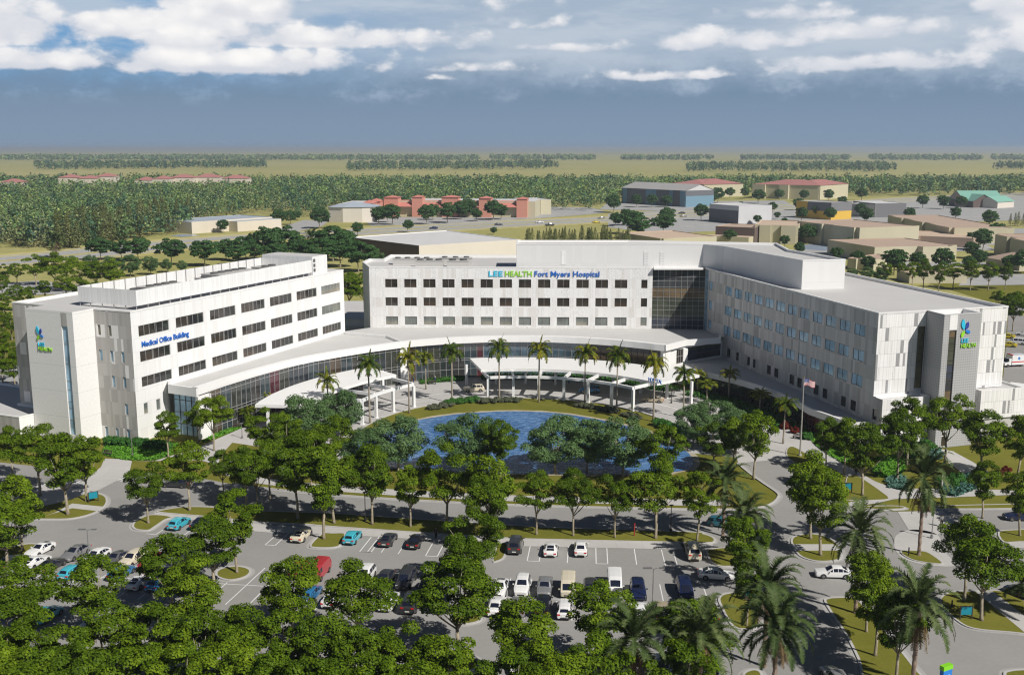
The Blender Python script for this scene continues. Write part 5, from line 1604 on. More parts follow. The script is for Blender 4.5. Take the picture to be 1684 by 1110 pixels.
# stations: x, half width, sill, belt, top, half width of top, glass flags: s (side), t (top)
KINDS = {
 'sedan': ([(2.32, .66, .30, .58, .62, .55, ''), (2.18, .82, .24, .70, .74, .66, ''), (1.55, .89, .22, .80, .86, .72, ''), (.95, .90, .22, .88, .95, .70, 't'), (.15, .90, .22, .92, 1.40, .58, 's'), (-.45, .90, .22, .93, 1.44, .58, 's'), (-1.05, .90, .22, .95, 1.38, .56, 'st'), (-1.75, .89, .23, .98, 1.06, .64, ''), (-2.2, .83, .28, .94, 1.02, .64, ''), (-2.36, .72, .34, .80, .88, .58, '')], 1.38, -1.38, .33),
 'sports': ([(2.2, .66, .26, .48, .52, .5, ''), (2.05, .85, .2, .62, .66, .66, ''), (1.4, .93, .18, .76, .80, .74, ''), (.75, .92, .18, .80, .88, .72, 't'), (0., .92, .18, .82, 1.24, .54, 's'), (-.6, .93, .18, .85, 1.27, .52, 'st'), (-1.3, .95, .18, .90, 1.08, .58, 't'), (-1.85, .93, .22, .90, .96, .62, ''), (-2.12, .86, .28, .84, .90, .6, ''), (-2.22, .78, .34, .7, .74, .55, '')], 1.3, -1.28, .34),
 'hatch': ([(2.02, .64, .30, .62, .66, .54, ''), (1.88, .80, .24, .74, .78, .66, ''), (1.4, .87, .22, .84, .90, .70, ''), (.85, .88, .22, .92, .99, .70, 't'), (.1, .88, .22, .95, 1.44, .60, 's'), (-.6, .88, .22, .96, 1.48, .60, 's'), (-1.25, .88, .22, .99, 1.42, .57, 's'), (-1.62, .87, .23, 1.0, 1.34, .54, 't'), (-1.98, .83, .28, .97, 1.02, .62, ''), (-2.08, .76, .34, .8, .84, .62, '')], 1.28, -1.28, .32),
 'suv': ([(2.28, .70, .38, .78, .82, .58, ''), (2.12, .86, .32, .92, .96, .70, ''), (1.55, .93, .28, 1.02, 1.08, .76, ''), (.95, .94, .28, 1.08, 1.15, .76, 't'), (.3, .94, .28, 1.10, 1.66, .66, 's'), (-.6, .94, .28, 1.12, 1.72, .66, 's'), (-1.5, .94, .28, 1.14, 1.68, .64, 's'), (-1.95, .93, .30, 1.15, 1.60, .61, 't'), (-2.26, .89, .34, 1.10, 1.16, .70, ''), (-2.36, .82, .4, .9, .94, .7, '')], 1.42, -1.42, .37),
 'wagon': ([(2.32, .66, .30, .60, .64, .55, ''), (2.18, .83, .24, .72, .76, .66, ''), (1.55, .89, .22, .82, .88, .72, ''), (.95, .90, .22, .90, .97, .72, 't'), (.2, .90, .22, .93, 1.44, .60, 's'), (-.7, .90, .22, .94, 1.49, .60, 's'), (-1.6, .90, .22, .97, 1.45, .58, 's'), (-2.0, .89, .23, .98, 1.36, .56, 't'), (-2.32, .85, .28, .96, 1.02, .64, ''), (-2.42, .78, .34, .8, .84, .62, '')], 1.4, -1.42, .33),
 'minivan': ([(2.3, .68, .34, .74, .78, .58, ''), (2.18, .85, .27, .88, .92, .68, ''), (1.75, .91, .24, 1.00, 1.06, .72, 't'), (.85, .93, .24, 1.08, 1.74, .66, 's'), (-.3, .93, .24, 1.08, 1.82, .68, 's'), (-1.4, .93, .24, 1.10, 1.80, .68, 's'), (-2.05, .92, .25, 1.12, 1.74, .66, 't'), (-2.3, .90, .28, 1.10, 1.18, .74, ''), (-2.38, .85, .34, .9, .95, .72, '')], 1.42, -1.45, .34),
 'van': ([(2.3, .74, .36, .88, .92, .66, ''), (2.2, .86, .3, 1.0, 1.06, .72, 't'), (1.6, .92, .26, 1.12, 1.78, .76, 's'), (.9, .93, .26, 1.12, 1.92, .78, ''), (-.6, .93, .26, 1.14, 1.95, .80, ''), (-2.0, .93, .26, 1.14, 1.94, .80, 't'), (-2.32, .92, .28, 1.12, 1.25, .84, ''), (-2.38, .9, .34, .95, 1.0, .82, '')], 1.45, -1.45, .34),
 'pickup': ([(2.6, .72, .42, .84, .88, .6, ''), (2.45, .9, .36, .98, 1.02, .74, ''), (1.8, .96, .32, 1.06, 1.12, .8, ''), (1.2, .97, .32, 1.12, 1.18, .78, 't'), (.6, .97, .32, 1.14, 1.70, .66, 's'), (-.4, .97, .32, 1.15, 1.74, .66, 't'), (-.75, .97, .32, 1.15, 1.2, .80, ''), (-2.3, .96, .34, 1.14, 1.18, .80, ''), (-2.6, .92, .42, 1.0, 1.04, .8, '')], 1.62, -1.6, .4),
}
WHEEL = {}
def wheel_meshes(r):
    if r not in WHEEL:
        t = MB(); n = 18; w = .11
        prof = [(r * .62, -w), (r * .93, -w), (r, -w * .7), (r, w * .7), (r * .93, w), (r * .62, w)]
        for a in range(n):
            c0, s0 = math.cos(2 * PI * a / n), math.sin(2 * PI * a / n); c1, s1 = math.cos(2 * PI * (a + 1) / n), math.sin(2 * PI * (a + 1) / n)
            for (r0, y0), (r1, y1) in zip(prof, prof[1:]):
                t.quad((c0 * r0, y0, s0 * r0), (c0 * r1, y1, s0 * r1), (c1 * r1, y1, s1 * r1), (c1 * r0, y0, s1 * r0))
        m = MB()
        for y in (-w * .82, w * .82):
            for a in range(5):
                b0 = 2 * PI * (a - .28) / 5; b1 = 2 * PI * (a + .28) / 5
                m.poly([(0, y, 0), (math.cos(b0) * r * .63, y, math.sin(b0) * r * .63), (math.cos(b1) * r * .63, y, math.sin(b1) * r * .63)])
        h = MB(); h.tube([(0, -w * .6, 0), (0, w * .6, 0)], r * .63, 14)
        WHEEL[r] = (t.mesh('tyre', M['tyre'], None, False), m.mesh('rim', M['rim']), h.mesh('brake', M['trim_dark']))
    return WHEEL[r]
def car_proto(kind):
    st, xf, xr, wr = KINDS[kind]
    body = MB(); glz = MB()
    S = [st[0]]
    rings = []
    for (x, hw, zs, zb, zt, hr, fl) in st:
        zm = zs + (zb - zs) * .55
        half = [(x, 0, zs), (x, hw * .86, zs), (x, hw * .985, zs + .10), (x, hw, zm), (x, hw * .975, zb), (x, hr + (.05 if zt - zb > .2 else .1), zt - .05), (x, hr * .82, zt), (x, 0, zt + .025)]
        rings.append(half)
    def mir(p): return (p[0], -p[1], p[2])
    for i in range(len(rings) - 1):
        a, b = rings[i], rings[i + 1]
        for j in range(7):
            body.quad(a[j], a[j + 1], b[j + 1], b[j]); body.quad(mir(b[j]), mir(b[j + 1]), mir(a[j + 1]), mir(a[j]))
        fa = st[i][6]
        if 't' in fa:      # windscreen or rear window between this station and the next
            up = 1
            P = [Vector(q) for q in (a[6], b[6])]
            for sg in (1, -1):
                q = [Vector((p[0], p[1] * sg, p[2])) for p in (a[7], a[6], b[6], b[7])]
                nrm = (q[1] - q[0]).cross(q[3] - q[0]).normalized()
                if nrm.z < 0: nrm = -nrm
                def L(u, v): return q[0].lerp(q[1], u).lerp(q[3].lerp(q[2], u), v) + nrm * .012
                u1, v0, v1 = 1.0, .07, .93
                glz.quad(L(0, v0), L(u1, v0), L(u1, v1), L(0, v1))
        if 's' in fa:      # side windows from here back to the next station
            for sg in (1, -1):
                q = [Vector((p[0], p[1] * sg, p[2])) for p in (a[4], a[5], b[5], b[4])]
                nrm = (q[1] - q[0]).cross(q[3] - q[0]).normalized()
                if nrm.y * sg < 0: nrm = -nrm
                def L2_(u, v): return q[0].lerp(q[1], u).lerp(q[3].lerp(q[2], u), v) + nrm * .012
                glz.quad(L2_(.08, .05), L2_(.92, .05), L2_(.92, .95), L2_(.08, .95))
    # quarter windows beside the screens
    for i in range(len(rings) - 1):
        if 't' not in st[i][6]: continue
        a, b = rings[i], rings[i + 1]
        for sg in (1, -1):
            lo, hi = (a, b) if st[i][4] < st[i + 1][4] else (b, a)
            if abs(st[i][4] - st[i + 1][4]) < .2: continue
            p = [Vector((q[0], q[1] * sg, q[2])) for q in (lo[4], hi[4], hi[5])]
            c = (p[0] + p[1] + p[2]) / 3
            p = [c + (q - c) * .72 + Vector((0, .014 * sg, 0.004)) for q in p]
            glz.poly(p)
    body.poly([q for q in rings[0]] + [mir(q) for q in reversed(rings[0][1:-1])]); body.poly(list(reversed([q for q in rings[-1]] + [mir(q) for q in reversed(rings[-1][1:-1])])))
    # mirrors
    k = next(i for i, s_ in enumerate(st) if 't' in s_[6])
    x, hw, zb = st[k + 1][0] + .45, st[k + 1][1], st[k + 1][3]
    for sg in (1, -1):
        y = sg * (hw + .09); body.box(x - .06, y - .1, zb + .02, x + .06, y + .1, zb + .15)
    if kind == 'pickup':
        pass
    g = glz.mesh('window', M['car_glass'])
    for xx in (xf, xr):
        for sg in (1, -1):
            y = sg * (max(s_[1] for s_ in st) * .998 + .006)
            pts = [(xx + math.cos(t) * (wr + .055), y, wr + math.sin(t) * (wr + .055)) for t in np.linspace(-.35, PI + .35, 14)]
            body.poly(pts if sg < 0 else pts[::-1], 1)
    bm_ = body.mesh('body', [PAINT['white'], M['trim_dark']], None, False)
    f = st[1]; x0 = st[0][0]; rr_ = st[-1]; x1 = rr_[0]
    hl = []
    for sg in (1, -1):
        h = MB(); zc = f[3] - .10
        h.box(f[0] - .04, min(sg * .48, sg * .80), zc - .08, f[0] + .09, max(sg * .48, sg * .80), zc + .05); hl.append(h.mesh('headlight', M['headlamp']))
    tl_ = []
    for sg in (1, -1):
        h = MB(); zc = min(rr_[3] + .02, .98) if kind not in ('minivan', 'van') else 1.0
        h.box(x1 - .03, min(sg * .46, sg * .80), zc - .10, x1 + .14, max(sg * .46, sg * .80), zc + .06); tl_.append(h.mesh('taillight', M['taillamp']))
    gr = MB(); gr.box(x0 - .05, -.42, .42, x0 + .02, .42, .56); gr.box(x1 - .02, -.5, .34, x1 + .05, .5, .46)
    gm_ = gr.mesh('grille', M['trim_dark'])
    pl = MB(); pl.box(x1 - .035, -.26, .52, x1 + .03, .26, .64); pm = pl.mesh('licence_plate', M['plate'])
    return dict(body=bm_, window=g, head=hl, tail=tl_, grille=gm_, plate=pm, xf=xf, xr=xr, wr=wr, tw=max(s_[1] for s_ in st))
CARP = {k: car_proto(k) for k in KINDS}
def car(kind, col, base, ang, label, group=None, cat='car', name='parked_car', sc=1.0, z=0.0):
    p = CARP[kind]
    o = empty(name, (base[0], base[1], z), ang, label, cat, group)
    o.scale = (sc, sc, sc)
    b = link('body', p['body'], o); b.material_slots[0].link = 'OBJECT'; b.material_slots[0].material = PAINT[col]
    link('window', p['window'], o); link('grille', p['grille'], o); link('licence_plate', p['plate'], o)
    for m_ in p['head']: link('headlight', m_, o)
    for m_ in p['tail']: link('taillight', m_, o)
    t, r_, h_ = wheel_meshes(p['wr'])
    for xx in (p['xf'], p['xr']):
        for sg in (1, -1):
            w = link('wheel', h_, o, (xx, sg * (p['tw'] - .085), p['wr']))
            link('tyre', t, w); link('rim', r_, w)
    return o
def bay(px, py, nose_away=True, jit=0.0):
    x, y, _ = G(px, py, .35)
    a = stall_angle(x) + (0 if nose_away else PI) + jit
    return (x, y), a
g1 = 'cars in the far parking row'
for (px, py, kind, col, lb) in ((295, 862, 'hatch', 'turquoise', 'turquoise hatchback beside the small island at left'), (333, 861, 'sedan', 'navy', 'dark navy sedan half hidden by a tree next to the first turquoise hatchback'),
                                (385, 873, 'hatch', 'blue', 'blue hatchback hidden under a tree in the far parking row'), (496, 881, 'sports', 'cream', 'cream coupe seen from behind beside the grass island'), (580, 885, 'hatch', 'turquoise', 'turquoise hatchback right of the grass island with a tree'),
                                (638, 888, 'sports', 'dark grey', 'dark grey coupe seen from behind in the far parking row'), (684, 891, 'sedan', 'black', 'black sedan with red tail lights in the far parking row'),
                                (848, 899, 'minivan', 'dark grey', 'dark grey minivan at the left of the right-hand far row'), (906, 904, 'sports', 'white', 'white sports coupe seen from behind in the far row'),
                                (955, 903, 'sedan', 'white', 'white sedan seen from behind right of the white sports coupe'), (1139, 909, 'minivan', 'cream', 'cream minivan with a red rear band at the right end of the far row')):
    b, a = bay(px, py); car(kind, col, b, a, lb, g1)
g2 = 'cars in the middle double row, facing the camera'
for (px, py, kind, col, lb) in ((66, 905, 'sports', 'white', 'white sports coupe with a dark roof nosing out at far left'), (124, 911, 'sedan', 'silver', 'silver grey sedan next to the tall lamp at left'), (158, 917, 'sedan', 'white', 'pale silver sedan between the two grey cars at left'), (190, 920, 'sports', 'grey', 'grey coupe with a rear wing left of the beige wagon'),
                                (218, 921, 'wagon', 'cream', 'cream station wagon with roof rails'), (248, 926, 'hatch', 'red', 'crimson hatchback right of the cream wagon'), (280, 930, 'sedan', 'silver', 'silver sedan hidden by the tree right of the crimson hatchback'),
                                (492, 940, 'hatch', 'red', 'red hatchback left of the red van'), (524, 943, 'van', 'van red', 'red panel van behind a leafy tree'), (600, 950, 'suv', 'white', 'white utility car behind the leafy tree left of the grey minivan'), (632, 955, 'sedan', 'dark grey', 'dark grey sedan peeking out left of the grey minivan'),
                                (668, 956, 'minivan', 'dark grey', 'dark grey minivan facing the camera left of the middle trees'), (700, 970, 'sedan', 'black', 'black sedan half hidden by the big middle tree'),
                                (822, 968, 'sports', 'white', 'white coupe facing the camera right of the big middle tree'), (859, 967, 'suv', 'white', 'white off-roader facing the camera'), (896, 968, 'pickup', 'silver', 'silver pickup facing the camera'), (934, 968, 'van', 'cream', 'cream small van facing the camera'),
                                (971, 972, 'wagon', 'dark grey', 'dark grey wagon behind a tree top'), (1011, 962, 'van', 'white', 'tall white van in the middle row'), (1049, 974, 'suv', 'navy', 'navy utility car left of the lamp'), (1126, 973, 'minivan', 'navy', 'navy minivan at the right end of the middle row')):
    b, a = bay(px, py, False); car(kind, col, b, a, lb, g2, sc=.94 if kind == 'pickup' else 1)
g3 = 'cars in the near half of the double row, seen from behind'
for (px, py, kind, col, lb) in ((816, 998, 'sedan', 'white', 'white sedan with red tail lights right of the big middle tree'), (853, 1000, 'suv', 'silver', 'silver utility car under a tree top in the near row'), (893, 1000, 'minivan', 'black', 'black minivan behind the silver pickup'), (929, 1002, 'wagon', 'white', 'white wagon behind the cream small van'),
                                (1053, 1006, 'hatch', 'white', 'white hatchback behind the navy utility car'), (1089, 1006, 'wagon', 'beige', 'beige wagon right of the white hatchback'), (1128, 1010, 'suv', 'grey', 'grey utility car under a leafy tree near the exit'), (1168, 1008, 'sedan', 'navy', 'navy sedan beside the exit island'),
                                (677, 994, 'minivan', 'dark grey', 'dark grey minivan seen from behind left of the round island'), (640, 990, 'sedan', 'white', 'white sedan seen from behind left of the dark grey minivan'), (512, 978, 'hatch', 'blue', 'blue hatchback glimpsed through a leafy tree'), (548, 985, 'sedan', 'white', 'white sedan glimpsed between two leafy trees'),
                                (230, 958, 'sports', 'white', 'white sports car alone in the near left bays'), (262, 960, 'hatch', 'blue', 'dark blue hatchback right of the white sports car at left'), (200, 943, 'hatch', 'bright blue', 'bright blue hatchback behind the leafy tree at left'), (85, 936, 'hatch', 'turquoise', 'pale turquoise hatchback behind the tree tops at left'),
                                (85, 930, 'sports', 'dark grey', 'dark grey coupe in front of the silver sedan at left'), (58, 925, 'sports', 'white', 'white coupe half hidden behind the front trees at far left'), (20, 926, 'sedan', 'dark grey', 'dark grey sedan at the far left edge')):
    if lb.startswith('pale turq'): px, py = 120, 942
    b, a = bay(px, py); car(kind, col, b, a, lb, g3)
for (px, py, kind, col, ang, lb) in ((7, 893, 'suv', 'silver', 32, 'silver estate car at the far left edge beside the island'), (289, 796, 'wagon', 'dark grey', 172, 'dark grey wagon driving on the ring road at left'), (1178, 946, 'sedan', 'white', -8, 'white saloon driving out of the parking aisle'),
                                     (1370, 943, 'sedan', 'white', 176, 'white saloon with a dark roof turning in at the junction'), (1187, 861, 'hatch', 'teal', -22, 'teal car on the ring road behind the tall palm'), (1677, 850, 'sedan', 'navy', 175, 'navy car at the right edge on the ring road'),
                                     (1683, 976, 'sedan', 'navy', 120, 'dark car cut by the right edge below the sidewalk'), (779, 641, 'suv', 'cream', 188, 'cream utility car under the left end of the main canopy'), (969, 643, 'suv', 'blue', 175, 'blue utility car under the main canopy'), (1074, 658, 'sedan', 'beige', 165, 'beige saloon leaving the main canopy'),
                                     (1375, 1116, 'sedan', 'silver', 100, 'grey car entering at the bottom edge')):
    x, y, _ = G(px, py, .4); car(kind, col, (x, y), R(ang), lb, None, name='car', z=.02 if py < 700 else 0)
gl_ = 'cars glimpsed below the front trees'
for (px, py, kind, col, aw, lb) in ((28, 1000, 'suv', 'white', True, 'white car glimpsed between the trees at lower left'), (78, 1012, 'hatch', 'turquoise', True, 'turquoise car roof showing behind a tree at lower left'), (235, 1076, 'sedan', 'black', True, 'black car under the trees near the bottom left'), (160, 1024, 'sedan', 'white', True, 'white car under the trees at lower left'),
                                (855, 1090, 'sedan', 'white', False, 'white car under the trees right of the bottom island'), (905, 1096, 'suv', 'dark grey', False, 'dark car under the trees below the white wagon'), (1090, 1100, 'sedan', 'silver', False, 'silver car behind the bottom date palms'), (1165, 1090, 'sedan', 'navy', False, 'navy car between the two bottom date palms')):
    b, a = bay(px, py, aw); car(kind, col, b, a, lb, gl_)
# east parking: ambulance and cars
def ambulance(base, ang, label):
    o = empty('ambulance', (base[0], base[1], 0), ang, label, 'ambulance')
    m_ = MB()
    m_.prism([(-3.2, -1.15), (1.0, -1.15), (1.0, 1.15), (-3.2, 1.15)], .55, 2.95)
    b = lpart('body', m_, PAINT['white'], o)
    m_ = MB(); prof = [(1.02, .5), (3.0, .5), (3.0, 1.05), (2.2, 1.25), (1.7, 2.15), (1.02, 2.2)]
    for y, rev in ((-1.0, False), (1.0, True)):
        p = [(x, y, z) for x, z in prof]; m_.poly(p[::-1] if rev else p)
    for (x0, z0), (x1, z1) in zip(prof, prof[1:] + prof[:1]): m_.quad((x0, -1.0, z0), (x0, 1.0, z0), (x1, 1.0, z1), (x1, -1.0, z1))
    lpart('cab', m_, PAINT['white'], o)
    m_ = MB(); m_.box(1.75, -1.012, 1.3, 2.0, 1.012, 1.9); m_.quad((2.21, -.85, 1.29), (2.21, .85, 1.29), (1.75, .8, 2.1), (1.75, -.8, 2.1)); m_.box(-3.23, -.85, 1.6, -3.2, -.2, 2.3); m_.box(-3.23, .2, 1.6, -3.2, .85, 2.3); lpart('window', m_, M['car_glass'], o)
    m_ = MB(); m_.box(-3.212, -1.163, 1.15, 1.012, 1.163, 1.4); lpart('stripe', m_, M['taillamp'], o)
    m_ = MB()
    for s_ in (-1, 1):
        for a in (0, 60, 120):
            Mx = Matrix.Translation((-1.0, s_ * 1.17, 2.15)) @ Matrix.Rotation(R(a), 4, 'Y'); m_.box(-.09, -.012, -.4, .09, .012, .4, Mx)
    lpart('emblem', m_, M['blue2'], o)
    m_ = MB(); m_.box(.6, -.9, 2.96, .95, .9, 3.15); lpart('light_bar', m_, M['taillamp'], o)
    t, r_, h_ = wheel_meshes(.4)
    for xx in (2.1, -1.9):
        for sg in (1, -1):
            w = link('wheel', h_, o, (xx, sg * 1.0, .4)); link('tyre', t, w); link('rim', r_, w)
    return o
x, y, _ = G(1664, 602); ambulance((x, y), R(195), 'white ambulance with a red stripe and blue star parked right of the hospital wing')
x, y, _ = G(1696, 596); ambulance((x, y), R(195), 'second white ambulance cut by the right edge')
for (px, py, kind, col, ang, lb) in ((1657, 570, 'sedan', 'yellow', 150, 'yellow car parked beyond the ambulance'), (1672, 566, 'minivan', 'white', 150, 'white minivan parked beyond the ambulance'), (1655, 556, 'sedan', 'yellow', 150, 'small yellow car behind the other yellow car'), (1690, 562, 'sedan', 'navy', 150, 'navy car at the right edge beyond the ambulance'), (1684, 552, 'sedan', 'white', 150, 'white car behind the white minivan')):
    x, y, _ = G(px, py); car(kind, col, (x, y), R(ang), lb, 'cars parked right of the hospital wing')

# ------------------------------------------------------------------ people
SKIN = mat('skin', (.30, .17, .11), .6)
CLOTH = {n: mat(n.replace(' ', '_') + '_cloth', c, .85) for n, c in (('grey', (.22, .25, .26)), ('black', (.015, .015, .018)), ('teal', (.03, .25, .28)), ('white', (.6, .6, .6)), ('blue', (.03, .08, .25)), ('red', (.35, .03, .03)), ('khaki', (.3, .24, .15)))}
def person(base, ang, top, legs, label, stride=.22, group=None, z=0.0, arm=.25):
    o = empty('person', (base[0], base[1], z), ang, label, 'person', group)
    V = {'pelvis': (0, 0, .95), 'waist': (0, 0, 1.1), 'chest': (0, 0, 1.33), 'neck': (.01, 0, 1.5), 'head0': (.025, 0, 1.58), 'head1': (.03, 0, 1.68), 'head2': (.025, 0, 1.75),
         'lh': (0, .10, .92), 'lk': (stride * .55, .10, .50), 'la': (stride * .9, .10, .09), 'lt': (stride * .9 + .17, .11, .04), 'rh': (0, -.10, .92), 'rk': (-stride * .15, -.10, .50), 'ra': (-stride * 1.1, -.10, .10), 'rt': (-stride * 1.1 + .16, -.11, .04),
         'ls': (0, .19, 1.42), 'le': (-arm * .6, .25, 1.15), 'lw': (-arm * .55, .25, .90), 'lf': (-arm * .45, .25, .80), 'rs': (0, -.19, 1.42), 're': (arm * .45, -.25, 1.15), 'rw': (arm * 1.1, -.24, .93), 'rf': (arm * 1.35, -.24, .84)}
    Rr = {'pelvis': .145, 'waist': .125, 'chest': .15, 'neck': .055, 'head0': .075, 'head1': .10, 'head2': .085, 'lh': .095, 'lk': .062, 'la': .045, 'lt': .035, 'rh': .095, 'rk': .062, 'ra': .045, 'rt': .035, 'ls': .075, 'le': .048, 'lw': .036, 'lf': .03, 'rs': .075, 're': .048, 'rw': .036, 'rf': .03}
    E_ = [('pelvis', 'waist'), ('waist', 'chest'), ('chest', 'neck'), ('neck', 'head0'), ('head0', 'head1'), ('head1', 'head2'), ('pelvis', 'lh'), ('lh', 'lk'), ('lk', 'la'), ('la', 'lt'), ('pelvis', 'rh'), ('rh', 'rk'), ('rk', 'ra'), ('ra', 'rt'), ('chest', 'ls'), ('ls', 'le'), ('le', 'lw'), ('lw', 'lf'), ('chest', 'rs'), ('rs', 're'), ('re', 'rw'), ('rw', 'rf')]
    def skin(names, grow, mname, m, sub=1):
        ks = [k for k in V if k in names]
        me = bpy.data.meshes.new(mname)
        me.from_pydata([V[k] for k in ks], [(ks.index(a), ks.index(b)) for a, b in E_ if a in ks and b in ks], [])
        t = bpy.data.objects.new('t', me); COL.objects.link(t)
        md = t.modifiers.new('s', 'SKIN'); t.modifiers.new('u', 'SUBSURF').levels = sub
        for i, k in enumerate(ks):
            r_ = Rr[k] + grow
            me.skin_vertices[0].data[i].radius = (r_, r_ * (1.0 if k[0] in 'lrhn' else 1.15))
            me.skin_vertices[0].data[i].use_root = (i == 0)
        dg = bpy.context.evaluated_depsgraph_get()
        out = bpy.data.meshes.new_from_object(t.evaluated_get(dg))
        bpy.data.objects.remove(t)
        out.name = mname; out.materials.clear(); out.materials.append(m)
        out.polygons.foreach_set('use_smooth', [True] * len(out.polygons))
        return link(mname, out, o)
    skin(list(V), 0, 'body', SKIN)
    skin(['pelvis', 'waist', 'chest', 'ls', 'le', 'rs', 're'], .022, 'shirt', CLOTH[top])
    skin(['pelvis', 'lh', 'lk', 'la', 'rh', 'rk', 'ra'], .024, 'trousers', CLOTH[legs])
    h = MB(); 
    for i in range(6):
        for j in range(10):
            def S_(u, v):
                a = 2 * PI * v / 10; e = PI * .56 * u / 6
                return (.015 + .112 * math.sin(e) * math.cos(a), .105 * math.sin(e) * math.sin(a), 1.70 + .112 * math.cos(e))
            h.quad(S_(i, j), S_(i + 1, j), S_(i + 1, j + 1), S_(i, j + 1))
    lpart('hair', h, CLOTH['black'], o, True)
    return o
for (px, py, ang, tp, lg, st_, lb, zz) in ((1548, 866, 250, 'grey', 'black', .24, 'person in a grey shirt and dark trousers walking over the crossing', .03), (717, 886, 80, 'black', 'black', .22, 'person in dark clothes walking on the sidewalk behind the parked cars', .03), (1407, 780, 250, 'black', 'black', .2, 'person in dark clothes walking beside the bicycles', .03),
                                        (480 + 1110 / 5.55, 540 + 498 / 5.55, 10, 'teal', 'blue', .05, 'person in a teal top standing at the right column of the left canopy', .02), (480 + 1305 / 5.55, 540 + 490 / 5.55, 200, 'white', 'blue', .06, 'person in a pale top with a dark case by the lobby planting', .02),
                                        (980 + 615 / 5.55, 540 + 598 / 5.55, 200, 'black', 'black', .05, 'person in black standing under the right end of the main canopy', .02), (980 + 645 / 5.55, 540 + 590 / 5.55, 160, 'red', 'black', .05, 'person in a red top at the right end of the main canopy', .02), (740 + 1085 / 5.55, 540 + 505 / 5.55, 180, 'red', 'blue', .1, 'person in a red top under the middle of the main canopy', .02), (740 + 945 / 5.55, 540 + 495 / 5.55, 90, 'khaki', 'black', .1, 'person in khaki under the middle of the main canopy', .02)):
    x, y, _ = G(px, py); person((x, y), R(ang), tp, lg, lb, st_, None, zz)

# ------------------------------------------------------------------ signs, lamps, flag, furniture
M['teal_sign'] = mat('teal_sign_face', (.01, .24, .33), .45)
M['asph_dark'] = mat('dark_brown_metal', (.06, .045, .04), .5)
def info_sign(px, py, ang, label, w=1.25, h=1.0):
    x, y, _ = G(px, py); o = empty('wayfinding_sign', (x, y, .12), R(ang), label, 'sign', 'teal wayfinding signs')
    m_ = MB(); m_.box(-w / 2, -.05, .55, w / 2, .05, .55 + h); lpart('panel', m_, M['teal_sign'], o)
    m_ = MB(); m_.box(-w / 2 - .12, -.07, 0, -w / 2 - .004, .07, .62 + h); lpart('post', m_, M['asph_dark'], o)
    m_ = MB(); m_.box(w / 2 + .004, -.07, 0, w / 2 + .12, .07, .62 + h); lpart('post', m_, M['asph_dark'], o)
    m_ = MB(); m_.box(-w / 2, -.045, .56 + h, w / 2, .045, .62 + h); lpart('cap', m_, M['asph_dark'], o)
info_sign(154, 826, 35, 'teal wayfinding sign on the rounded left island')
info_sign(1393, 811, 0, 'teal wayfinding sign on the grass triangle by the walk')
info_sign(1234, 988, 4, 'teal wayfinding sign half behind a palm at the parking exit')
info_sign(1588, 1019, 2, 'teal wayfinding sign on the right-hand island')
# tall green and blue sign at the bottom
x, y, _ = G(1552, 1150); o = empty('monument_sign', (x, y, 0), R(28), 'blue monument sign with a bright green top at the bottom edge', 'sign')
m_ = MB(); m_.box(-.62, -.22, 0, .62, .22, 3.3); lpart('panel', m_, M['blue2'], o)
m_ = MB(); m_.box(-.66, -.26, 3.3, .66, .26, 3.75); lpart('cap', m_, mat('lime_sign_cap', (.22, .62, .02), .5), o)
m_ = MB()
for i in range(4): m_.box(-.45, -.235, 2.6 - i * .5, .3 - .1 * (i % 2), -.221, 2.75 - i * .5)
lpart('white_bar', m_, M['white_flat'], o)
x, y, _ = G(1548, 815); o = empty('direction_sign', (x, y, 0), R(60), 'dark rectangular sign on a post right of the tall crossing palm', 'sign')
m_ = MB(); m_.box(-.6, -.05, 1.6, .6, .05, 3.3); lpart('panel', m_, M['equip'], o)
m_ = MB(); m_.box(-.06, .055, 0, .06, .15, 3.2); lpart('post', m_, M['pole_dark'], o)
def lamp(px, py, h, label, group=None, arm=0.0, m_='pole_dark', z=0.1, ang=0):
    x, y, _ = G(px, py); o = empty('street_lamp', (x, y, z), ang, label, 'lamp', group)
    b = MB(); b.tube([(0, 0, -.1), (0, 0, .5), (0, 0, h)], [.12, .075, .05], 8); b.tube([(0, 0, -.1), (0, 0, .35)], .2, 10); lpart('pole', b, M[m_], o)
    b = MB()
    if arm:
        b.tube([(0, 0, h - .05), (arm * .5, 0, h + .1), (arm, 0, h + .12)], .045, 6); b.box(arm - .1, -.16, h + .06, arm + .55, .16, h + .16); b.box(-arm - .45, -.16, h + .06, -arm * .2, .16, h + .16)
    else:
        b.box(-.28, -.14, h - .02, .28, .14, h + .1)
    lpart('lamp_head', b, M[m_], o)
for i, (px, py, ty, lb) in enumerate(((601, 857, 811, 'dark lamp post on the grass strip left of the middle trees'), (1103, 874, 832, 'dark lamp post on the grass strip left of the tall palm'), (398.4, 721, 697, 'short lamp post on the left plaza'), (1532, 885, 843, 'thin lamp post beside the crossing palm'), (1350, 776, 735, 'thin lamp post between the trees right of the flagpole'), (218, 750, 708, 'thin lamp post by the hedge before the office building'))):
    b_ = G(px, py); lamp(px, py, Zat(px, ty, b_.y), lb, 'lamp posts along the walks', m_='pole_dark' if i < 2 else 'pole')
lamp(1073, 996, 4.7, 'double headed lamp standing in the middle of the double parking row', None, .8, 'pole', 0)
lamp(147, 922, 4.3, 'grey lamp standing between the silver cars at left', None, .7, 'pole', 0)
lamp(1104, 663, 3.2, 'short lamp post at the right end of the drop-off drive', 'lamp posts along the walks', m_='pole_dark', z=.02)
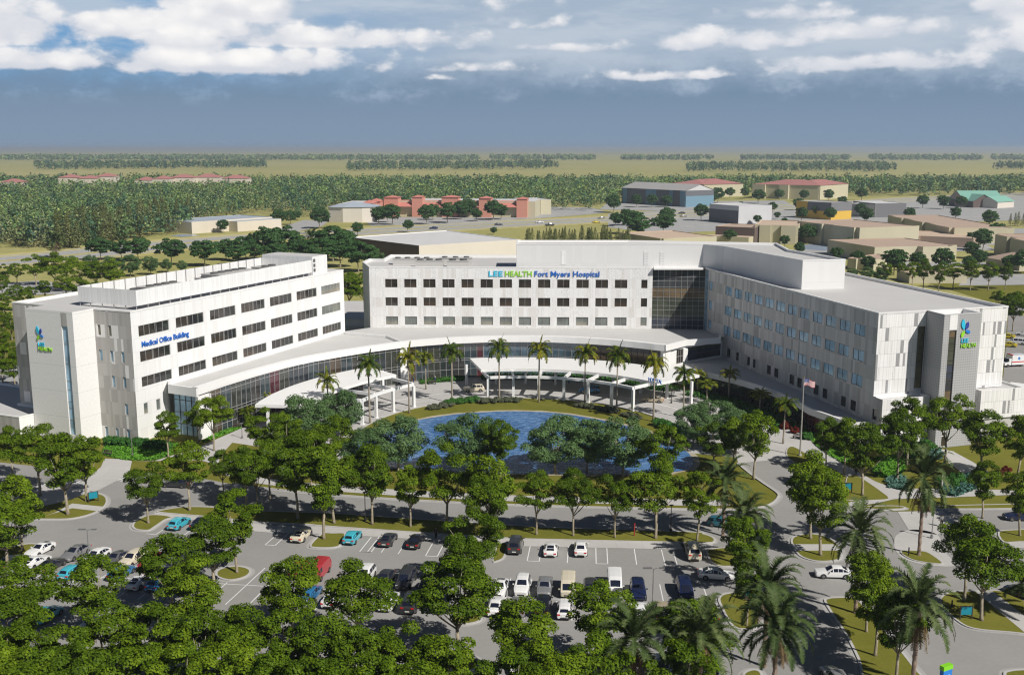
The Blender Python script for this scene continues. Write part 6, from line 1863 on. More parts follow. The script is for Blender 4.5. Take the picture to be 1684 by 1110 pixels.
def bollard(px, py, label, h=1.0):
    x, y, _ = G(px, py); b = MB(); b.tube([(x, y, .0), (x, y, h), (x, y, h + .06)], [.09, .09, .05], 10); solo('bollard', b, M['pole_dark'], label, 'bollard', 'dark bollards', (x, y, 0))
bollard(1494, 914, 'dark bollard on the crossing grass bed', 1.2); bollard(1565, 1000, 'dark bollard on the right-hand island', 1.0); bollard(1493, 809, 'grey bollard by the blue green grasses', 1.1)
b = MB(); x, y, _ = G(1043, 882); b.tube([(x, y, 0), (x, y, 1.7)], .09, 8); b.tube([(x, y, 1.7), (x, y, 2.0)], .12, 8); solo('fire_hydrant_marker', b, M['redleaf'] if False else mat('red_post_paint', (.35, .03, .03), .5), 'slim dark red post on the grass strip', 'post', None, (x, y, 0))
# flagpole
x, y, _ = G(1315.5, 750); fh = Zat(1321, 622, y)
o = empty('flagpole', (x, y, .1), 0, 'tall pale flagpole on the small lawn before the right wing', 'flagpole')
b = MB(); b.tube([(0, 0, -.1), (0, 0, fh * .5), (0, 0, fh)], [.17, .13, .07], 10); lpart('pole', b, mat('pale_pole', (.55, .53, .49), .35, .4), o)
b = MB(); b.tube([(0, 0, -.1), (0, 0, .25)], .32, 12); lpart('base', b, M['kerb'], o)
b = MB()
for i in range(6):
    for j in range(8):
        f = lambda u, v: (.13 * math.sin(u * PI / 6) * math.cos(v * PI / 4), .13 * math.sin(u * PI / 6) * math.sin(v * PI / 4), fh + .1 + .13 * math.cos(u * PI / 6)); b.quad(f(i, j), f(i, j + 1), f(i + 1, j + 1), f(i + 1, j))
lpart('finial', b, mat('brass', (.6, .45, .15), .3, .9), o)
# flag, flying to the right
FLM = [mat('flag_red', (.50, .03, .05), .7), mat('flag_white', (.75, .74, .72), .7), mat('flag_blue', (.03, .05, .25), .7)]
b = MB(); W_, Hh = 2.1, 1.15; nu = 22
def fl(u, v):
    xx = .1 + W_ * u * .93; yy = .16 * math.sin(u * 7.5 + v) * u ** .5; zz = -Hh * v - .55 * u * u * .7 + .12 * math.sin(u * 6)
    return (x + xx, y + yy, fh - .2 + zz)
for i in range(nu):
    for j in range(13):
        u0, u1, v0, v1 = i / nu, (i + 1) / nu, j / 13, (j + 1) / 13
        mi_ = 2 if (i < nu * .4 and j < 7) else (j % 2)
        b.quad(fl(u0, v1), fl(u1, v1), fl(u1, v0), fl(u0, v0), mi=mi_)
for r_ in range(5):
    for c_ in range(6 if r_ % 2 == 0 else 5):
        u, v = .035 + .062 * c_ + (.031 if r_ % 2 else 0), .06 + .105 * r_
        for sy in (-.012, .012):
            p = fl(u, v); s5 = []
            for q in range(10):
                rr5 = .042 if q % 2 == 0 else .018; s5.append((p[0] + rr5 * math.sin(q * PI / 5), p[1] + sy, p[2] + rr5 * math.cos(q * PI / 5)))
            b.poly(s5, 1)
solo('flag', b, FLM, 'red white and blue striped flag with stars flying from the flagpole', 'flag', None, (x, y, fh - 2))
# benches, bins, bicycles
def bench(px, py, ang, label):
    x, y, _ = G(px, py); o = empty('bench', (x, y, .03), R(ang), label, 'bench', 'benches by the walks')
    b = MB()
    for k_ in range(3): b.box(-.9, -.25 + k_ * .17, .43, .9, -.11 + k_ * .17, .48)
    lpart('seat', b, M['asph_dark'], o)
    b = MB(); b.box(-.9, .27, .6, .9, .31, .74); b.box(-.9, .29, .78, .9, .33, .92); lpart('backrest', b, M['asph_dark'], o)
    for s_ in (-.75, .75):
        b = MB(); b.box(s_ - .03, -.24, 0, s_ + .03, .26, .43); b.box(s_ - .03, .262, 0, s_ + .03, .30, .9); lpart('leg', b, M['pole_dark'], o)
bench(391, 704, 30, 'dark bench at the edge of the left plaza planting'); bench(1311, 722, -35, 'dark bench on the right plaza beside the shaded planting'); bench(176, 749, -20, 'dark bench before the office building hedge'); bench(1103, 647, -20, 'dark bench at the right end of the main canopy'); bench(711, 632, 10, 'dark bench by the lobby planting between the canopies')
def bicycle(px, py, ang, col, label):
    x, y, _ = G(px, py); o = empty('bicycle', (x, y, .03), R(ang), label, 'bicycle', 'bicycles by the walk')
    for s_ in (-.5, .5):
        b = MB(); b.tube([(s_ + .33 * math.cos(t), 0, .34 + .33 * math.sin(t)) for t in np.linspace(0, 2 * PI, 19)], .02, 5); lpart('wheel', b, M['tyre'], o)
    b = MB()
    for p_, q_ in (((-.5, 0, .34), (-.12, 0, .32)), ((-.12, 0, .32), (.36, 0, .72)), ((-.2, 0, .74), (.36, 0, .76)), ((-.12, 0, .32), (-.22, 0, .82)), ((.5, 0, .34), (.34, 0, .86)), ((-.5, 0, .34), (-.2, 0, .74))): b.tube([p_, q_], .022, 6)
    lpart('frame', b, PAINT[col], o)
    b = MB(); b.box(-.34, -.06, .82, -.1, .06, .87); lpart('saddle', b, M['black'], o)
    b = MB(); b.tube([(.3, -.28, .92), (.36, 0, .88), (.3, .28, .92)], .018, 6); lpart('handlebar', b, M['pole_dark'], o)
for i, (px, py, col, lb) in enumerate(((1433, 782, 'black', 'black bicycle standing left in the rack by the walk'), (1441, 783, 'dark grey', 'dark grey bicycle in the middle of the rack by the walk'), (1449, 781, 'red', 'purple red bicycle standing right in the rack by the walk'))): bicycle(px, py, 70 + 12 * i, col, lb)
# ------------------------------------------------------------------ the town behind
def plain_fn(c, vs=6.0, k2=.88):
    def fn(k, b):
        u, v = uvw(k)
        r = white(k, k.m('FLOOR', k.m('DIVIDE', u, vs)), 0.0)
        cc = k.mix(k.m('MULTIPLY', r, .25), c, tuple(x * k2 for x in c))
        n = k.noise(geo_pos(k), .08, 4, .6)
        return k.mix(k.m('MULTIPLY', k.sstep(n, .4, .7), .12), cc, tuple(x * .7 for x in c))
    return fn
for n_, c in (('tan', (.52, .48, .345)), ('beige', (.64, .58, .485)), ('pale', (.66, .61, .54)), ('coral', (.60, .27, .20)), ('bluegrey', (.13, .135, .15)), ('lightgrey', (.55, .55, .56)), ('ochre', (.66, .42, .06)), ('slate', (.18, .18, .19)), ('steel', (.16, .28, .37)), ('brownwall', (.13, .095, .085)), ('pinktan', (.42, .31, .245))):
    M['w_' + n_] = mat(n_ + '_wall', rough=.85, fn=plain_fn(c))
for n_, c in (('brown', (.46, .345, .265)), ('red', (.40, .17, .155)), ('coral', (.55, .20, .16)), ('white', (.60, .60, .595)), ('grey', (.38, .37, .36)), ('sky', (.36, .41, .47)), ('green', (.20, .42, .34)), ('tan', (.56, .43, .32))):
    M['r_' + n_] = mat(n_ + '_roofing', rough=.85, fn=plain_fn(c, 3.0, .9))

def bg_box(label, pl, pr, depth, h, wm, rm, jogs=(), roof='flat', rh=2.5, name='building', group=None, over=.0, recess=()):
    """building from the ground pixels of its front-left and front-right corners.
    jogs: (from, to, forward) pieces of the front standing forward, as fractions of the width"""
    a = G(*pl).to_2d(); b = G(*pr).to_2d()
    d = (b - a); L_ = d.length; d = d / L_
    n = Vector((d.y, -d.x))          # towards the camera
    t = empty(name, (*(a + b) / 2, 0), 0, label, 'building', group)
    out = [tuple(a)]
    for (f0, f1, fw_) in jogs:
        for f, g in ((f0, 0), (f0, fw_), (f1, fw_), (f1, 0)):
            out.append(tuple(a + d * L_ * f + n * g))
    out.append(tuple(b)); out.append(tuple(b - n * depth)); out.append(tuple(a - n * depth))
    m_ = MB(); acc = 0
    for p, q in zip(out, out[1:] + out[:1]):
        Ln = math.hypot(q[0] - p[0], q[1] - p[1])
        if Ln < .01: continue
        m_.quad((*p, 0), (*q, 0), (*q, h), (*p, h), [(acc, 0), (acc + Ln, 0), (acc + Ln, h), (acc, h)]); acc += Ln
    part('wall', m_, M[wm], t)
    m_ = MB()
    if roof == 'flat':
        m_.poly([(*p, h - .35) for p in out])
        part('roof', m_, M[rm], t)
        m_ = MB(); i2 = inset(out, .35)
        for i in range(len(out)):
            j = (i + 1) % len(out)
            m_.quad((*out[i], h + .005), (*out[j], h + .005), (*i2[j], h + .005), (*i2[i], h + .005)); m_.quad((*i2[i], h), (*i2[j], h), (*i2[j], h - .36), (*i2[i], h - .36))
        part('parapet', m_, M[rm], t)
    else:
        o2 = .6
        c4 = [a - d * o2 + n * o2, b + d * o2 + n * o2, b + d * o2 - n * (depth + o2), a - d * o2 - n * (depth + o2)]
        hip = depth * .5 if roof == 'hip' else 0
        r0 = a + d * (hip - (0 if hip else o2)) - n * depth / 2; r1 = b - d * (hip - (0 if hip else o2)) - n * depth / 2
        P = [(*p, h + .01) for p in c4]; A_, B_ = (*r0, h + rh), (*r1, h + rh)
        if (r1 - r0).dot(d) < 0: A_ = B_ = (*((r0 + r1) / 2), h + rh)
        m_.quad(P[0], P[1], B_, A_); m_.quad(P[2], P[3], A_, B_)
        if roof == 'hip':
            m_.poly([P[1], P[2], B_]); m_.poly([P[3], P[0], A_])
        part('roof', m_, M[rm], t)
        if roof == 'gable':
            m_ = MB()
            for (e, r_) in ((a, r0), (b, r1)):
                m_.poly([(*e, h), (*(e - n * depth), h), (*(e - n * depth / 2), h + rh * .96)])
            part('gable_wall', m_, M['w_lightgrey' if wm == 'w_bluegrey' else wm], t)
    return t, a, d, n, L_
def add_block(t, a, d, n, L_, f0, f1, fw_, bk, z0, h, wm, rm, nm='bay', cap=None):
    p = [a + d * L_ * f0 + n * fw_, a + d * L_ * f1 + n * fw_, a + d * L_ * f1 - n * bk, a + d * L_ * f0 - n * bk]
    m_ = MB(); m_.prism([tuple(q) for q in p], z0, h, 0, 1)
    if cap:
        c = sum((q for q in p), Vector((0, 0))) / 4
        pp = [(*(c + (q - c) * 1.12), h + .02) for q in p]
        for i in range(4): m_.poly([pp[i], pp[(i + 1) % 4], (*c, h + cap)], 1)
    return part(nm, m_, [M[wm], M[rm]], t)

# tan apartment blocks at right
bg_box('long tan apartment block with a brown roof just right of the hospital penthouse', (1310, 396), (1412, 410), 40, 11.6, 'w_tan', 'r_brown', [(.18, .45, 1.6), (.62, .95, 1.6)])
t_, a_, d_, n_, L_ = bg_box('tan apartment block with a brown roof beyond the long one, stepping to the right', (1459, 375), (1568, 400), 34, 8.8, 'w_tan', 'r_brown', [(.12, .28, 1.8), (.42, .6, 1.8), (.72, .98, 2.2)])
bg_box('low brown roofed block between the two right-hand tan apartment blocks', (1476, 402), (1600, 408), 40, 5.4, 'w_pinktan', 'r_tan', [(.02, .1, 1.4), (.16, .3, 1.4)])
bg_box('brown roofed block with a dark left wall behind the row of trees at right', (1437, 432), (1572, 428), 42, 7.4, 'w_tan', 'r_brown', [(.52, .9, 4)])
bg_box('small brown roofed annex left of the dark walled block', (1393, 442), (1436, 446), 26, 5.0, 'w_tan', 'r_brown', [(.1, .4, 1.5)])
bg_box('tan block with a brown roof and dark upper wall left of the long apartment block', (1240, 400), (1311, 402), 40, 10.6, 'w_tan', 'r_tan', [(.12, .38, 2), (.62, .96, 2)])
t_, a_, d_, n_, L_ = bg_box('brown walled flat roofed block right above the hospital penthouse', (1176, 399), (1240, 402), 26, 9.4, 'w_brownwall', 'r_brown')
add_block(t_, a_, d_, n_, L_, -.12, .98, 9, -.2, 0, 4.6, 'w_tan', 'r_tan')
bg_box('low tan roofed block behind the hospital penthouse', (1086, 408), (1178, 404), 46, 5.2, 'w_tan', 'r_tan', [(0.02, .1, 2)])
bg_box('tall tan apartment block cut by the right edge', (1637, 418), (1720, 440), 40, 10.5, 'w_tan', 'r_brown', [(.05, .3, 2), (.42, .9, 3)])
bg_box('small tan house with a brown hipped roof near the right edge', (1621, 436), (1676, 446), 16, 3.6, 'w_tan', 'r_brown', (), 'hip', 3.2, 'house')
bg_box('low tan wall block behind the tree row right of the wing roof', (1495, 466), (1590, 466), 14, 4.0, 'w_tan', 'r_tan')
# shops and sheds along the highway
t_, a_, d_, n_, L_ = bg_box('grey flat roofed shop with a white upper band in front of the highway', (1166, 364), (1214, 369), 30, 13, 'w_lightgrey', 'r_white')
add_block(t_, a_, d_, n_, L_, -.002, 1.0, .1, .0, 0, 9.5, 'w_bluegrey', 'r_grey', 'wall_panel')
t_, a_, d_, n_, L_ = bg_box('ochre and dark grey flat roofed shop by the highway', (1309, 358), (1366, 362), 24, 13, 'w_slate', 'r_grey')
add_block(t_, a_, d_, n_, L_, .0, .32, .4, .5, 0, 13.2, 'w_ochre', 'r_grey', 'wall_panel'); add_block(t_, a_, d_, n_, L_, .34, 1.0, .35, .3, 0, 6.4, 'w_ochre', 'r_grey', 'wall_panel')
m_ = MB(); p = a_ + d_ * L_ * 1.004
m_.quad((*(p + n_ * .1), 0), (*(p - n_ * 23.8), 0), (*(p - n_ * 23.8), 6.4), (*(p + n_ * .1), 6.4)); part('wall_panel', m_, M['w_ochre'], t_)
t_, a_, d_, n_, L_ = bg_box('pale shop with a dark left part beside the highway', (1402, 353), (1438, 358), 26, 11, 'w_slate', 'r_white')
t2, a2, d2, n2, L2_ = bg_box('long cream shop with a low parapet right of the dark one', (1439, 358), (1482, 354), 22, 10.2, 'w_pale', 'r_white')
t_, a_, d_, n_, L_ = bg_box('long grey shed with blue wall panels and a shallow gabled roof', (1022, 334), (1127, 341), 36, 15, 'w_bluegrey', 'r_grey', (), 'gable', 5.5)
for f0, f1 in ((.02, .09), (.40, .56), (.76, .81), (.92, .995)):
    add_block(t_, a_, d_, n_, L_, f0, f1, .25, -.02, 0, 14.9, 'w_steel', 'r_grey', 'wall_panel')
m_ = MB(); p = a_ + d_ * L_ * 1.003; m_.quad((*p, 0), (*(p - n_ * 36), 0), (*(p - n_ * 36), 10), (*p, 10)); part('wall_panel', m_, M['w_steel'], t_)
bg_box('small cream shed beside the grey blue shed', (1143, 335), (1153, 333), 12, 9, 'w_tan', 'r_tan', name='shed')
bg_box('tan building with a maroon hipped roof behind the grey blue shed', (1105, 322), (1156, 325), 60, 14, 'w_tan', 'r_red', (), 'hip', 5)
bg_box('pale tan building with a maroon hipped roof right of the shed', (1157, 325), (1215, 321), 40, 14, 'w_tan', 'r_red', (), 'hip', 5)
bg_box('long tan building with a maroon roof and projecting bays', (1238, 326), (1346, 329), 55, 15, 'w_tan', 'r_red', [(.0, .2, 3), (.42, .56, 4)], 'hip', 5)
bg_box('tan end block with a maroon roof at the right of the long maroon roofed building', (1348, 329), (1394, 325), 40, 15, 'w_tan', 'r_red', (), 'hip', 5)
bg_box('low building with a pale green gabled roof', (1585, 341), (1650, 341), 34, 6.5, 'w_pinktan', 'r_green', (), 'gable', 8)
bg_box('small pale green gabled wing at the right of the green roofed building', (1640, 343), (1667, 341), 18, 5.5, 'w_pale', 'r_green', (), 'gable', 5)
bg_box('small dark walled green roofed wing at the left of the green roofed building', (1560, 338), (1600, 342), 20, 6, 'w_brownwall', 'r_green', (), 'gable', 6)
# the coral mall
t_, a_, d_, n_, L_ = bg_box('long shopping mall with coral towers and tan walls', (636, 356), (880, 358), 40, 12.5, 'w_tan', 'r_white')
for f0, f1, hh in ((-.01, .085, 15), (.18, .25, 15.5), (.38, .49, 15.5), (.63, .71, 14.8), (.88, .95, 14.5)):
    add_block(t_, a_, d_, n_, L_, f0, f1, 3.5, 8, 0, hh, 'w_coral', 'r_coral', 'tower', 1.6)
for f0, f1 in ((.085, .18), (.25, .38), (.49, .63), (.71, .88)):
    m_ = MB(); p, q = a_ + d_ * L_ * f0, a_ + d_ * L_ * f1
    m_.quad((*(p + n_ * 4), 8.0), (*(q + n_ * 4), 8.0), (*(q - n_ * 2), 13.0), (*(p - n_ * 2), 13.0)); part('canopy_roof', m_, M['r_coral'], t_)
bg_box('tan stepped shop front at the right end of the coral mall', (864, 353), (906, 352), 30, 12, 'w_tan', 'r_white', [(.55, .97, 2)])
t_, a_, d_, n_, L_ = bg_box('coral and pale wing turning toward the highway left of the mall', (608, 362), (632, 354), 26, 11.5, 'w_coral', 'r_white')
for f0, f1 in ((.0, .3), (.5, .75)):
    add_block(t_, a_, d_, n_, L_, f0, f1, 2.5, 6, 0, 12.5, 'w_coral', 'r_coral', 'tower', 2.2)
# pale faceted pavilion with a hipped metal roof
c = G(578, 366); o = empty('pavilion', (c.x, c.y + 14, 0), 0, 'pale faceted pavilion with a light blue hipped roof', 'building')
b = MB(); pts = [(-17, -10), (-6, -15), (8, -14), (17, -8), (18, 14), (-17, 14)]; b.prism(pts, 0, 11); lpart('wall', b, M['w_pale'], o)
b = MB(); pp = [(x * 1.05, y * 1.05, 11.02) for x, y in pts]
for i in range(6): b.poly([pp[i], pp[(i + 1) % 6], (0, 0, 14.5)])
lpart('roof', b, M['r_sky'], o)
t_, a_, d_, n_, L_ = bg_box('long beige hall with a pale blue roof at left', (316, 385), (449, 375), 34, 7.6, 'w_beige', 'r_sky')
add_block(t_, a_, d_, n_, L_, .44, 1.0, 9, -.1, 0, 6.6, 'w_beige', 'r_sky')
# big warehouse behind the hospital
q = [G(x, y, 9.5).to_2d() for x, y in ((573, 390), (689, 404), (856, 394), (735, 379))]
c = q[1]; o = empty('warehouse', (c.x, c.y, 0), 0, 'large warehouse with a white roof, dark left wall and cream front behind the hospital', 'building')
b = MB(); b.quad((*q[0], 0), (*q[1], 0), (*q[1], 9.5), (*q[0], 9.5)); b.quad((*q[3], 0), (*q[0], 0), (*q[0], 9.5), (*q[3], 9.5)); part('wall', b, M['w_brownwall'], o)
b = MB(); b.quad((*q[1], 0), (*q[2], 0), (*q[2], 9.5), (*q[1], 9.5)); b.quad((*q[2], 0), (*q[3], 0), (*q[3], 9.5), (*q[2], 9.5)); part('wall', b, M['w_pale'], o)
b = MB(); b.poly([(*p, 9.2) for p in q]); part('roof', b, M['r_white'], o)
b = MB(); i2 = inset([tuple(p) for p in q], .5)
for i in range(4):
    j = (i + 1) % 4; b.quad((*q[i], 9.51), (*q[j], 9.51), (*i2[j], 9.51), (*i2[i], 9.51)); b.quad((*i2[i], 9.51), (*i2[j], 9.51), (*i2[j], 9.2), (*i2[i], 9.2))
part('parapet', b, M['trim'], o)
# low link building between office building and hospital
o = empty('service_building', (-38, 292, 0), 0, 'low white service building seen in the gap between the office building and the hospital', 'building')
b = MB(); b.prism([(-62, 290), (-34, 286), (-34, 322), (-62, 322)], 0, 6.5); part('wall', b, M['white_panel'], o)
b = MB(); b.prism([(-50, 287.2), (-40, 285.6), (-40, 286.5), (-50, 288)], 1.5, 4.5); part('louvre', b, M['equip'], o)
b = MB(); b.poly([(-62.3, 289.7, 6.53), (-33.7, 285.6, 6.53), (-33.7, 322.3, 6.53), (-62.3, 322.3, 6.53)]); part('roof', b, M['roof'], o)
# white canopy at the east side of the wing
o = empty('ambulance_canopy', (100, 188, 0), 0, 'low white flat roofed canopy right of the wing base', 'canopy')
q = [tuple(G(x, y, 4.2)[:2]) for x, y in ((1655, 668), (1700, 690), (1760, 640), (1662, 628))]
b = MB(); b.prism(ccw(q), 3.5, 4.2, 0, 0, True); part('canopy_roof', b, M['trim'], o)
b = MB(); b.prism(inset(ccw(q), 1.2), 0, 3.5); part('wall', b, M['equip_dark'], o)
# red roofed houses in the trees at left
for i, (x0, x1, yb, ht, lb) in enumerate(((0, 36, 316, 7, 'small house with a red roof at the far left among the trees'), (97, 130, 317, 13, 'larger cream house with a red hipped roof, left of a pair in the trees'), (130, 158, 317, 12, 'cream house with a red roof joined to the larger one in the trees'), (159, 187, 316, 14, 'tan house with a red roof beside the pair in the trees'),
                                         (222, 252, 317, 10, 'cream house with a red roof, left end of the row of four in the trees'), (252, 280, 318, 12, 'cream house with a red roof, taller one in the row of four in the trees'), (281, 318, 317, 13, 'cream house with a red roof, third in the row of four in the trees'), (320, 361, 316, 13, 'cream house with a red roof, right of the third in the trees'), (366, 407, 317, 12, 'cream house with a red roof nearest the beige hall'))):
    bg_box(lb, (x0, yb), (x1, yb), 22, ht + 5, 'w_beige', 'r_red', (), 'hip', 4.0, 'house', 'red roofed houses in the trees')
# blue pond at right, small lake at left
mb = MB(); e = [tuple(G(1355 + 48 * math.cos(t), 408 + 7 * math.sin(t))[:2]) for t in np.linspace(0, 2 * PI, 40)[:-1]]; mb.poly([(*p, .03) for p in ccw(e)])
mb.poly([(*p, .03) for p in ccw(W2([(280, 388), (300, 385), (318, 386), (330, 388), (300, 390)]))])
mb.poly([(*p, .03) for p in ccw(W2([(1580, 349), (1640, 346), (1700, 350), (1700, 357), (1620, 357)]))])
struct('lake', mb, mat('pale_lake_water', (.33, .40, .50), .25))
# highway
hw = W2([(-160, 442), (0, 430), (125, 419), (250, 405.5), (421, 391), (600, 381), (842, 368.5), (992, 361), (1117, 353), (1263, 342.5), (1400, 334), (1513, 327), (1684, 319), (1850, 312)])
hw = smooth(hw, 3, False)
mb = MB()
strip(mb, hw, -16, -3, .06, 0); strip(mb, hw, 3, 16, .06, 0)
strip(mb, hw, -19, -16.3, .055, 1); strip(mb, hw, 16.3, 19, .055, 1); strip(mb, hw, 23, 26, .055, 1); strip(mb, hw, -26, -23, .055, 1)
strip(mb, hw, -9.6, -9.3, .075, 2); strip(mb, hw, 9.3, 9.6, .075, 2); strip(mb, hw, -3.4, -3.1, .075, 2); strip(mb, hw, 3.1, 3.4, .075, 2)
M['pale_asphalt'] = mat('pale_asphalt', rough=.9, fn=conc_fn((.33, .33, .325), (.40, .40, .39), 0), spec=.2)
struct('highway', mb, [M['pale_asphalt'], M['concrete'], M['paint']])
dry = mat('dry_verge', rough=.95, spec=.1, fn=grass_fn((.34, .30, .08), (.46, .41, .14), (.55, .50, .24)))
mb = MB()
strip(mb, hw, -3, 3, .05); strip(mb, hw, 19.1, 22.9, .05); strip(mb, hw, -22.9, -19.1, .05); strip(mb, hw, 26.1, 36, .03); strip(mb, hw, -36, -26.1, .03)
struct('verge', mb, dry)
lots = [W2([(1000, 352), (1200, 340), (1690, 321), (1690, 362), (1480, 366), (1300, 374), (1080, 384), (1000, 374)]), W2([(610, 372), (760, 368), (905, 358), (1000, 350), (975, 342), (905, 340), (880, 358), (640, 357), (600, 363)]), W2([(440, 392), (530, 372), (540, 364), (500, 362), (455, 376)]), W2([(985, 345), (1130, 347), (1145, 341), (1250, 337), (1300, 336), (1290, 330), (1000, 333)]),
        W2([(1080, 380), (1300, 372), (1480, 368), (1690, 362), (1690, 352), (1480, 360), (1300, 366), (1120, 370)]), W2([(1520, 346), (1690, 344), (1690, 337), (1540, 335)]), W2([(1590, 404), (1690, 402), (1690, 392), (1600, 392)]), W2([(1575, 470), (1760, 468), (1760, 450), (1600, 452)]), W2([(1260, 420), (1400, 425), (1480, 440), (1640, 440), (1640, 432), (1480, 430), (1420, 418), (1320, 410)]),
        W2([(-40, 470), (60, 462), (150, 470), (110, 484), (30, 486), (-40, 500)]), W2([(-40, 640), (60, 630), (60, 600), (-40, 600)]), W2([(1640, 512), (1760, 510), (1760, 500), (1640, 500)]), W2([(1255, 414), (1440, 412), (1480, 404), (1620, 402), (1640, 412), (1480, 416), (1440, 424), (1255, 424)]), W2([(1420, 372), (1445, 372), (1600, 386), (1690, 384), (1690, 376), (1600, 378), (1460, 366), (1420, 367)])]
sheet('street', lots, .045, 'pale_asphalt')
mb = MB()
for l in (W2([(640, 371), (760, 367.5), (905, 357.5)]), W2([(660, 365), (800, 363), (880, 360)]), W2([(1000, 348), (1130, 346)]), W2([(1120, 372), (1300, 367), (1480, 361.5), (1690, 354)]), W2([(1110, 383), (1300, 375), (1480, 370)]), W2([(1560, 447), (1760, 446)])):
    strip(mb, l, 0, 2.2, .062)
struct('sidewalk', mb, M['concrete'])
sheet('lawn', [W2([(1480, 452), (1700, 440), (1800, 500), (1640, 500)])], -.01, 'grass')
# highway traffic
for (px, py, kind, col, dr, lb) in ((713, 377, 'sedan', 'navy', 1, 'dark car on the highway left of the centre'), (820, 371, 'sedan', 'dark grey', -1, 'dark grey car on the highway near the mall'), (887, 367, 'sedan', 'white', 1, 'white car on the highway above the hospital penthouse'), (904, 372, 'pickup', 'dark grey', -1, 'dark pickup on the highway above the hospital penthouse'), (981, 367, 'sedan', 'yellow', -1, 'yellow car on the highway'), (989, 360, 'sedan', 'silver', 1, 'silver car on the highway above the yellow car'),
                                    (1062, 361, 'sedan', 'dark grey', -1, 'dark car on the highway between the two dark tree clumps'), (1121, 352, 'sedan', 'navy', 1, 'dark car on the highway below the shed'), (1124, 357, 'sedan', 'silver', -1, 'silver car on the highway below the shed'), (1252, 348, 'suv', 'white', 1, 'white car on the highway right of the grey shop')):
    x, y, _ = G(px, py); car(kind, col, (x, y), (PI if dr > 0 else 0) + R(18), lb, 'cars on the highway', name='car', sc=1.25, z=.06)
# ---- trees of the town -------------------------------------------------------
row('C', [(367, 383, 360), (458, 374, 343), (478, 370, 345), (490, 362, 346), (526, 376, 340), (588, 388, 365), (671, 382, 361), (623, 370, 338), (637, 366, 336), (645, 370, 335), (664, 354, 322), (702, 369, 336), (712, 362, 334), (736, 367, 332), (757, 361, 330), (770, 358, 325), (784, 364, 343), (811, 362, 328), (824, 361, 334)],
    'round_tree', lambda i, n: 'dark round tree, %s of those before the mall' % nth(i, n), 'round trees before the mall', wr=1.15)
row('C', [(812, 386, 373), (775, 421, 402), (717, 420, 408), (1012, 372, 349), (1031, 371, 342), (1097, 372, 340), (1009, 350, 319), (1047, 341, 319), (1072, 341, 319), (1096, 341, 320), (1153, 363, 335), (1171, 336, 315), (1180, 334, 308), (1200, 327, 308), (1222, 366, 355), (1245, 369, 353), (1225, 327, 308), (1247, 335, 311), (1218, 341, 331)],
    'round_tree', lambda i, n: 'dark round tree, %s of those around the blue grey shed' % nth(i, n), 'round trees around the shed', wr=1.2)
row('C', [(1270, 350, 332), (1278, 361, 348), (1290, 370, 358), (1281, 330, 311), (1312, 346, 325), (1322, 331, 312), (1318, 364, 340), (1362, 332, 311), (1346, 360, 336), (1365, 365, 341), (1385, 340, 322), (1416, 357, 334), (1424, 367, 341), (1417, 330, 309), (1517, 343, 320), (1551, 344, 320), (1580, 343, 322), (1571, 362, 340), (1496, 364, 341), (1627, 375, 345), (1637, 396, 365), (1616, 412, 375), (1597, 425, 396)],
    'round_tree', lambda i, n: 'dark round tree, %s of those among the highway shops' % nth(i, n), 'round trees among the shops', wr=1.2)
row('C', [(1327, 401, 368), (1443, 400, 372), (1467, 400, 390), (1545, 383, 368), (1376, 428, 405), (1315, 420, 398), (1427, 448, 419), (1470, 452, 407), (1548, 448, 407), (1592, 444, 420), (1684, 450, 410), (1200, 402, 377), (1097, 398, 392), (1410, 440, 412), (1508, 446, 414), (1395, 410, 390), (1610, 440, 410), (1600, 404, 380), (1655, 412, 388), (1490, 412, 394), (1290, 406, 386), (1660, 446, 418)],
    'round_tree', lambda i, n: 'dark round tree, %s of those beside the tan blocks' % nth(i, n), 'round trees beside the tan blocks', wr=1.2)
row('S', [(1050, 393, 357), (1090, 386, 352), (1036, 385, 345)], 'spreading_tree', lambda i, n: 'dark spreading tree, %s of the three behind the hospital penthouse' % nth(i, n), 'spreading trees behind the penthouse')
row('S', [(165, 428, 390), (200, 428, 394), (228, 430, 390), (282, 436, 392), (337, 438, 394), (372, 428, 393), (405, 430, 388), (440, 428, 373), (470, 430, 372), (548, 430, 370), (560, 440, 385), (590, 448, 395), (498, 432, 392), (420, 432, 400), (390, 436, 402), (455, 436, 398), (530, 442, 400)], 'spreading_tree', lambda i, n: 'spreading dark tree, %s of the belt behind the offices' % nth(i, n), 'dark trees behind the office building', wr=.95)
row('B', [(150, 445, 418), (182, 452, 420), (215, 455, 418), (248, 452, 420), (275, 448, 425), (300, 448, 428), (120, 440, 420), (620, 440, 412), (1425, 462, 438), (1448, 468, 440), (1400, 460, 440)], 'bushy_tree', lambda i, n: 'mid green bushy tree, %s of those tucked behind the roofs' % nth(i, n), 'bushy trees behind the roofs', wr=1.05)
row('A', [(28, 468, 432), (8, 470, 434), (60, 470, 418), (92, 478, 414), (128, 480, 424), (160, 480, 428), (185, 482, 425), (110, 500, 452), (75, 498, 460), (30, 512, 468), (8, 520, 480), (135, 505, 458), (160, 498, 462), (5, 545, 500), (20, 560, 518), (3, 590, 540), (20, 600, 560), (5, 630, 570), (25, 640, 580), (5, 490, 452), (50, 505, 470), (600, 512, 448), (575, 516, 446)], 'broadleaf_tree', lambda i, n: 'leafy tree, %s of those left of the office building' % nth(i, n), 'leafy trees behind the office building', wr=1.15)
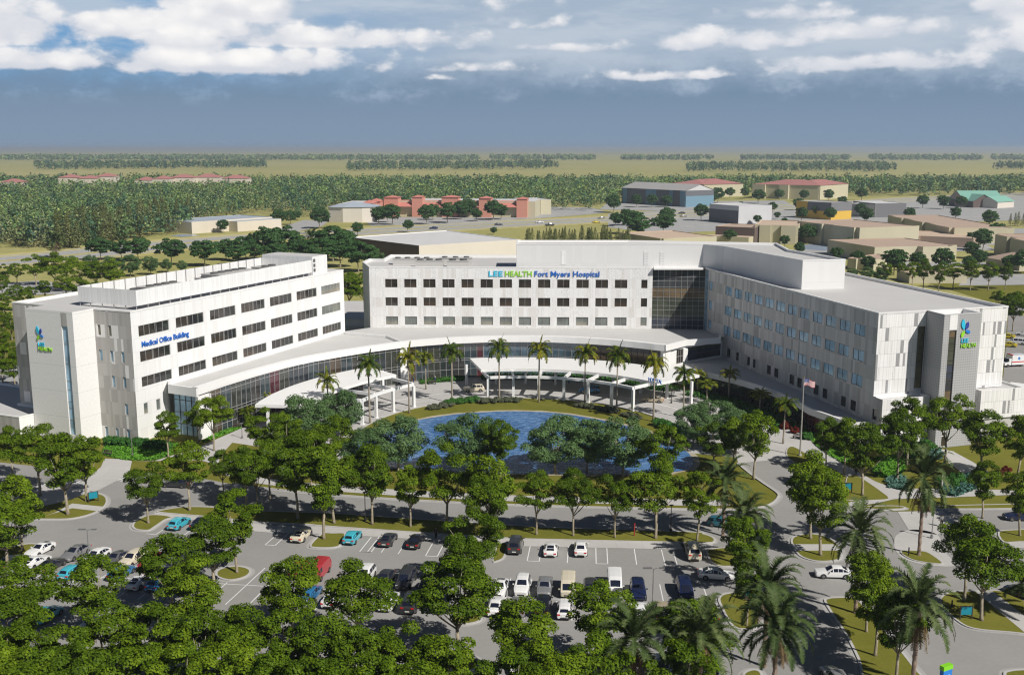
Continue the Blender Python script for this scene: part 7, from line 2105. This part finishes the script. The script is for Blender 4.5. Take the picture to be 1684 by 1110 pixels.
row('A', [(1483, 460, 432), (1518, 477, 425), (1543, 480, 432), (1567, 474, 428), (1595, 478, 426), (1625, 478, 430), (1653, 476, 432), (1500, 470, 430), (1455, 468, 430), (1640, 512, 476), (1665, 545, 480), (1672, 510, 478), (1690, 520, 478), (1656, 535, 484)], 'broadleaf_tree', lambda i, n: 'leafy tree, %s of those beyond the right wing roof' % nth(i, n), 'leafy trees beyond the right wing', wr=1.0)
row('B', [(590, 522, 497), (575, 526, 500), (604, 520, 500)], 'bushy_tree', lambda i, n: 'dark green bush, %s of three in the gap between the two buildings' % nth(i, n), 'bushes in the gap', wr=1.1)

# ---- conifers and forest -----------------------------------------------------
def conifer_quads(rg, h, r, nl, leaf):
    z = h * (.14 + .86 * rg.random(nl) ** .85)
    rad = r * (1 - (z / h)) ** .8 * (.35 + .75 * rg.random(nl)) + .1
    a = rg.random(nl) * 6.283
    c = np.c_[rad * np.cos(a), rad * np.sin(a), z - rad * .25]
    nr = np.c_[np.cos(a) * .5, np.sin(a) * .5, np.full(nl, .9)] + rg.normal(size=(nl, 3)) * .35
    return leaf_quads(c, nr, leaf * (.6 + .8 * rg.random(nl)) * (1.25 - .6 * z / h), rg, .45)
CONE = []
for s in range(4):
    rg = np.random.default_rng(200 + s)
    h, r = (14, 2.9) if s < 2 else (14, 3.7)
    b = MB(); b.tube([(0, 0, -.1), (0, 0, 6), (0, 0, 12.5)], [.24, .17, .05], 6)
    CONE.append((b.mesh('trunk', M['bark_dark'], None, True), fast_mesh('crown', conifer_quads(rg, h, r, 620, .95), M['leafD'])))
rc = random.Random(5)
cl = []
for i in range(84):
    px = rc.uniform(95, 315); lim = 414 - (px - 95) * .155
    py = lim - rc.uniform(0, 16) - (3 if px > 250 else 0)
    cl.append((px, py))
cl += [(rc.uniform(866, 1035), rc.uniform(396, 412)) for _ in range(64)]
cl += [(rc.uniform(1660, 1690), rc.uniform(370, 374)) for _ in range(4)]
nn = {}
for i, (px, py) in enumerate(sorted(cl)):
    g = 'pines along the near edge of the left forest' if px < 400 else ('conifers behind the hospital penthouse' if px < 1200 else 'conifers at the right edge beyond the tan blocks')
    nn[g] = nn.get(g, 0) + 1
    b_ = G(px, py); sc_h = rc.uniform(14, 21) if px < 400 else rc.uniform(7.5, 11)
    o = empty('pine_tree', (b_.x, b_.y, 0), rc.uniform(0, 6), {'p': 'tall olive pine standing in the near edge of the left forest', 'c': 'short olive conifer in the thicket behind the hospital penthouse', 'r': 'dark conifer at the right edge beyond the tan blocks'}['p' if px < 400 else ('c' if px < 1200 else 'r')], 'tree', g)
    o.scale = (sc_h / 14,) * 3
    tm, cm = CONE[i % 4]; link('trunk', tm, o); link('crown', cm, o)

def forest(name, label, px_poly, n, hmin, hmax, leaf, per, m, seed, mix=.5, tall=2.2):
    "one far wood: many small crowns of leaf clumps in one mesh"
    rg = np.random.default_rng(seed)
    P = np.array(W2(px_poly)); lo, hi = P.min(0), P.max(0)
    # sample in pixel space weighted to keep an even look
    pp = np.array(px_poly, float); plo, phi = pp.min(0), pp.max(0)
    pts = []
    guard = 0
    while len(pts) < n and guard < n * 40:
        guard += 1
        q = plo + rg.random(2) * (phi - plo)
        ins = False
        for i in range(len(pp)):
            (x1, y1), (x2, y2) = pp[i - 1], pp[i]
            if (y1 > q[1]) != (y2 > q[1]) and q[0] < (x2 - x1) * (q[1] - y1) / (y2 - y1 + 1e-9) + x1: ins = not ins
        if ins:
            g = G(q[0], q[1]); pts.append((g.x, g.y))
    V = []
    for (x, y) in pts:
        h = hmin + (hmax - hmin) * rg.random()
        dist = math.hypot(x, y)
        k = max(1.0, dist / 900)
        nl = per
        if rg.random() < mix:
            q = conifer_quads(rg, h, h * .27, nl, leaf * k)
        else:
            d = rg.normal(size=(nl, 3)); d /= np.linalg.norm(d, axis=1, keepdims=True)
            rr_ = h * (.30 + .14 * rg.random())
            c = d * rr_ * (.55 + .5 * rg.random(nl))[:, None]; c[:, 2] = c[:, 2] * 1.15 + h * .62
            q = leaf_quads(c, d + rg.normal(size=(nl, 3)) * .5 + np.array([0, 0, .4]), leaf * k * (.6 + .8 * rg.random(nl)), rg, .65)
        V.append(q + np.array([x, y, 0]))
    o = link(name, fast_mesh(name, np.concatenate(V, 0), M[m])); return tag(o, label, 'forest', None, 'stuff')
forest('forest', 'dense mixed wood filling the left side behind the highway', [(-60, 414), (0, 409), (100, 407), (215, 396), (308, 383), (318, 368), (448, 350), (460, 360), (530, 358), (545, 345), (620, 342), (640, 330), (480, 322), (-60, 322)], 1800, 12, 18, 1.75, 55, 'forest', 1)
forest('forest', 'lighter trees mixed through the left wood', [(-60, 400), (100, 396), (250, 378), (300, 365), (430, 348), (600, 336), (430, 318), (-60, 325)], 900, 12, 17, 1.75, 55, 'forest_light', 2, .25)
forest('forest', 'wooded belt beyond the mall and shops', [(-80, 316), (400, 318), (640, 346), (900, 345), (985, 348), (1010, 330), (1100, 318), (1240, 316), (1400, 322), (1560, 325), (1770, 322), (1770, 305), (-80, 305)], 1500, 12, 19, 2.0, 42, 'forest', 3, .35)
forest('forest', 'lighter trees mixed through the belt beyond the mall', [(-80, 314), (640, 340), (980, 342), (1100, 316), (1400, 322), (1770, 320), (1770, 304), (-80, 304)], 1900, 12, 18, 2.0, 42, 'forest_light', 4, .2)
forest('forest', 'dark far wood strip at left', [(58, 280), (440, 277), (430, 271), (58, 273)], 520, 15, 20, 1.7, 34, 'forest', 5, .4)
forest('forest', 'dark far wood strip in the middle', [(572, 282), (905, 279), (922, 276), (900, 271), (572, 274)], 460, 15, 20, 1.7, 34, 'forest', 6, .4)
forest('forest', 'dark far wood strip at right', [(1130, 283), (1460, 284), (1474, 280), (1440, 274), (1130, 276)], 460, 15, 20, 1.7, 34, 'forest', 7, .4)
forest('forest', 'dark far wood strip at the right edge', [(1632, 279), (1780, 279), (1780, 272), (1632, 276)], 180, 15, 20, 1.7, 34, 'forest', 8, .4)
for i, (x0, x1, lb) in enumerate(((-80, 788, 'pale farthest wood strip at left'), (805, 978, 'pale farthest wood strip left of the gap in the middle'), (1022, 1172, 'pale farthest wood strip in the middle'), (1218, 1398, 'pale farthest wood strip right of the middle'), (1428, 1615, 'pale farthest wood strip at right'), (1632, 1780, 'pale farthest wood strip at the right edge'))):
    forest('forest', lb, [(x0, 264), (x1, 264.5), (x1, 261.5), (x0, 261)], int((x1 - x0) * 1.1), 16, 24, 2.2, 22, 'forest_light', 20 + i, .2)

# ------------------------------------------------------------------ haze
hz = MB(); hz.box(-13000, -300, -1.2, 13000, 20000, 62)
hm = bpy.data.materials.new('haze_air'); hm.use_nodes = True
t = hm.node_tree; t.nodes.clear(); k = N(t)
out = k.new('ShaderNodeOutputMaterial'); pv = k.new('ShaderNodeVolumePrincipled')
pv.inputs['Color'].default_value = (.80, .90, 1.0, 1); pv.inputs['Density'].default_value = HAZE_D if 'HAZE_D' in globals() else .00013; pv.inputs['Anisotropy'].default_value = .2
t.links.new(pv.outputs[0], out.inputs['Volume'])
ho = link('haze', hz.mesh('haze', hm)); ho['kind'] = 'stuff'
